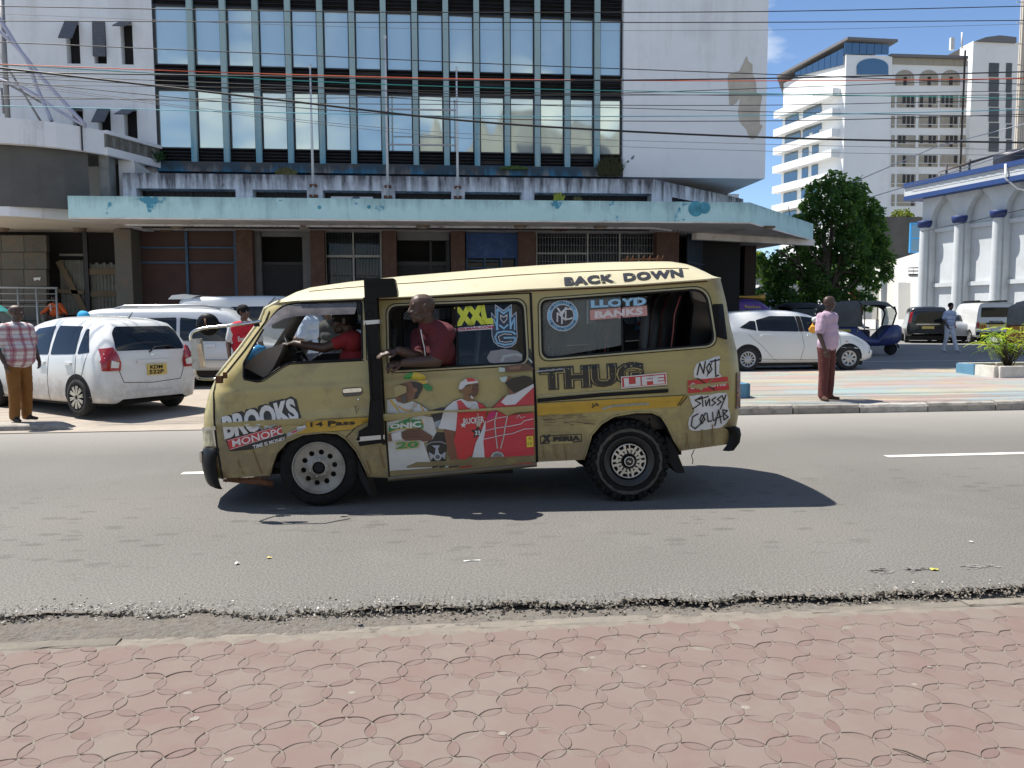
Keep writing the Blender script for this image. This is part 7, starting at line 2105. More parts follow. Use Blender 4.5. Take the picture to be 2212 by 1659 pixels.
c.line('belt_trim',[(-2.0,.955),(.8,.92)],S_,m_chrome,.010); c.line('side_moulding',[(-1.9,.55),(1.2,.55)],S_,m_silver,.02)
# 3. white off-roader behind that
c,S_,h,w=box_car('offroad_car','large white off-road car with a rear roof spoiler standing behind the pearl estate','car',610,700,21.2,False,4.8,1.88,1.88,m_white,'suv')
c.panel('side_window',[(-2.12,1.12),(-1.2,1.10),(-1.2,1.62),(-1.95,1.62)],S_,m_cglass,r=.05); c.panel('side_window',[(-1.1,1.10),(-.2,1.09),(-.2,1.64),(-1.1,1.63)],S_,m_cglass,r=.05); c.panel('side_window',[(-.1,1.09),(.85,1.06),(.5,1.55),(-.1,1.64)],S_,m_cglass,r=.05)
mb=MB(); mb.prism([(x,-.72,z) for x,z in ((-2.56,1.84),(-2.5,1.90),(-2.2,1.93),(-1.9,1.91),(-2.1,1.84))],(0,1.44,0)); mb.build('spoiler',m_white,c.t,bevel=.02)
for x in (-1.4,1.4): c.wheel(x,-.90,.37); c.wheel(x,.90,.37)
# 4. white compact car driving right behind the minibus
c,S_,h,w=box_car('compact_car','white compact car driving to the right behind the man in the pink shirt','car',1692,735,19.3,False,4.0,1.445,1.70,M('car_white_aqua',(.66,.67,.66),.3,var=.06,vs=2,coat=.6,inner=(.03,.03,.03)),'hatch')
c.panel('side_window',[(-1.46,1.06),(-1.05,.985),(-1.05,1.22),(-1.18,1.22)],S_,m_cglass,r=.02); c.panel('side_window',[(-1.01,.98),(.02,.955),(-.02,1.33),(-.65,1.335),(-1.03,1.24)],S_,m_cglass,r=.03)
fwn=c.panel('side_window',[(.16,.955),(1.28,.935),(.95,1.12),(.45,1.29),(.12,1.33)],S_,m_cglass,r=.03,label='open front window with the driver inside')
c.panel('door_pillar',[(.03,.955),(.15,.955),(.11,1.33),(-.01,1.33)],S_,m_blk)
for pts in ([(-1.25,.9),(-.9,.6),(-.62,.30),(-.5,.25)],[(.08,.95),(.14,.6),(.05,.25)],[(1.05,.93),(1.10,.3)]): c.line('door_seam',pts,S_,MATS['seam_grey'],.004)
for x in (-.75,.42): c.panel('door_handle',[(x-.2,.84),(x+.06,.83),(x+.06,.875),(x-.2,.885)],S_,m_white,.012,thick=.025,r=.015)
c.panel('headlamp',[(1.42,.80),(1.83,.62),(1.80,.56),(1.55,.70)],S_,m_lampc,.008,r=.02)
c.panel('side_repeater',[(1.20,.70),(1.26,.70),(1.26,.72),(1.20,.72)],S_,M('amber',(.5,.2,.02),.3),.008)
c.panel('bumper_vent',[(1.84,.40),(1.88,.50),(1.86,.52),(1.82,.42)],S_,m_blk,.006)
c.line('sill_line',[(-.9,.30),(1.0,.26)],S_,MATS['seam_grey'],.006)
for x,sp,kd in ((-1.27,12,0),(1.28,8,0)): c.wheel(x,-.80,.30,spokes=sp); c.wheel(x,.80,.30)
aqua=c
# driver of the compact car: a torso and head right at the window, arm on the sill
t_=thing('person','driver in a white cap and orange shirt inside the white compact car','person',c.t.location,0,local=True)
B=Body(); y0=-.815
B.c((.38,y0+.03,1.0),(.40,y0+.03,1.10),.11,.07,2,.35,(0,1,0)); B.c((.41,y0+.03,1.12),(.42,y0+.03,1.15),.05,.05,0,.6,(0,1,0)); B.c((.44,y0+.03,1.19),(.45,y0+.03,1.21),.062,.062,0,.7,(0,1,0)); B.c((.415,y0+.03,1.235),(.44,y0+.03,1.255),.068,.062,5,.75,(0,1,0)); B.c((.49,y0+.03,1.17),(.50,y0+.03,1.18),.035,.03,0)
B.c((.36,y0+.01,1.06),(.60,y0-.03,.965),.052,.045,2); B.c((.58,y0-.03,.965),(.86,y0-.02,.955),.036,.028,0); B.c((.86,y0-.02,.955),(.95,y0-.01,.95),.03,.02,0)
m_org=M('shirt_orange',(.62,.30,.04),.85); m_wcap=M('cap_white',(.6,.6,.58),.85)
B.melt('body',[m_skin2,m_hair,m_org,m_org,m_blk,m_wcap],t_,.012,2)

# three-wheelers
def tuk(label,loc,rz,paint,canvas,name='three_wheeler',deco=None,trim=None,group=None):
 """x forward; 2.7 long, 1.3 wide, canvas hood over a steel tub"""
 t=thing(name,label,'three-wheeler',loc,rz,group,local=True)
 mb=MB(); rows=[]
 for x,w,z0,z1 in ((-1.30,.58,.42,.95),(-1.22,.64,.34,1.0),(-.3,.65,.32,1.0),(.1,.62,.32,.62),(.45,.55,.32,.55),(.85,.48,.34,1.0),(1.12,.36,.4,1.02),(1.28,.22,.5,.95)):
  rows.append([(x,-w*.9,z0),(x,-w,z0+.08),(x,-w,z1-.05),(x,-w+.06,z1),(x,w-.06,z1),(x,w,z1-.05),(x,w,z0+.08),(x,w*.9,z0)])
 mb.grid(rows,close_u=True); mb.add(rows[0],[tuple(range(8))]); mb.add(rows[-1],[tuple(range(8))[::-1]]); mb.build('tub',paint,t)
 mb=MB(); rows=[]
 for x,w,z0,z1 in ((-1.30,.60,.98,1.58),(-1.2,.66,.96,1.72),(-.5,.68,.96,1.80),(-.18,.68,.96,1.81)):
  rows.append([(x,-w,z0),(x,-w,z0+(z1-z0)*.5),(x,-w+.05,z1-.12),(x,-w*.6,z1-.01),(x,0,z1+.02),(x,w*.6,z1-.01),(x,w-.05,z1-.12),(x,w,z0+(z1-z0)*.5),(x,w,z0)])
 mb.grid(rows); mb.add(rows[0],[tuple(range(9))]); mb.build('canvas_side',canvas,t,fix=False)
 mb=MB(); rows=[]
 for x,w,z1 in ((-.18,.68,1.81),(.4,.66,1.82),(.75,.60,1.76),(.95,.52,1.62)): rows.append([(x,-w,z1-.14),(x,-w+.05,z1-.06),(x,-w*.6,z1),(x,w*.6,z1),(x,w-.05,z1-.06),(x,w,z1-.14)])
 mb.grid(rows); mb.build('canvas_roof',canvas,t,fix=False)
 for y in (-.6,.6):
  mb=MB(); mb.tube([(.88,y*.85,1.0),(.98,y*.88,1.4),(.9,y*.95,1.62)],.03,6); mb.build('screen_post',m_blk,t)
  mb=MB(); mb.tube([(-.16,y*1.1,.96),(-.16,y*1.1,1.7)],.022,6); mb.build('hoop',trim or m_blk,t)
  mb=MB(); mb.tube([(.35,y,.6),(.35,y*1.05,1.72)],.016,6); mb.build('stanchion',m_blk,t)
 mb=MB(); mb.add([(.92,-.5,1.02),(.92,.5,1.02),(.97,.5,1.58),(.97,-.5,1.58)],[(0,1,2,3)]); mb.build('windscreen',Mglass('tuk_glass',tint=(.2,.22,.22),through=.5),t,fix=False)
 mb=MB(); mb.box((-1.0,-.5,.55),(-.3,.5,.7)); mb.box((-1.1,-.55,.7),(-.95,.55,1.25)); mb.build('seat',m_seat,t)
 for y in (-.64,.64):
  mb=MB(); mb.box((-1.2,y-.004 if y > 0 else y-.008,.80),(-.25,y+.008 if y > 0 else y+.004,.88)); mb.build('side_stripe',M('stripe_yellow',(.45,.36,.04),.5),t)
 for x,y in ((-.95,-.56),(-.95,.56),(1.02,0)):
  mb=MB(); mb.lathe([(.0,-.05),(.1,-.06),(.12,-.02),(.19,-.045),(.215,0),(.19,.045),(.12,.02),(.1,.06),(0,.05)],(x,y,.215),'Y',20); mb.build('wheel',m_ctyre,t)
 mb=MB(); mb.grid([[(1.02+.26*math.cos(a),y,.215+.26*math.sin(a)) for a in (.1,.5,.9,1.3,1.7,2.1,2.5)] for y in (-.09,.09)]); mb.build('mudguard',paint,t,fix=False)
 mb=MB(); mb.lathe([(0,.02),(.06,.015),(.08,-.03)],(1.3,0,.82),'X',12); mb.build('headlamp',m_lampc,t)
 if deco: deco(t)
 return t
m_canv=M('canvas_grey',(.115,.112,.105),.9,var=.3,vs=4,bump=.3,bs=8); m_canvb=M('canvas_black',(.03,.03,.032),.8,var=.3,vs=4,bump=.2,bs=8)
p=at(1862,768,25.4)
tk=tuk('blue three-wheeler with a dark grey canvas hood in front of the black car',(p.x,25.6,.25),R(-12),m_navy,m_canv,trim=m_rust)
sit=thing('person','passenger in a white top seated in the blue three-wheeler','person',tk.location,R(-12),local=True)
B=Body(); B.c((-.30,-.3,.85),(-.28,-.3,1.2),.17,.15,2,.8,(1,0,0)); B.c((-.26,-.3,1.3),(-.25,-.3,1.4),.05,.05,0); B.head((-.24,-.3,1.47),(1,-.2,0),(0,0,1),0,1); B.c((-.2,-.4,1.2),(.0,-.42,.95),.06,.05,2); B.c((.0,-.42,.95),(.2,-.3,.92),.04,.03,0); B.c((-.28,-.3,.78),(.15,-.35,.78),.10,.08,3); B.c((.15,-.35,.78),(.15,-.4,.45),.075,.06,3); B.c((.15,-.4,.42),(.3,-.42,.38),.045,.035,4)
B.melt('body',[m_skin,m_hair,M('top_white',(.5,.5,.5),.85),M('dark_trousers',(.03,.03,.04),.85),M('shoe_white',(.5,.5,.5),.6),m_wcap],sit,.012)
def deco(t):
 for i,(c_,pts) in enumerate((((.55,.22,.02),[(-1.15,.45),(-.25,.45),(-.25,.95),(-1.15,.95)]),((.60,.42,.03),[(-1.0,.5),(-.8,.9),(-.6,.5)]),((.35,.02,.02),[(-.75,.55),(-.5,.92),(-.3,.6)]),((.45,.03,.02),[(-1.12,.7),(-.9,.9),(-.95,.6)]))):
  for sg in (-1,1):
   mb=MB(); mb.add([(x,sg*(.662+.003*i),z) for x,z in pts],[tuple(range(len(pts)))]); mb.build('side_print',pcol(c_),t,fix=False)
  mb=MB(); mb.add([(-1.31-.003*i,(x+.7)*1.1,z) for x,z in pts],[tuple(range(len(pts)))]); mb.build('rear_print',pcol(c_),t,fix=False)
p=at(2240,720,25.5); tuk('three-wheeler with a grey canvas hood and orange and red printed sides at the right edge',(p.x,25.5,.25),R(40),pcol((.4,.12,.02)),M('canvas_pale',(.20,.195,.18),.9,var=.3,vs=4),deco=deco)
p=at(-58,740,16.4); tuk('teal three-wheeler mostly hidden behind the man in the plaid shirt',(p.x,15.6,gz(15.6)),R(12),M('tuk_teal',(.03,.30,.30),.35,coat=.4),MATS['tuk_teal'],trim=m_white)

# parked row in front of the blue and white building
def rear_car(name,label,px,d,rz,kind,paint,L,hgt,wid,plate=m_plate):
 c,S_,h,w=box_car(name,label,'car',px,700,d,False,L,hgt,wid,paint,kind,rzoff=rz)
 return c,h,w
c,h,w=rear_car('dark_car','black off-road car parked tail towards the road beside the blue three-wheeler',1995,37.5,R(62),'suv',M('car_black',(.012,.013,.015),.25,coat=.7),4.4,1.72,1.8)
c.panel('rear_window',[(-.66,.98),(.66,.98),(.58,1.5),(-.58,1.5)],'B',m_cglass,.01,r=.06); c.panel('number_plate',[(-.26,.68),(.26,.68),(.26,.80),(-.26,.80)],'B',m_plate,.014); c.panel('trim',[(-.5,.86),(.5,.86),(.5,.92),(-.5,.92)],'B',m_chrome,.012)
for sg in (1,-1): c.panel('tail_lamp',[(sg*.72,.95),(sg*.84,.95),(sg*.76,1.5),(sg*.66,1.5)],'B',m_lampr,.012)
for x in (-1.3,1.3): c.wheel(x,-.86,.34); c.wheel(x,.86,.34)
c.panel('side_window',[(-1.9,1.0),(.7,1.0),(.3,1.5),(-1.8,1.5)],'R',m_cglass)
c,h,w=rear_car('silver_saloon','silver saloon parked between the black car and the white van',2062,37.0,R(70),'sedan',m_silver,4.4,1.45,1.72)
c.panel('rear_window',[(-.58,1.02),(.58,1.02),(.5,1.32),(-.5,1.32)],'B',m_cglass,.01,r=.04)
for sg in (1,-1): c.panel('tail_lamp',[(sg*.50,.72),(sg*.80,.72),(sg*.80,.92),(sg*.55,.90)],'B',m_lampr,.012)
c.panel('side_window',[(-1.0,.97),(.8,.95),(.3,1.3),(-.6,1.34)],'R',m_cglass)
for x in (-1.3,1.3): c.wheel(x,-.82,.30); c.wheel(x,.82,.30)
p=at(2152,700,34.5)
w_=.82
c=Car('white_van','white van with a roof rack and the word PRIVATE on its tailgate','van',(p.x,35.6,.25),R(72),[(-2.0,.4,.95,1.1,w_*.95,w_*.95,w_*.85),(-1.97,.35,1.05,1.78,w_,w_*.98,w_*.86),(-1.8,.3,1.05,1.84,w_,w_*.98,w_*.88),(0,.3,1.05,1.86,w_,w_*.98,w_*.88),(1.0,.3,1.0,1.80,w_,w_*.98,w_*.86),(1.5,.3,.98,1.25,w_,w_*.95,w_*.8),(1.9,.32,.85,.9,w_*.95,w_*.9,w_*.7),(2.2,.4,.6,.62,w_*.8,w_*.7,w_*.6)],m_white)
c.panel('rear_window',[(-.64,1.22),(.64,1.22),(.62,1.66),(-.62,1.66)],'B',m_cglass,.012,r=.06); c.panel('plate_garnish',[(-.42,.90),(.42,.90),(.42,.97),(-.42,.97)],'B',m_blk,.012); c.panel('number_plate',[(-.30,.78),(.30,.78),(.30,.90),(-.30,.90)],'B',m_plate,.014)
c.text('PRIVATE',((.28,.975),(-.28,.975),(-.28,1.05),(.28,1.05)),'B',m_blk,.018,.04)
for sg in (1,-1):
 c.panel('tail_lamp',[(sg*.68,.72),(sg*.80,.72),(sg*.80,.98),(sg*.68,.98)],'B',m_lampr,.014)
 k=c.panel('chevron_board',[(sg*.36,.68),(sg*.67,.68),(sg*.67,.95),(sg*.36,.95)],'B',M('chevron_yellow',(.6,.45,.08),.5),.012)
 for i in range(3): c.panel('chevron',[(sg*(.36+.1*i),.68),(sg*(.42+.1*i),.68),(sg*min(.67,.53+.1*i),.86+(.0 if i < 2 else -.0)),(sg*min(.67,.47+.1*i),.88)],'B',m_lampr,.02,par=k)
c.panel('bumper',[(-.8,.40),(.8,.40),(.8,.55),(-.8,.55)],'B',m_blk,.012,thick=.03); c.panel('side_window',[(-1.7,1.2),(-.2,1.2),(-.2,1.65),(-1.65,1.65)],'R',m_cglass); c.panel('side_window',[(-.1,1.18),(1.2,1.1),(.9,1.6),(-.1,1.64)],'R',m_cglass)
for x in (-1.2,1.3): c.wheel(x,-.78,.30); c.wheel(x,.78,.30)
mb=MB()
for y in (-.55,.55): mb.bar((-1.5,y,1.97),(.6,y,1.97),.05)
for x in (-1.3,-.4,.5): mb.bar((x,-.66,1.93),(x,.66,1.93),.05)
mb.build('roof_rack',m_blk,c.t)
# purple minibus with brass horns, behind the compact car
p=at(1568,660,28.5)
c=Car('purple_minibus','dark purple minibus with long yellow horns on its roof behind the golden minibus','minibus',(p.x,28.5,.25),R(0),[(-2.3,.4,1.0,1.3,.78,.8,.7),(-2.2,.35,1.1,1.85,.82,.82,.7),(0,.3,1.1,1.92,.82,.82,.72),(1.0,.3,1.08,1.88,.82,.82,.7),(1.75,.3,1.05,1.30,.82,.8,.7),(2.2,.35,.85,.9,.78,.74,.6)],M('minibus_purple',(.07,.035,.22),.3,coat=.5))
c.panel('side_window',[(-2.0,1.2),(.3,1.18),(.3,1.55),(-2.0,1.6)],'R',m_cglass); c.panel('side_window',[(.4,1.16),(1.5,1.12),(1.05,1.52),(.4,1.56)],'R',m_cglass)
c.panel('name_band',[(.1,1.60),(1.22,1.56),(1.05,1.76),(.1,1.80)],'R',pcol((.14,.03,.30)),.008); c.text('Randurs',((.42,1.62),(1.02,1.60),(.98,1.71),(.42,1.73)),'R',pcol((.6,.5,.04)),.016)
c.text('NEVER',((-1.2,1.66),(-.4,1.66),(-.4,1.78),(-1.2,1.78)),'R',pcol((.6,.5,.04)),.016)
for x in (-1.3,1.4): c.wheel(x,-.8,.32); c.wheel(x,.8,.32)
m_brass=M('horn_yellow',(.55,.33,.06),.35,metal=.3)
for y in (-.35,-.1):
 mb=MB(); x0,x1=-.05,1.3; mb.tube([(x0-.16,y,2.06),(x0-.06,y,2.05),(x0,y,2.04),(.6,y,2.02),(1.1,y,2.01),(1.3,y,2.01)],[.11,.075,.05,.045,.08,.14] if y < -.2 else [.10,.07,.045,.04,.07,.12],10); mb.build('roof_horn',m_brass,c.t)
# cars glimpsed behind the tree
c,S_,h,w=box_car('dark_hatchback','dark blue hatchback parked under the tree behind the white compact car','car',1668,680,33,False,3.9,1.48,1.65,M('car_dark_blue',(.012,.022,.04),.25,coat=.6),'hatch')
c.panel('side_window',[(-1.4,1.0),(-.1,.97),(-.1,1.36),(-1.0,1.36)],S_,m_cglass); c.panel('side_window',[(0,.97),(1.1,.93),(.5,1.28),(0,1.36)],S_,m_cglass)
for x in (-1.25,1.25): c.wheel(x,-.78,.29)
p=at(1722,690,29); tuk('three-wheeler with a dark hood standing under the tree',(p.x,29,.25),R(-95),M('tuk_maroon',(.06,.015,.03),.4),m_canvb)

# ------------------------------------------------------------------ far right: hotel tower, arcaded building, low white building, trees, fence
m_hot=M('hotel_white',(.80,.81,.80),.8,var=.08,vs=.15,dirt=(.45,.43,.38),ds=.12,da=.5,dlo=.58,dhi=.72)
m_hotg=Mglass('hotel_glass',refl=(.20,.25,.28),through=0,rough=.08); m_hd=M('hotel_opening',(.03,.03,.032),.7); m_curt=M('curtain',(.42,.38,.31),.9,var=.35,vs=1.2,stretch=(9,9,.5))
m_roofb=M('roof_brown',(.16,.155,.16),.8)
YH=110.0
hot=thing('hotel_tower','tall white hotel block with rows of balconies and a blue glazed top corner','building',(at(1819,690,YH).x,YH,.25))
cx=at(1823,300,YH).x; x1=at(2090,300,YH).x; HL=Vector((at(1690,300,124).x,124,0)); HC=Vector((cx,YH,0)); ux=(HC-HL).normalized(); nL=Vector((-ux.y,ux.x,0)); nL=nL if nL.x < 0 else -nL
def hz(px,py): return at(px,py,YH).z
def hb_(name,x0,y0,x1_,y1,m,dy=0,t=.3,par=hot):
 mb=MB(); fbox(mb,x0,y0,x1_,y1,YH+dy,t); return mb.build(name,m,par)
ztA=hz(1825,90); ztB=hz(1960,125)
mb=MB(); xm=at(1925,200,YH).x
mb.prism([HL+Vector((0,0,-2)),HC+Vector((0,0,-2)),Vector((xm,YH,-2)),Vector((xm,135,-2)),HL*1.113+Vector((0,0,-2))],(0,0,hz(1825,118)+2)); mb.build('wall',m_hot,hot)
mb=MB(); mb.box((xm,YH+.5,-2),(x1,135,ztB)); mb.build('wall',m_hot,hot)
def L3(t,z,o=0): p=HL+(HC-HL)*t+nL*o; return Vector((p.x,p.y,z))
# sloping roof and glazed corner room
mb=MB(); zt=hz(1825,88)
mb.prism([HC+Vector((-.2,-.6,zt)),Vector((xm+.4,YH-.6,hz(1925,93))),Vector((xm+.4,136,hz(1925,93))),HL*1.08+Vector((0,0,hz(1690,164)+4)),L3(-.05,at(1687,166,124).z,.8)],(0,0,.35)); mb.build('roof',m_roofb,hot)
for i in range(6):
 hb_('window',1825+i*16,92+i*.9,1840+i*16,117,m_hotg,-.12,.2)
for i in range(8):
 a,b=.22+i*.095,.31+i*.095; z1=lambda t: at(1687,166,124).z*(1-t)+(zt-.5)*t; mb=MB(); mb.prism([L3(a,z1(a)-.5-2.2*a,.1),L3(b,z1(b)-.5-2.2*b,.1),L3(b,z1(b)-.35,.1),L3(a,z1(a)-.35,.1)],nL*.1); mb.build('window',m_hotg,hot)
def arch_win(x0,x1_,yt,yb,dy,m):
 n=10; pts=[(x0,yb),(x1_,yb)]+[((x0+x1_)/2+(x1_-x0)/2*math.cos(math.pi*i/n),yb-(yb-yt)*.5-(yb-yt)*.5*math.sin(math.pi*i/n)) for i in range(n+1)]
 mb=MB(); mb.prism([at(x,y,YH+dy) for x,y in pts],(0,.2,0)); return mb.build('arched_window',m,hot)
arch_win(1851,1919,126,161,-.1,m_hotg)
for x0 in (1935,1987,2034):
 o=arch_win(x0,x0+40,151,184,.4,m_curt); mb=MB(); fbox(mb,x0+17,166,x0+24,184,YH+.34,.05); mb.build('sash',m_hd,o)
hb_('parapet',1925,124,2090,140,m_curt,.3); hb_('roof_edge',1925,118,2092,124,m_roofb,-.2,2)
# rows of windows on the front, with bands of wall between
ys=[(206,232),(250,276),(292,318),(335,360),(376,404),(420,445)]
for r_,(y0,y1) in enumerate(ys):
 for k,(x0,x1_) in enumerate(((1926,1933),(1938,1978),(1985,2026),(2031,2070),(2074,2087))):
  if k > 0 and r_ > 4 and x0 > 1960: continue
  o=hb_('window',x0,y0,x1_,y1,m_curt,.42,.1)
  mb=MB()
  for j in range(4):
   if k in (0,4): continue
   if JV.random() < .55: fbox(mb,x0+3+j*9.2,y0+1,x0+9+j*9.2,y1-(8 if JV.random() < .6 else 1),YH+.36,.05)
  if mb.v: mb.build('sash',m_hd,o)
  mb=MB(); fbox(mb,x0,y1-8,x1_,y1-7,YH+.3,.08); mb.build('rail',m_hot,o)
hb_('pipe',2078,108,2080.5,440,MATS['frame_dark'],-.5,.2)
# balcony slabs down the sunlit side
zs_=[(185,241),(229,281),(273,321),(319,360),(368,404),(413,445)]
for yr,yl in zs_:
 zr=hz(1815,yr); zl=at(1686,yl,124).z; z=(zr+zl)/2
 mb=MB(); mb.prism([L3(-.04,z-1.1,0),L3(.93,z-1.1,0),L3(.93,z,0),L3(-.04,z,0)],nL*1.3); mb.build('balcony',m_hot,hot)
 for t0,t1 in ((.05,.28),(.36,.46),(.52,.62)):
  mb=MB(); mb.prism([L3(t0,z-2.75,.02),L3(t1,z-2.75,.02),L3(t1,z-1.2,.02),L3(t0,z-1.2,.02)],nL*.06); mb.build('window',m_hotg,hot)
for t0,y in ((.06,176),(.40,150)):
 z=hz(1750,y)-5.0; mb=MB(); mb.prism([L3(t0+.13+.13*math.cos(a),z+3.4*max(0,math.sin(a))-(1.6 if math.sin(a) < -.01 else 0),.03) for a in [i*math.pi/8 for i in range(9)]]+[L3(t0,z-2,.03),L3(t0+.26,z-2,.03)],nL*.08); mb.build('arched_window',m_hotg,hot)
mb=MB(); mb.tube([at(2078,70,YH+2),at(2078,105,YH+2)],.12,6); mb.box((at(2074,80,YH).x,YH+2,hz(2078,97)),(at(2082,80,YH).x,YH+2.4,hz(2078,70))); mb.build('aerial',M('mast_pale',(.55,.55,.55),.6),hot)
# stair tower on its right and the ribbed block at the frame edge
st_=thing('stair_tower','white tower with two tall strip windows beside the hotel','building',(at(2140,690,116).x,116,.25))
mb=MB(); fbox(mb,2090,90,2196,690,114,3); mb.build('wall',m_hot,st_)
mb=MB(); mb.prism([at(2108,88,113.6),at(2196,92,113.6),at(2196,80,113.6),at(2160,76,113.6),at(2130,80,113.6)],(0,10,0)); mb.build('roof',m_roofb,st_)
for (a,b,c,d) in ((2137,2158,136,330),(2174,2186,136,335)):
 for i in range(6):
  y0=c+(d-c)*i/6; mb=MB(); fbox(mb,a,y0,b,y0+(d-c)/6-2.5,113.9,.1); mb.build('window',M('stair_glass',(.09,.09,.09),.3,rnd=.4,var=.3,vs=.5),st_)
mb=MB(); fbox(mb,2197,-40,2330,690,100,.6); rb_=mb.build('ribbed_block',M('ribbed_cream',(.60,.54,.47),.85),org=at(2200,690,100),label='cream ribbed building cut off by the right edge of the photo',cat='building')
mb=MB(); ORG[rb_.name]=at(2200,690,100)
for i in range(16): fbox(mb,2199+i*4,-40,2200.4+i*4,400,99.9,.1)
for i in range(9): fbox(mb,2197,5+i*45,2300,6.5+i*45,99.85,.1)
mb.build('rib',M('rib_shade',(.47,.42,.36),.85),rb_,kind='stuff')

# arcaded white and blue building along the side road
m_moq=M('arcade_white',(.55,.58,.60),.85,var=.14,vs=.6,dirt=(.40,.40,.38),ds=.8,da=.5); m_blue=M('trim_blue',(.012,.05,.19),.6,var=.15,vs=2); m_blued=M('capital_blue',(.012,.03,.13),.6)
D1=50.0
dist=[D1,D1*.944,D1*.89,D1*.838,D1*.788]
Q=[at(px,560,y) for px,y in zip((1998,2071.6,2155.6,2248,2352),dist)]
for q in Q: q.z=0
arc_b=thing('arcaded_building','white building with onion arches and bright blue cornice lines at the right','building',(Q[2].x,Q[2].y,.25))
du=(Q[3]-Q[0]).normalized(); nA=Vector((-du.y,du.x,0)); nA=nA if nA.x < 0 else -nA      # towards the street
P0=Q[0]; bay=(Q[3]-Q[0]).length/3
def F3(s_,z,o=0): p=P0+du*s_+nA*o; return Vector((p.x,p.y,z))
zc=at(1998,492,D1).z; zr0=at(1955,391,D1).z; zr1=zr0-1.12
Lb=bay*9
# arcade skin with ogee openings, wall behind
hol=[]
for k in range(8):
 c=bay*(k+.5); hw=bay*.36; ap=zc+2.05
 og=[(-hw,.3),(hw,.3),(hw,zc+.15),(hw,zc+.5),(hw*.88,zc+.95),(hw*.55,zc+1.4),(hw*.2,zc+1.68),(0,ap),(-hw*.2,zc+1.68),(-hw*.55,zc+1.4),(-hw*.88,zc+.95),(-hw,zc+.5),(-hw,zc+.15)]
 hol.append([(c+x,z) for x,z in og])
v,t=sheet2d([(-.35,.2),(Lb,.2),(Lb,zr1),(-.35,zr1)],hol)
mb=MB(); mb.add([F3(x,z,0) for x,z in v],t)
for h_ in hol: mb.grid([[F3(x,z,0) for x,z in h_+h_[:1]],[F3(x,z,-.45) for x,z in h_+h_[:1]]],smooth=False)
mb.add([F3(-.35,.2),F3(-.35,zr1),F3(-.35,zr1,-9),F3(-.35,.2,-9)],[(0,1,2,3)]); mb.build('arcade',m_moq,arc_b,fix=False)
mb=MB(); mb.prism([F3(-.3,.2,-.46),F3(Lb,.2,-.46),F3(Lb,zr1,-.46),F3(-.3,zr1,-.46)],nA*-8); mb.build('wall',m_moq,arc_b)
for z in (zc-3.9,zc-.35):
 mb=MB(); mb.prism([F3(-.3,z,-.44),F3(Lb,z,-.44),F3(Lb,z+.25,-.44),F3(-.3,z+.25,-.44)],nA*.18); mb.build('string_course',m_moq,arc_b)
for k in range(8):
 p=F3(bay*k,0,.12); mb=MB(); mb.lathe([(.30,.2),(.28,zc),(.28,zc+.1)],(p.x,p.y,0),'Z',14); mb.build('column',m_moq,arc_b)
 mb=MB(); mb.lathe([(.30,zc-.02),(.42,zc+.06),(.46,zc+.3),(.46,zc+.42),(.3,zc+.44)],(p.x,p.y,0),'Z',14); mb.build('capital',m_blued,arc_b)
for z0,z1,o0,m in ((zr1,zr1+.28,.75,m_blue),(zr1+.28,zr0-.3,.7,m_moq),(zr0-.3,zr0,.8,m_blue)):
 mb=MB(); mb.prism([F3(-1.25,z0,o0),F3(Lb,z0,o0),F3(Lb,z1,o0),F3(-1.25,z1,o0)],nA*(-8.5-o0)); mb.build('cornice',m,arc_b)
mb=MB(); mb.prism([F3(-1.3,zr1,.5),F3(-1.3,zr1,-3),F3(-1.3,zr0-.3,-3),F3(-1.3,zr0-.3,.5)],du*.04); mb.build('cornice_end',M('trim_sky_blue',(.05,.30,.62),.6),arc_b)
mb=MB()
for k in range(34):
 s_=-.6+k*.62; mb.prism([F3(s_,zr1+.5,.702),F3(s_+.6,zr1+.5,.702),F3(s_+.3,zr0-.42,.702)],nA*.015)
mb.build('sawtooth_frieze',M('frieze_grey',(.42,.45,.48),.85),arc_b,kind='stuff')
mb=MB(); p=[at(2168,350,42),at(2172,375,42),at(2180,385,42.2),at(2195,392,42.3),at(2212,395,42.5)]; mb.tube([F3(bay*2.35,zr0-.1,.84),F3(bay*2.37,zr1+.2,.84),F3(bay*2.5,zr1-.4,.3),F3(bay*2.8,zr1-.7,.05)],.06,6); mb.build('rain_pipe',m_hot,arc_b)
# water tank and rusty shelter on its roof
pt=F3(bay*1.35,zr0,-3.0); tk_=M('tank_black',(.02,.02,.03),.45)
mb=MB(); mb.lathe([(0,1.5),(.3,1.45),(1.0,1.25)]+[(1.15+.03*(i % 2),1.15-i*.12) for i in range(10)],(pt.x,pt.y,zr0),'Z',18); mb.build('water_tank',tk_,org=pt,label='black ribbed water tank on the roof of the arcaded building',cat='water tank')
ps=F3(bay*.4,zr0,-3.2); sh=thing('roof_shelter','rusty sheet metal lean-to beside the black water tank','shelter',ps)
mb=MB(); mb.prism([F3(-.6,zr0+.7,-1.4),F3(1.9,zr0+.95,-1.4),F3(1.9,zr0+1.75,-4.4),F3(-.6,zr0+1.5,-4.4)],(0,0,.06)); mb.build('roof',M('rusty_sheet',(.20,.15,.12),.9,var=.5,vs=2),sh)
for a,b in ((-.2,-1.7),(1.6,-1.7),(1.6,-4.2)):
 mb=MB(); mb.bar(F3(a,zr0,b),F3(a,zr0+1.2,b),.1); mb.build('post',m_roofb,sh)
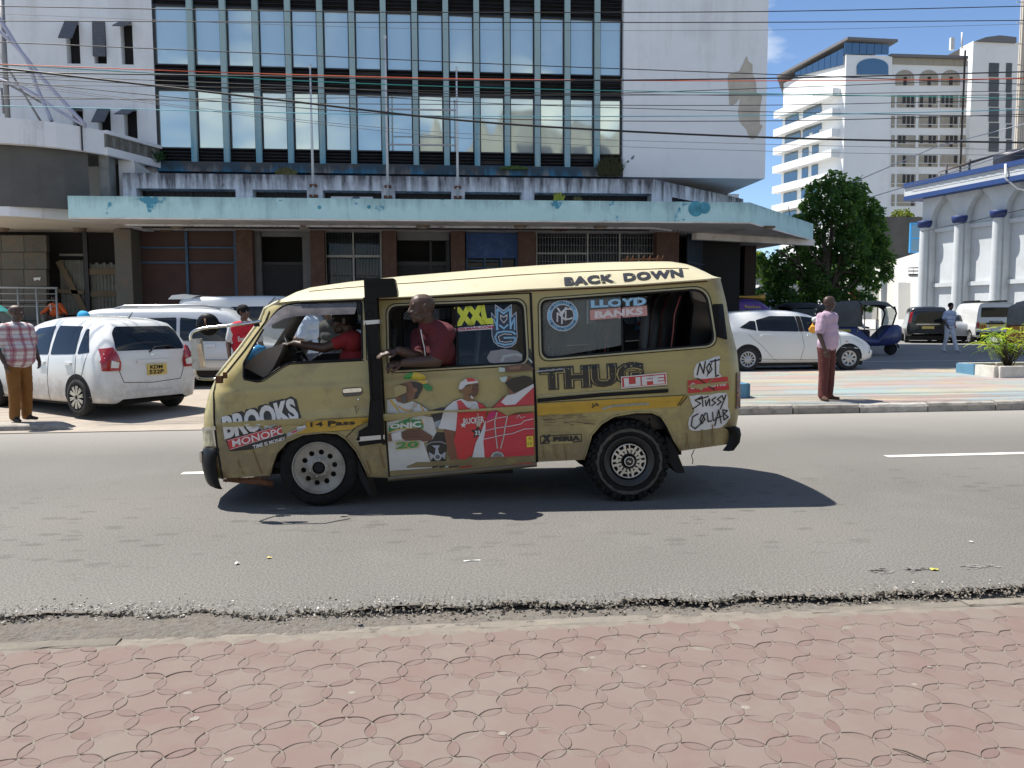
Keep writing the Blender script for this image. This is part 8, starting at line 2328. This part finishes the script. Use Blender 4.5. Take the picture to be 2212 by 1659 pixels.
# low sunlit white building beyond the trees
YW=62.0
lw=thing('low_building','low sunlit white building with louvred windows beyond the tree','building',(at(1940,690,YW).x,YW,.25))
m_lw=M('low_white',(.66,.65,.61),.85,var=.08,vs=.4)
WA,WB=at(1866,600,80),at(2015,600,54); WA.z=WB.z=0; wu=(WB-WA).normalized(); wn=Vector((wu.y,-wu.x,0)); wn=wn if wn.x < 0 else -wn
def onw(px,py,o=0):
 d_=ray(px,py); k=((WA+wn*o-EYE).dot(wn))/d_.dot(wn); return EYE+d_*k
zw_=onw(1985,545).z
mb=MB(); mb.prism([WA+Vector((0,0,.2)),WB+Vector((0,0,.2)),WB+Vector((0,0,zw_)),WA+Vector((0,0,zw_))],-wn*6); mb.build('wall',m_lw,lw)
for (a,b,c,d) in ((1906,1928,586,601),(1963,1985,578,596)):
 mb=MB(); mb.prism([onw(a,c,.03),onw(b,c-1,.03),onw(b,d-1,.03),onw(a,d,.03)],wn*.03); o=mb.build('window',m_hd,lw)
 for i in range(4):
  x0,x1_=a+(b-a)*(.03 if i % 2 == 0 else .53),a+(b-a)*(.47 if i % 2 == 0 else .97); y0=c+2+(i // 2)*7; mb=MB(); mb.prism([onw(x0,y0,.07),onw(x1_,y0,.07),onw(x1_,y0+4,.07),onw(x0,y0+4,.07)],wn*.03); mb.build('louvre_blade',m_hot,o)
for (a,b) in ((1892,1899),(1957,1967)): mb=MB(); mb.prism([onw(a,612,0),onw(b,610,0),onw(b,690,0),onw(a,690,0)],wn*.9); mb.build('buttress',m_lw,lw)
mb=MB(); fbox(mb,1968,482,1998,545,YW+4,.1); o=mb.build('glazed_hatch',m_hotg,lw); mb=MB()
for (a,b,c,d) in ((1966,1969,482,546),(1969,1998,481,485),(1969,1998,513,516),(1969,1998,543,546)): fbox(mb,a,c,b,d,YW+3.9,.15)
mb.build('hatch_frame',M('trim_sky_blue',(.05,.3,.62)),o)
mb=MB(); fbox(mb,1845,468,2000,560,YW+8,2); mb.build('dark_roofed_wall',M('old_wall',(.10,.095,.085),.9,var=.4,vs=.5),org=at(1900,690,YW+8),label='dark weathered wall behind the pale green trees',cat='wall',kind='thing')
# concrete wall and blue railing left of the tree
mb=MB(); fbox(mb,1590,575,1720,690,47,.6); cw=mb.build('concrete_wall',Mstreak('wall_concrete',(.42,.44,.43),(.14,.14,.13),4.6,1.5,amount=.6,base_dirt=.15,xs=2),org=at(1640,690,47),label='stained grey concrete wall behind the blue railing',cat='wall',kind='thing'); ORG[cw.name]=at(1640,690,47)
mb=MB(); fbox(mb,1590,565,1720,576,46.8,1); mb.build('coping',MATS['low_white'],cw)
fe=thing('railing','white posts with bright blue railing behind the purple minibus','fence',at(1650,680,40)); m_bl2=M('railing_blue',(.04,.20,.52),.5)
for x in (1612,1648,1688,1720):
 mb=MB(); fbox(mb,x-6,620,x+6,690,39.7,.35); mb.build('post',m_lw,fe)
 mb=MB(); fbox(mb,x-8,615,x+8,621,39.6,.5); mb.build('post_cap',m_lw,fe)
for a in (1590,1619,1656,1695):
 for i in range(9): mb=MB(); mb.bar(at(a+i*3,690,39.9),at(a+i*3,622,39.9),.035); mb.build('rail_bar',m_bl2,fe)
 for y in (624,680): mb=MB(); mb.bar(at(a-1,y,39.9),at(a+27,y,39.9),.05); mb.build('rail',m_bl2,fe)
# red notice board by the tree, on the low building's gate pier
mb=MB(); fbox(mb,1838,600,1884,690,46,1.5); gp=mb.build('gate_pier',m_lw,org=at(1860,690,46),label='white gate pier with a red sign beside the big tree',cat='pier'); ORG[gp.name]=at(1860,690,46)
mb=MB(); fbox(mb,1836,628,1856,648,45.9,.05); mb.build('red_sign',M('sign_red',(.5,.04,.03),.6),gp)

# trees
def tree(name,label,base,crown,n,leaf,mats,seed,trunk_r=.22,droop=.3,lean=(0,0),group=None,bare=None):
 """crown: clumps (dx, dz, dy, radius); leaves are small bent blades gathered in sprays on each clump's shell"""
 q=random.Random(seed); t=thing(name,label,'tree',base,group=group)
 b=Vector(base); mb=MB(); cl=[b+Vector((x,y,z)) for x,z,y,r_ in crown]
 top=b+Vector((lean[0],lean[1],max(c[1] for c in crown)*.6))
 trunk=[b,b.lerp(top,.4)+Vector((.08,0,0)),top]; mb.tube(trunk,[trunk_r,trunk_r*.75,trunk_r*.4],8)
 for c in cl:
  s_=b.lerp(top,q.uniform(.35,.85)); m_=s_.lerp(c,.5)+Vector((q.uniform(-.2,.2),q.uniform(-.2,.2),.25)); mb.tube([s_,m_,c],[trunk_r*.3,trunk_r*.2,.02],5)
 for p_ in (bare or []): mb.tube([b+Vector(p) for p in p_],[.05,.035,.012][:len(p_)] if len(p_) <= 3 else .03,5)
 mb.build('trunk',M('bark',(.10,.075,.055),.95,var=.4,vs=6,bump=.4,bs=20),t)
 mb=MB(); tot=sum(c[3] ** 2 for c in crown)
 for (x,z,y,r_),c in zip(crown,cl):
  for i in range(int(n*r_*r_/tot)):
   d=Vector((q.gauss(0,1),q.gauss(0,1),q.gauss(0,1)*.9)).normalized()
   k=r_*q.uniform(.35,1.0) ** .5*(1+.22*nz(d.x*2+seed,d.y*2,d.z*2))
   p=c+d*k
   for j in range(3):
    o=Vector((q.gauss(0,1),q.gauss(0,1),q.gauss(0,.6)-droop)).normalized(); L_=leaf*q.uniform(.6,1.3)
    s_=o.cross(Vector((q.gauss(0,1),q.gauss(0,1),q.gauss(0,1)))).normalized()*L_*.26
    mb.cur=0 if q.random() < .7 else 1
    a=p+o*L_*.5-Vector((0,0,L_*.04)); e=p+o*L_-Vector((0,0,L_*droop*.5))
    mb.add([p,a+s_,e,a-s_],[(0,1,2,3)])
 mb.build('crown',mats,t,fix=False)
 return t
def leafmat(name,c,k=.35):
 if name in MATS: return MATS[name]
 m=M(name,c,.55,var=.5,vs=.8,spec=.3); nt=m.node_tree; b=nt.nodes['Principled BSDF']
 tr=nt.nodes.new('ShaderNodeBsdfTranslucent'); tr.inputs['Color'].default_value=(min(.9,c[0]*2.4),min(.9,c[1]*2.2),c[2],1); mx=nt.nodes.new('ShaderNodeMixShader'); mx.inputs['Fac'].default_value=k
 nt.links.new(b.outputs[0],mx.inputs[1]); nt.links.new(tr.outputs[0],mx.inputs[2]); nt.links.new(mx.outputs[0],nt.nodes['Material Output'].inputs['Surface']); return m
YT=33.0
bt=at(1782,690,YT); bt.z=.25
def cl_(px,py,r_,dy=0): p=at(px,py,YT); return (p.x-bt.x,p.z-.25,dy,r_)
tree('leafy_tree','large dark green tree between the canopy end and the low white building',bt,
     [cl_(1800,392,.5),cl_(1775,412,.55,.4),cl_(1835,415,.6,-.3),cl_(1755,445,.5),cl_(1805,440,.8,-.6),cl_(1868,445,.55),cl_(1730,480,.45,.3),cl_(1775,482,.7,.5),cl_(1840,480,.8,.2),cl_(1890,488,.55),cl_(1905,520,.35),cl_(1716,520,.5,-.4),cl_(1770,530,.75,.6),cl_(1830,530,.9,-.2),cl_(1882,545,.5),cl_(1690,558,.45),cl_(1740,570,.6,.3),cl_(1800,575,.8,.5),cl_(1862,585,.6),cl_(1664,585,.35),cl_(1700,600,.5,.3),cl_(1760,615,.7),cl_(1830,620,.6,.4),cl_(1885,612,.35),cl_(1795,645,.5),cl_(1912,560,.4),cl_(1915,590,.35),cl_(1890,460,.4),cl_(1650,560,.3),cl_(1665,640,.55,.4),cl_(1700,650,.6),cl_(1745,660,.6,.3),cl_(1835,665,.55),cl_(1870,650,.5,.2),cl_(1900,540,.5,.3),cl_(1690,610,.6,.5)],
     9500,.18,[leafmat('leaf_dark',(.060,.135,.045),.5),leafmat('leaf_mid',(.12,.22,.065),.5)],3,.26,
     bare=[[(-1.2,-.3,3.0),(-1.7,-.5,4.4),(-2.0,-.5,5.9)],[(-1.6,-.5,4.2),(-2.2,-.6,4.6),(-2.9,-.6,4.9)],[(-1.5,-.4,3.6),(-2.3,-.5,4.0),(-2.6,-.5,4.1)]])
for px,py,Y,h_,sd,lab in ((1950,640,74,10.6,8,'bright yellow green tree behind the dark tree'),(1912,640,78,10.2,9,'paler green tree half hidden by the big dark tree')):
 b0=at(px,py,Y); b0.z=.25; q=random.Random(sd)
 tree('pale_tree',lab,b0,[(q.uniform(-1.5,1.5),h_*q.uniform(.5,1),q.uniform(-1,1),q.uniform(.8,1.3)) for _ in range(14)],3000,.36,[leafmat('leaf_yellow',(.10,.14,.022)),leafmat('leaf_lime',(.14,.17,.03))],sd,.2)
b0=at(1632,690,43); b0.z=.25
tree('slender_tree','slender pale stemmed tree with sparse leaves in front of the grey wall',b0,[(-.4,3.6,0,.5),(.3,4.0,0,.5),(-.9,4.1,0,.45),(.7,3.4,0,.4),(0,4.5,0,.5)],500,.22,[leafmat('leaf_mid',(.12,.22,.065),.5),leafmat('leaf_lime',(.14,.17,.03))],14,.09)
b0=at(1640,690,70); b0.z=.25
tree('back_tree','green trees beyond the grey wall under the canopy end',b0,[(-3,4,0,1.6),(-1,5,0,1.8),(1.5,4.4,0,1.6),(4,4.2,0,1.6),(6.5,4.6,0,1.8),(9,4.2,0,1.6)],2600,.42,[leafmat('leaf_dark',(.060,.135,.045),.5),leafmat('leaf_lime',(.14,.17,.03))],15,.3)

# planters
m_pw=M('planter_white',(.60,.58,.53),.85,var=.2,vs=5,dirt=(.4,.36,.3),ds=4,da=.6); m_pb=M('planter_blue',(.10,.24,.36),.85,var=.25,vs=5); m_soil=M('soil',(.12,.085,.055),.95,var=.4,vs=30)
def planter(label,x0,x1,y0,y1,blue):
 p=thing('planter',label,'planter',((x0+x1)/2,y0,mz(y0)))
 z=mz(y0)-.01; h_=.26; k=0
 for a,b in (((x0,y0),(x1,y0)),((x1,y0),(x1,y1)),((x1,y1),(x0,y1)),((x0,y1),(x0,y0))):
  n=max(2,int((Vector(b)-Vector(a)).length/.75))
  for i in range(n):
   u=Vector(a).lerp(Vector(b),(i+.01)/n); v_=Vector(a).lerp(Vector(b),(i+.99)/n); d_=(v_-u).normalized()*.06
   mb=MB(); mb.bar((u.x,u.y,z+h_/2),(v_.x,v_.y,z+h_/2),.15,h_); mb.build('kerb_block',m_pb if blue(k) else m_pw,p,bevel=.012); k += 1
 mb=MB(); mb.grid([[(x0+(x1-x0)*i/8,y0+(y1-y0)*j/5,z+h_-.07+.05*nz(i*1.3,j*1.7)) for i in range(9)] for j in range(6)]); mb.build('soil',m_soil,p,fix=False)
 return p
pA=gd(1663,872,.17); xa_=gd(1600,872,.17).x
planter('low planter edged in teal blocks half hidden by the rear of the golden minibus',pA.x-2.4,pA.x,13.35,14.4,lambda k: True)
pB=gd(2150,818,.2); planter('planter edged in white and blue blocks at the right edge',pB.x+.05,pB.x+3.6,pB.y+.0,pB.y+1.3,lambda k: k in (2,3,10))
# feathery shrub with yellow flowers in the right planter
def fern_bush(name,label,base,n,h_,spread,mats,seed,flw=None):
 q=random.Random(seed); t=thing(name,label,'shrub',base); b=Vector(base); st=MB(); lf=MB(); fl=MB()
 for i in range(n):
  a=q.uniform(0,6.28); r_=q.uniform(.3,1)*spread; tip=b+Vector((r_*math.cos(a),r_*math.sin(a)*.6,h_*q.uniform(.45,1)))
  m_=b.lerp(tip,.5)+Vector((0,0,.12)); st.tube([b+Vector((q.uniform(-.1,.1),q.uniform(-.05,.05),0)),m_,tip],[.012,.008,.004],4)
  for j in range(4):
   s_=m_.lerp(tip,q.uniform(.2,1)); o=(Vector((q.gauss(0,1),q.gauss(0,.6),q.gauss(.1,.35)))).normalized(); L_=q.uniform(.22,.42)
   sd=o.cross(Vector((0,0,1))).normalized()
   lf.cur=q.randrange(2)
   for k in range(8):
    for g_ in (-1,1):
     c=s_+o*(L_*(k+1)/8)-Vector((0,0,.10*((k+1)/8) ** 2)); e=c+sd*g_*.065*(1-.07*k)+o*.02-Vector((0,0,.012)); w_=o*.014
     lf.add([c-w_*.4,(c+e)/2-w_,e,(c+e)/2+w_],[(0,1,2,3)])
  if flw and q.random() < .4:
   for k in range(5): fl.add([tip,tip+Vector((.05*math.cos(k*1.26),-.02,.05*math.sin(k*1.26))),tip+Vector((.05*math.cos(k*1.26+.7),-.03,.05*math.sin(k*1.26+.7)))],[(0,1,2)])
 st.build('stem',M('stem_brown',(.07,.05,.03),.8),t); lf.build('foliage',mats,t,fix=False)
 if flw and fl.v: fl.build('flower',flw,t,fix=False)
zp=mz(pB.y)+.2
m_f1,m_f2=leafmat('fern_lime',(.32,.42,.05),.45),leafmat('fern_green',(.17,.30,.04),.45); m_fy=M('flower_yellow',(.7,.55,.03),.6)
p=gd(2150,800,zp); fern_bush('flowering_shrub','feathery lime green shrub in the white and blue planter',(pB.x+.75,pB.y+.6,zp),34,.95,.85,[m_f1,m_f2],4)
fern_bush('flowering_shrub','darker shrub with yellow flowers behind the lime one in the planter',(pB.x+1.7,pB.y+.7,zp),30,1.0,.7,[m_f2,leafmat('fern_red',(.10,.03,.03))],6,m_fy)

# ------------------------------------------------------------------ people
def mat_plaid():
 m=M('shirt_plaid',(.58,.55,.55),.85,var=.1,vs=8); nt=m.node_tree; L=nt.links.new; b=nt.nodes['Principled BSDF']; cur=b.inputs['Base Color'].links[0].from_socket
 tc=nt.nodes.new('ShaderNodeTexCoord'); sp=nt.nodes.new('ShaderNodeSeparateXYZ'); L(tc.outputs['Object'],sp.inputs[0])
 ad=nt.nodes.new('ShaderNodeMath'); ad.operation='ADD'; L(sp.outputs[0],ad.inputs[0]); ad.inputs[1].default_value=2.0
 for src,per,wd,col in ((ad.outputs[0],.155,.40,(.30,.045,.08)),(sp.outputs[2],.15,.36,(.32,.06,.09)),(ad.outputs[0],.155,.10,(.16,.03,.06)),(sp.outputs[2],.075,.12,(.20,.04,.08))):
  md=nt.nodes.new('ShaderNodeMath'); md.operation='PINGPONG'; md.inputs[1].default_value=per/2; L(src,md.inputs[0])
  lt=nt.nodes.new('ShaderNodeMath'); lt.operation='LESS_THAN'; lt.inputs[1].default_value=per*wd/2; L(md.outputs[0],lt.inputs[0])
  ml=nt.nodes.new('ShaderNodeMath'); ml.operation='MULTIPLY'; ml.inputs[1].default_value=.55; L(lt.outputs[0],ml.inputs[0])
  mx=nt.nodes.new('ShaderNodeMix'); mx.data_type='RGBA'; L(cur,mx.inputs['A']); mx.inputs['B'].default_value=(*col,1); L(ml.outputs[0],mx.inputs['Factor']); cur=mx.outputs['Result']
 L(cur,b.inputs['Base Color']); return m
cl=lambda n,c,**k: M(n,c,.88,var=.2,vs=7,**k)
m_sh=cl('shoe_dark',(.02,.017,.016)); m_sand=cl('sandal_brown',(.07,.035,.02))
p=gd(46,909,.105)
stander('person','stout man in a pink and white plaid shirt and brown trousers on the kerb block',p,R(-118),[m_skin,m_hair,mat_plaid(),cl('trousers_brown',(.20,.085,.015)),m_sh],1.70,belly=.7,look=R(38),hair=False,vox=.009,seed=1,loose=1.17,
  arms=(((-.27,-.04,1.12),(-.25,.08,.90),(.1,.3,-1)),((.27,-.02,1.10),(.25,.10,.88),(0,.3,-1))),legs=((( -.10,.02,.48),(-.11,-.03,.085),(-.2,.98)),((.10,.03,.48),(.12,.03,.085),(.25,.97))))
p=gd(1783,863,mz(13.3))
p.z=mz(p.y)
stander('person','man in a pale pink shirt and maroon trousers standing on the painted median',p,R(-146),[m_skin,m_hair,cl('shirt_pink',(.52,.37,.47)),cl('trousers_maroon',(.115,.030,.026)),m_sand],1.76,belly=.25,look=R(52),hair=False,vox=.009,seed=5,loose=1.17,
  arms=(((-.25,-.10,1.12),(-.14,-.20,.95),(.3,-.1,-1)),((.27,.02,1.10),(.26,.12,.86),(.05,.25,-1))),legs=(((-.10,.01,.49),(-.13,-.02,.085),(-.1,1)),((.09,.01,.49),(.10,.0,.085),(.55,.85))))
p=at(527,700,13.6)
def vest(B,V,S): B.c(S(-.10,.0,1.34),S(.10,.0,1.34),.133,.133,5,.88,(0,1,0)); B.c(S(-.06,.01,1.2),S(.06,.01,1.2),.142,.142,5,.88,(0,1,0)); B.c(S(-.06,.01,1.05),S(.06,.01,1.05),.142,.142,5,.88,(0,1,0)); B.c(S(0,.10,1.2),S(0,.11,1.24),.03,.03,5)
m_redj=cl('football_red',(.52,.015,.03))
rp=stander('person','young man in a red football shirt standing between the cars and the minibus nose',(p.x,13.6,gz(13.6)),R(-160),[m_skin2,m_hair,cl('white_sleeve',(.6,.6,.6)),cl('jeans',(.05,.06,.09)),m_sh,m_redj],1.75,look=R(45),vox=.011,seed=7,extra=vest,arms=(((-.25,.0,1.12),(-.30,.12,.92),(-.2,.5,-.8)),((.25,-.02,1.12),(.25,.08,.9),(0,.3,-1))))
mb=MB(); text_quad(mb,'Emirates',((-.12,1.16),(.12,1.16),(.12,1.24),(-.12,1.24)),lambda x,z: Vector((-x,.137,z)),.02); mb.build('shirt_print',m_wcap,rp,fix=False)
p=at(2049,760,27.0)
stander('person','young man in a white and blue print shirt and white trousers crossing the side road',(p.x,27.0,.25),R(-172),[m_skin2,m_hair,M('shirt_print_blue',(.72,.74,.78),.85,var=.9,vs=16,vcol=(.22,.28,.50)),cl('trousers_white',(.72,.74,.78)),M('shoe_white',(.5,.5,.5),.6)],1.76,look=R(-10),vox=.013,seed=9,
  arms=(((-.25,-.06,1.14),(-.26,-.05,.92),(0,.2,-1)),((.27,.0,1.14),(.25,.16,.95),(-.1,.4,-1))),legs=(((-.10,.12,.49),(-.13,.22,.10),(-.1,1)),((.10,-.02,.48),(.10,-.14,.085),(.1,1))))
p=at(668,720,12.9)
stander('person','man in a pale striped polo shirt looking down at his phone behind the minibus cab',(p.x,12.9,gz(12.9)+.08),R(75),[m_skin2,m_hair,cl('polo_pale',(.40,.47,.56)),cl('jeans',(.05,.06,.09)),m_sh],1.78,look=R(5),head_tilt=-.3,vox=.011,seed=11,loose=1.1,arms=(((-.24,.02,1.12),(-.14,.30,1.12),(.3,.9,.2)),((.24,.02,1.12),(.10,.30,1.12),(-.2,.9,.2))))
p=at(712,720,14.5)
stander('person','person in a white cap and dark jacket behind the man in the polo shirt',(p.x,14.5,gz(14.5)),R(150),[m_skin,m_wcap,cl('jacket_dark',(.03,.035,.03)),cl('jeans',(.05,.06,.09)),m_sh],1.72,vox=.014,sleeves='long',seed=12,hairh=.02)
p=at(182,700,15.2)
stander('person','person in a bright blue hood passing behind the white hatchback',(p.x,15.2,gz(15.2)-.12),R(60),[m_skin,cl('hood_blue',(.02,.30,.55)),MATS['hood_blue'],MATS['jeans'],m_sh],1.72,vox=.014,sleeves='long',seed=13,hairh=.028)
# man in an orange vest sitting on the steps
p=at(118,690,25.3)
sm_=thing('person','man in an orange high visibility vest sitting on the steps of the dark doorway','person',(p.x,25.5,1.50),R(180),local=True)
B=Body()
B.c((-.08,0,.10),(.08,0,.10),.13,.13,3,.9,(0,1,0)); B.c((-.06,.06,.28),(.06,.06,.28),.14,.14,2,.8,(0,1,0)); B.c((-.10,.10,.48),(.10,.10,.48),.11,.11,2,.8,(0,1,0)); B.c((0,.12,.56),(0,.14,.64),.05,.05,0); B.head((0,.17,.74),(0,1,-.2),(0,0,1),0,1)
for s_ in (-1,1):
 B.c((.17*s_,.10,.47),(.34*s_,.22,.26),.062,.05,2); B.c((.34*s_,.22,.26),(.16*s_,.38,.18),.045,.03,0); B.hand((.16*s_,.38,.18),(-s_,.3,-.4),(0,0,1),0,1,side=s_)
 B.c((.09*s_,.02,.08),(.22*s_,.42,.16),.085,.065,3); B.c((.22*s_,.42,.16),(.20*s_,.40,-.22),.062,.05,3); B.c((.20*s_,.38,-.26),(.21*s_,.55,-.27),.042,.035,4)
B.melt('body',[m_skin,m_hair,M('vest_orange',(.70,.12,.02),.7,var=.2,vs=9),cl('trousers_grey',(.16,.16,.15)),m_sh],sm_,.012)
mb=MB()
for s_ in (-1,1): mb.bar((.09*s_,.215,.34),(.10*s_,.215,.55),.035,.01)
mb.build('reflective_strip',m_wcap,sm_)

# the tout leaning out of the sliding window on his forearms
ct_=thing('person','bald man in a dark red shirt leaning out of the minibus side window','person',van.location)
O_=Vector(van.location); V3=lambda x,y,i: Vp(x,y,i)-O_
B=Body()
HC_=V3(911,667,-.115)
B.head(HC_,(-1,-.32,-.05),(.0,0,1),0,None,z=1.03)
B.c(V3(921,690,-.08),HC_+Vector((.03,.01,-.05)),.066,.060,0)
B.c(V3(925,706,-.06),V3(921,695,-.07),.080,.070,2)
B.c(V3(950,730,-.055),V3(922,722,.14),.098,.095,2); B.c(V3(952,755,.02),V3(935,755,.12),.125,.12,2); B.c(V3(958,772,.16),V3(944,772,.24),.13,.13,2); B.c(V3(962,720,-.06),V3(940,712,-.06),.085,.085,2)
el=V3(943,779,-.125); sh_=V3(962,722,-.085)
B.c(sh_,sh_.lerp(el,.72),.080,.074,2); B.c(sh_,el,.060,.052,0); wr=V3(873,784,-.125); B.c(el,wr,.053,.037,0)
B.hand(wr,V3(838,787,-.13)-wr,(0,-.5,1),0,1.18,curl=.95,side=1)
sf=V3(905,727,.20); ef=V3(905,772,-.02); wf=V3(862,757,-.12)
B.c(sf,sf.lerp(ef,.7),.075,.07,2); B.c(sf,ef,.058,.05,0); B.c(ef,wf,.052,.036,0); B.hand(wf,V3(828,762,-.15)-wf,(0,-.3,1),0,1.18,curl=.35,side=1)
B.melt('body',[m_skin,m_skin,cl('shirt_dark_red',(.095,.012,.018)),m_skin,m_skin],ct_,.0062,2,crease=.007,seed=3)
for fx in (-1,1):
 mb=MB(); c0=V3(919,700,-.09 if fx < 0 else .02); mb.prism([V3(908,702,-.10 if fx < 0 else -.02),V3(934,690,-.10 if fx < 0 else .0),V3(928,712,-.115 if fx < 0 else .0),V3(916,720,-.12 if fx < 0 else -.03)],(0,.012,0)); o=mb.mesh('collar',MATS['shirt_dark_red']); link('collar',o,ct_)
mb=MB(); q_=[V3(909,712,-.135),V3(912,730,-.12),V3(917,752,-.11),V3(919,772,-.13)]; mb.tube(q_,.005,5); link('lanyard',mb.mesh('lanyard',m_wcap),ct_)
mb=MB(); q_=[V3(820,905,0)] ;
# the driver
dr=thing('person','driver in a red shirt with a hand on the minibus steering wheel','person',van.location)
B=Body(); i_=.42
B.head(V3(742,694,i_),(-1,-.1,-.05),(0,0,1),0,1,z=1.0); B.c(V3(755,716,i_),V3(748,704,i_),.062,.058,0)
B.c(V3(762,738,i_-.14),V3(762,738,i_+.14),.105,.105,2); B.c(V3(766,775,i_-.08),V3(766,775,i_+.08),.13,.13,2)
for dd,hx in ((-.17,625),(.17,640)):
 s0=V3(755,732,i_+dd); e0=V3(700,752,i_+dd*1.3); w0=V3(hx+10,742,i_+dd*.7); B.c(s0,s0.lerp(e0,.5),.07,.06,2); B.c(s0,e0,.052,.042,0); B.c(e0,w0,.042,.03,0); B.hand(w0,V3(hx-14,744,i_+dd*.7)-w0,(0,0,1),0,1,curl=.8)
B.c(V3(768,812,i_-.1),V3(690,812,i_-.12),.09,.075,3); B.c(V3(768,812,i_+.1),V3(690,812,i_+.12),.09,.075,3)
B.melt('body',[m_skin,m_hair,cl('shirt_red',(.22,.012,.016)),MATS['jeans'],m_sh],dr,.009,2)
# kerb block under the man at the left
a=gd(-60,935); b=gd(150,931); mb=MB()
rows=[]
for i in range(13):
 x=a.x+(b.x-a.x)*i/12; e=1 if i < 10 else (1,.9,.62,.0)[i-9]
 rows.append([(x,a.y+.02+(1-e)*.12,-.01),(x,a.y+.01+(1-e)*.12,.075*e),(x,a.y+.05+(1-e)*.1,.10*e),(x,a.y+.34-(1-e)*.1,.105*e),(x,a.y+.40-(1-e)*.12,.07*e),(x,a.y+.42-(1-e)*.12,-.01)])
mb.grid(rows); mb.build('kerb_block',m_k1,org=(b.x,b.y,0),label='rounded grey concrete kerb block under the man in the plaid shirt',cat='kerb block')

# ------------------------------------------------------------------ overhead cables on poles outside the frame, and the mast at the left
K=(.012,.012,.014); GY=(.10,.10,.11)
XS=(-120,0,594,1080,1674,2212,2330)
WIRES=[
 (K,.011,14.0,(13,13.4,23.6,27,24.5,13.4,11),'topmost black cable, sagging gently across the whole facade and sky'),
 (K,.011,14.2,(45,45,47.5,48.3,48,44,43),'second black cable from the top, nearly level'),
 (GY,.005,14.8,(24,29.5,53,64.7,64.7,52,48),'hair thin grey wire just below the second cable'),
 (K,.011,14.4,(86,91,116.5,138.5,161,182,186),'black cable falling to the right across the upper panes'),
 ((.55,.09,.03),.011,14.0,(136,139,160,171.6,174.5,170,169),'orange red cable over the louvres between the window rows'),
 ((.03,.30,.28),.010,14.3,(133,140,172,190,202.6,213,215),'turquoise cable just under the orange one'),
 (K,.016,13.8,(154,156,165,174,169,155,152),'thick black twisted cable crossing the orange one at the right'),
 (K,.024,13.6,(138,147,215,267,297.5,308,309),'thickest black cable bundle, falling from left to right'),
 (K,.009,14.6,(160,161,184,205,190,168,164),'black cable dipping to its lowest over the middle bays'),
 (K,.009,14.9,(163,166.5,196,224,242,252,254),'black cable running under the turquoise one'),
 (K,.010,14.1,(168,174.5,229,257,261,247,244),'black cable sagging across the lower panes'),
 (K,.008,15.0,(214,214,213,207,204,196,194),'straight black cable rising slightly to the right'),
 ((.06,.30,.40),.010,14.5,(226,228.8,243,251.6,249,237,234),'cyan blue cable across the lower panes'),
 (GY,.006,14.7,(165,180,257,304,327,336,338),'thin grey wire, lowest of all at the right'),
 (GY,.006,14.7,(160,175,253,293,312,324,326),'thin grey wire just above the lowest one'),
 (K,.009,14.6,(205,207,222,226,227,215,212),'black cable nearly level above the cyan blue one'),
 (K,.007,14.9,(182,183,190,199,207,205,204),'thin black cable close above the level ones on the white wall'),
]
for i,(c,r_,Y,ys_,lab) in enumerate(WIRES):
 q=smooth_poly([tuple(at(x,y,Y)) for x,y in zip(XS,ys_)],6,closed=False); mb=MB(); mb.tube(q,r_*.74,5); mb.build('overhead_cable',M('cable_%02d' % i,c,.5),org=q[0],label=lab,cat='cable')
m_pc=M('cable_pale',(.42,.42,.46),.5)
for pts,Y,lab in (([(1841,395),(2020,318),(2212,268),(2330,236)],30,'upper pale wire slanting up over the blue cornice'),([(1878,427),(2040,378),(2212,322),(2330,285)],30,'lower pale wire slanting up over the blue cornice'),([(1990,500),(2100,478),(2212,452),(2330,425)],40,'dark wire slanting in front of the onion arches')):
 q=[at(x,y,Y) for x,y in pts]; mb=MB(); mb.tube(q,.02,5); mb.build('service_wire',m_pc if 'pale' in lab else MATS['cable_00'],org=q[0],label=lab,cat='wire')
m_lil=M('sheath_lilac',(.42,.43,.55),.45,var=.2,vs=3)
for pts,r_,lab in (([(-60,-40),(5,50),(45,112),(110,190),(184,270)],.055,'upper pale lilac cable sheath slanting down to the balcony corner'),([(-60,20),(0,68),(55,125),(80,190),(112,262)],.05,'pale lilac cable sheath curving down onto the curved balcony'),([(-60,150),(0,172),(60,195),(120,235),(186,274)],.04,'lower pale lilac cable sheath meeting the balcony corner')):
 q=smooth_poly([tuple(at(x,y,23.6)) for x,y in pts],4,closed=False); mb=MB(); mb.tube(q,r_,8); mb.build('cable_sheath',m_lil,org=q[-1],label=lab,cat='cable')
ms=thing('mast','slim grey lattice mast with stays standing on the curved balcony','mast',at(14,256,23.8))
m_ms=M('mast_grey',(.26,.26,.27),.6)
for a,b,r_,n_ in (((2,-20),(17,258),.07,'pole'),((3,190),(8,245),.03,'pole'),((-30,70),(88,262),.03,'stay'),((-40,150),(96,225),.03,'stay'),((-10,175),(14,175),.03,'bracket')):
 mb=MB(); mb.tube([at(*a,23.8),at(*b,23.8)],r_,6); mb.build(n_,m_ms,ms)
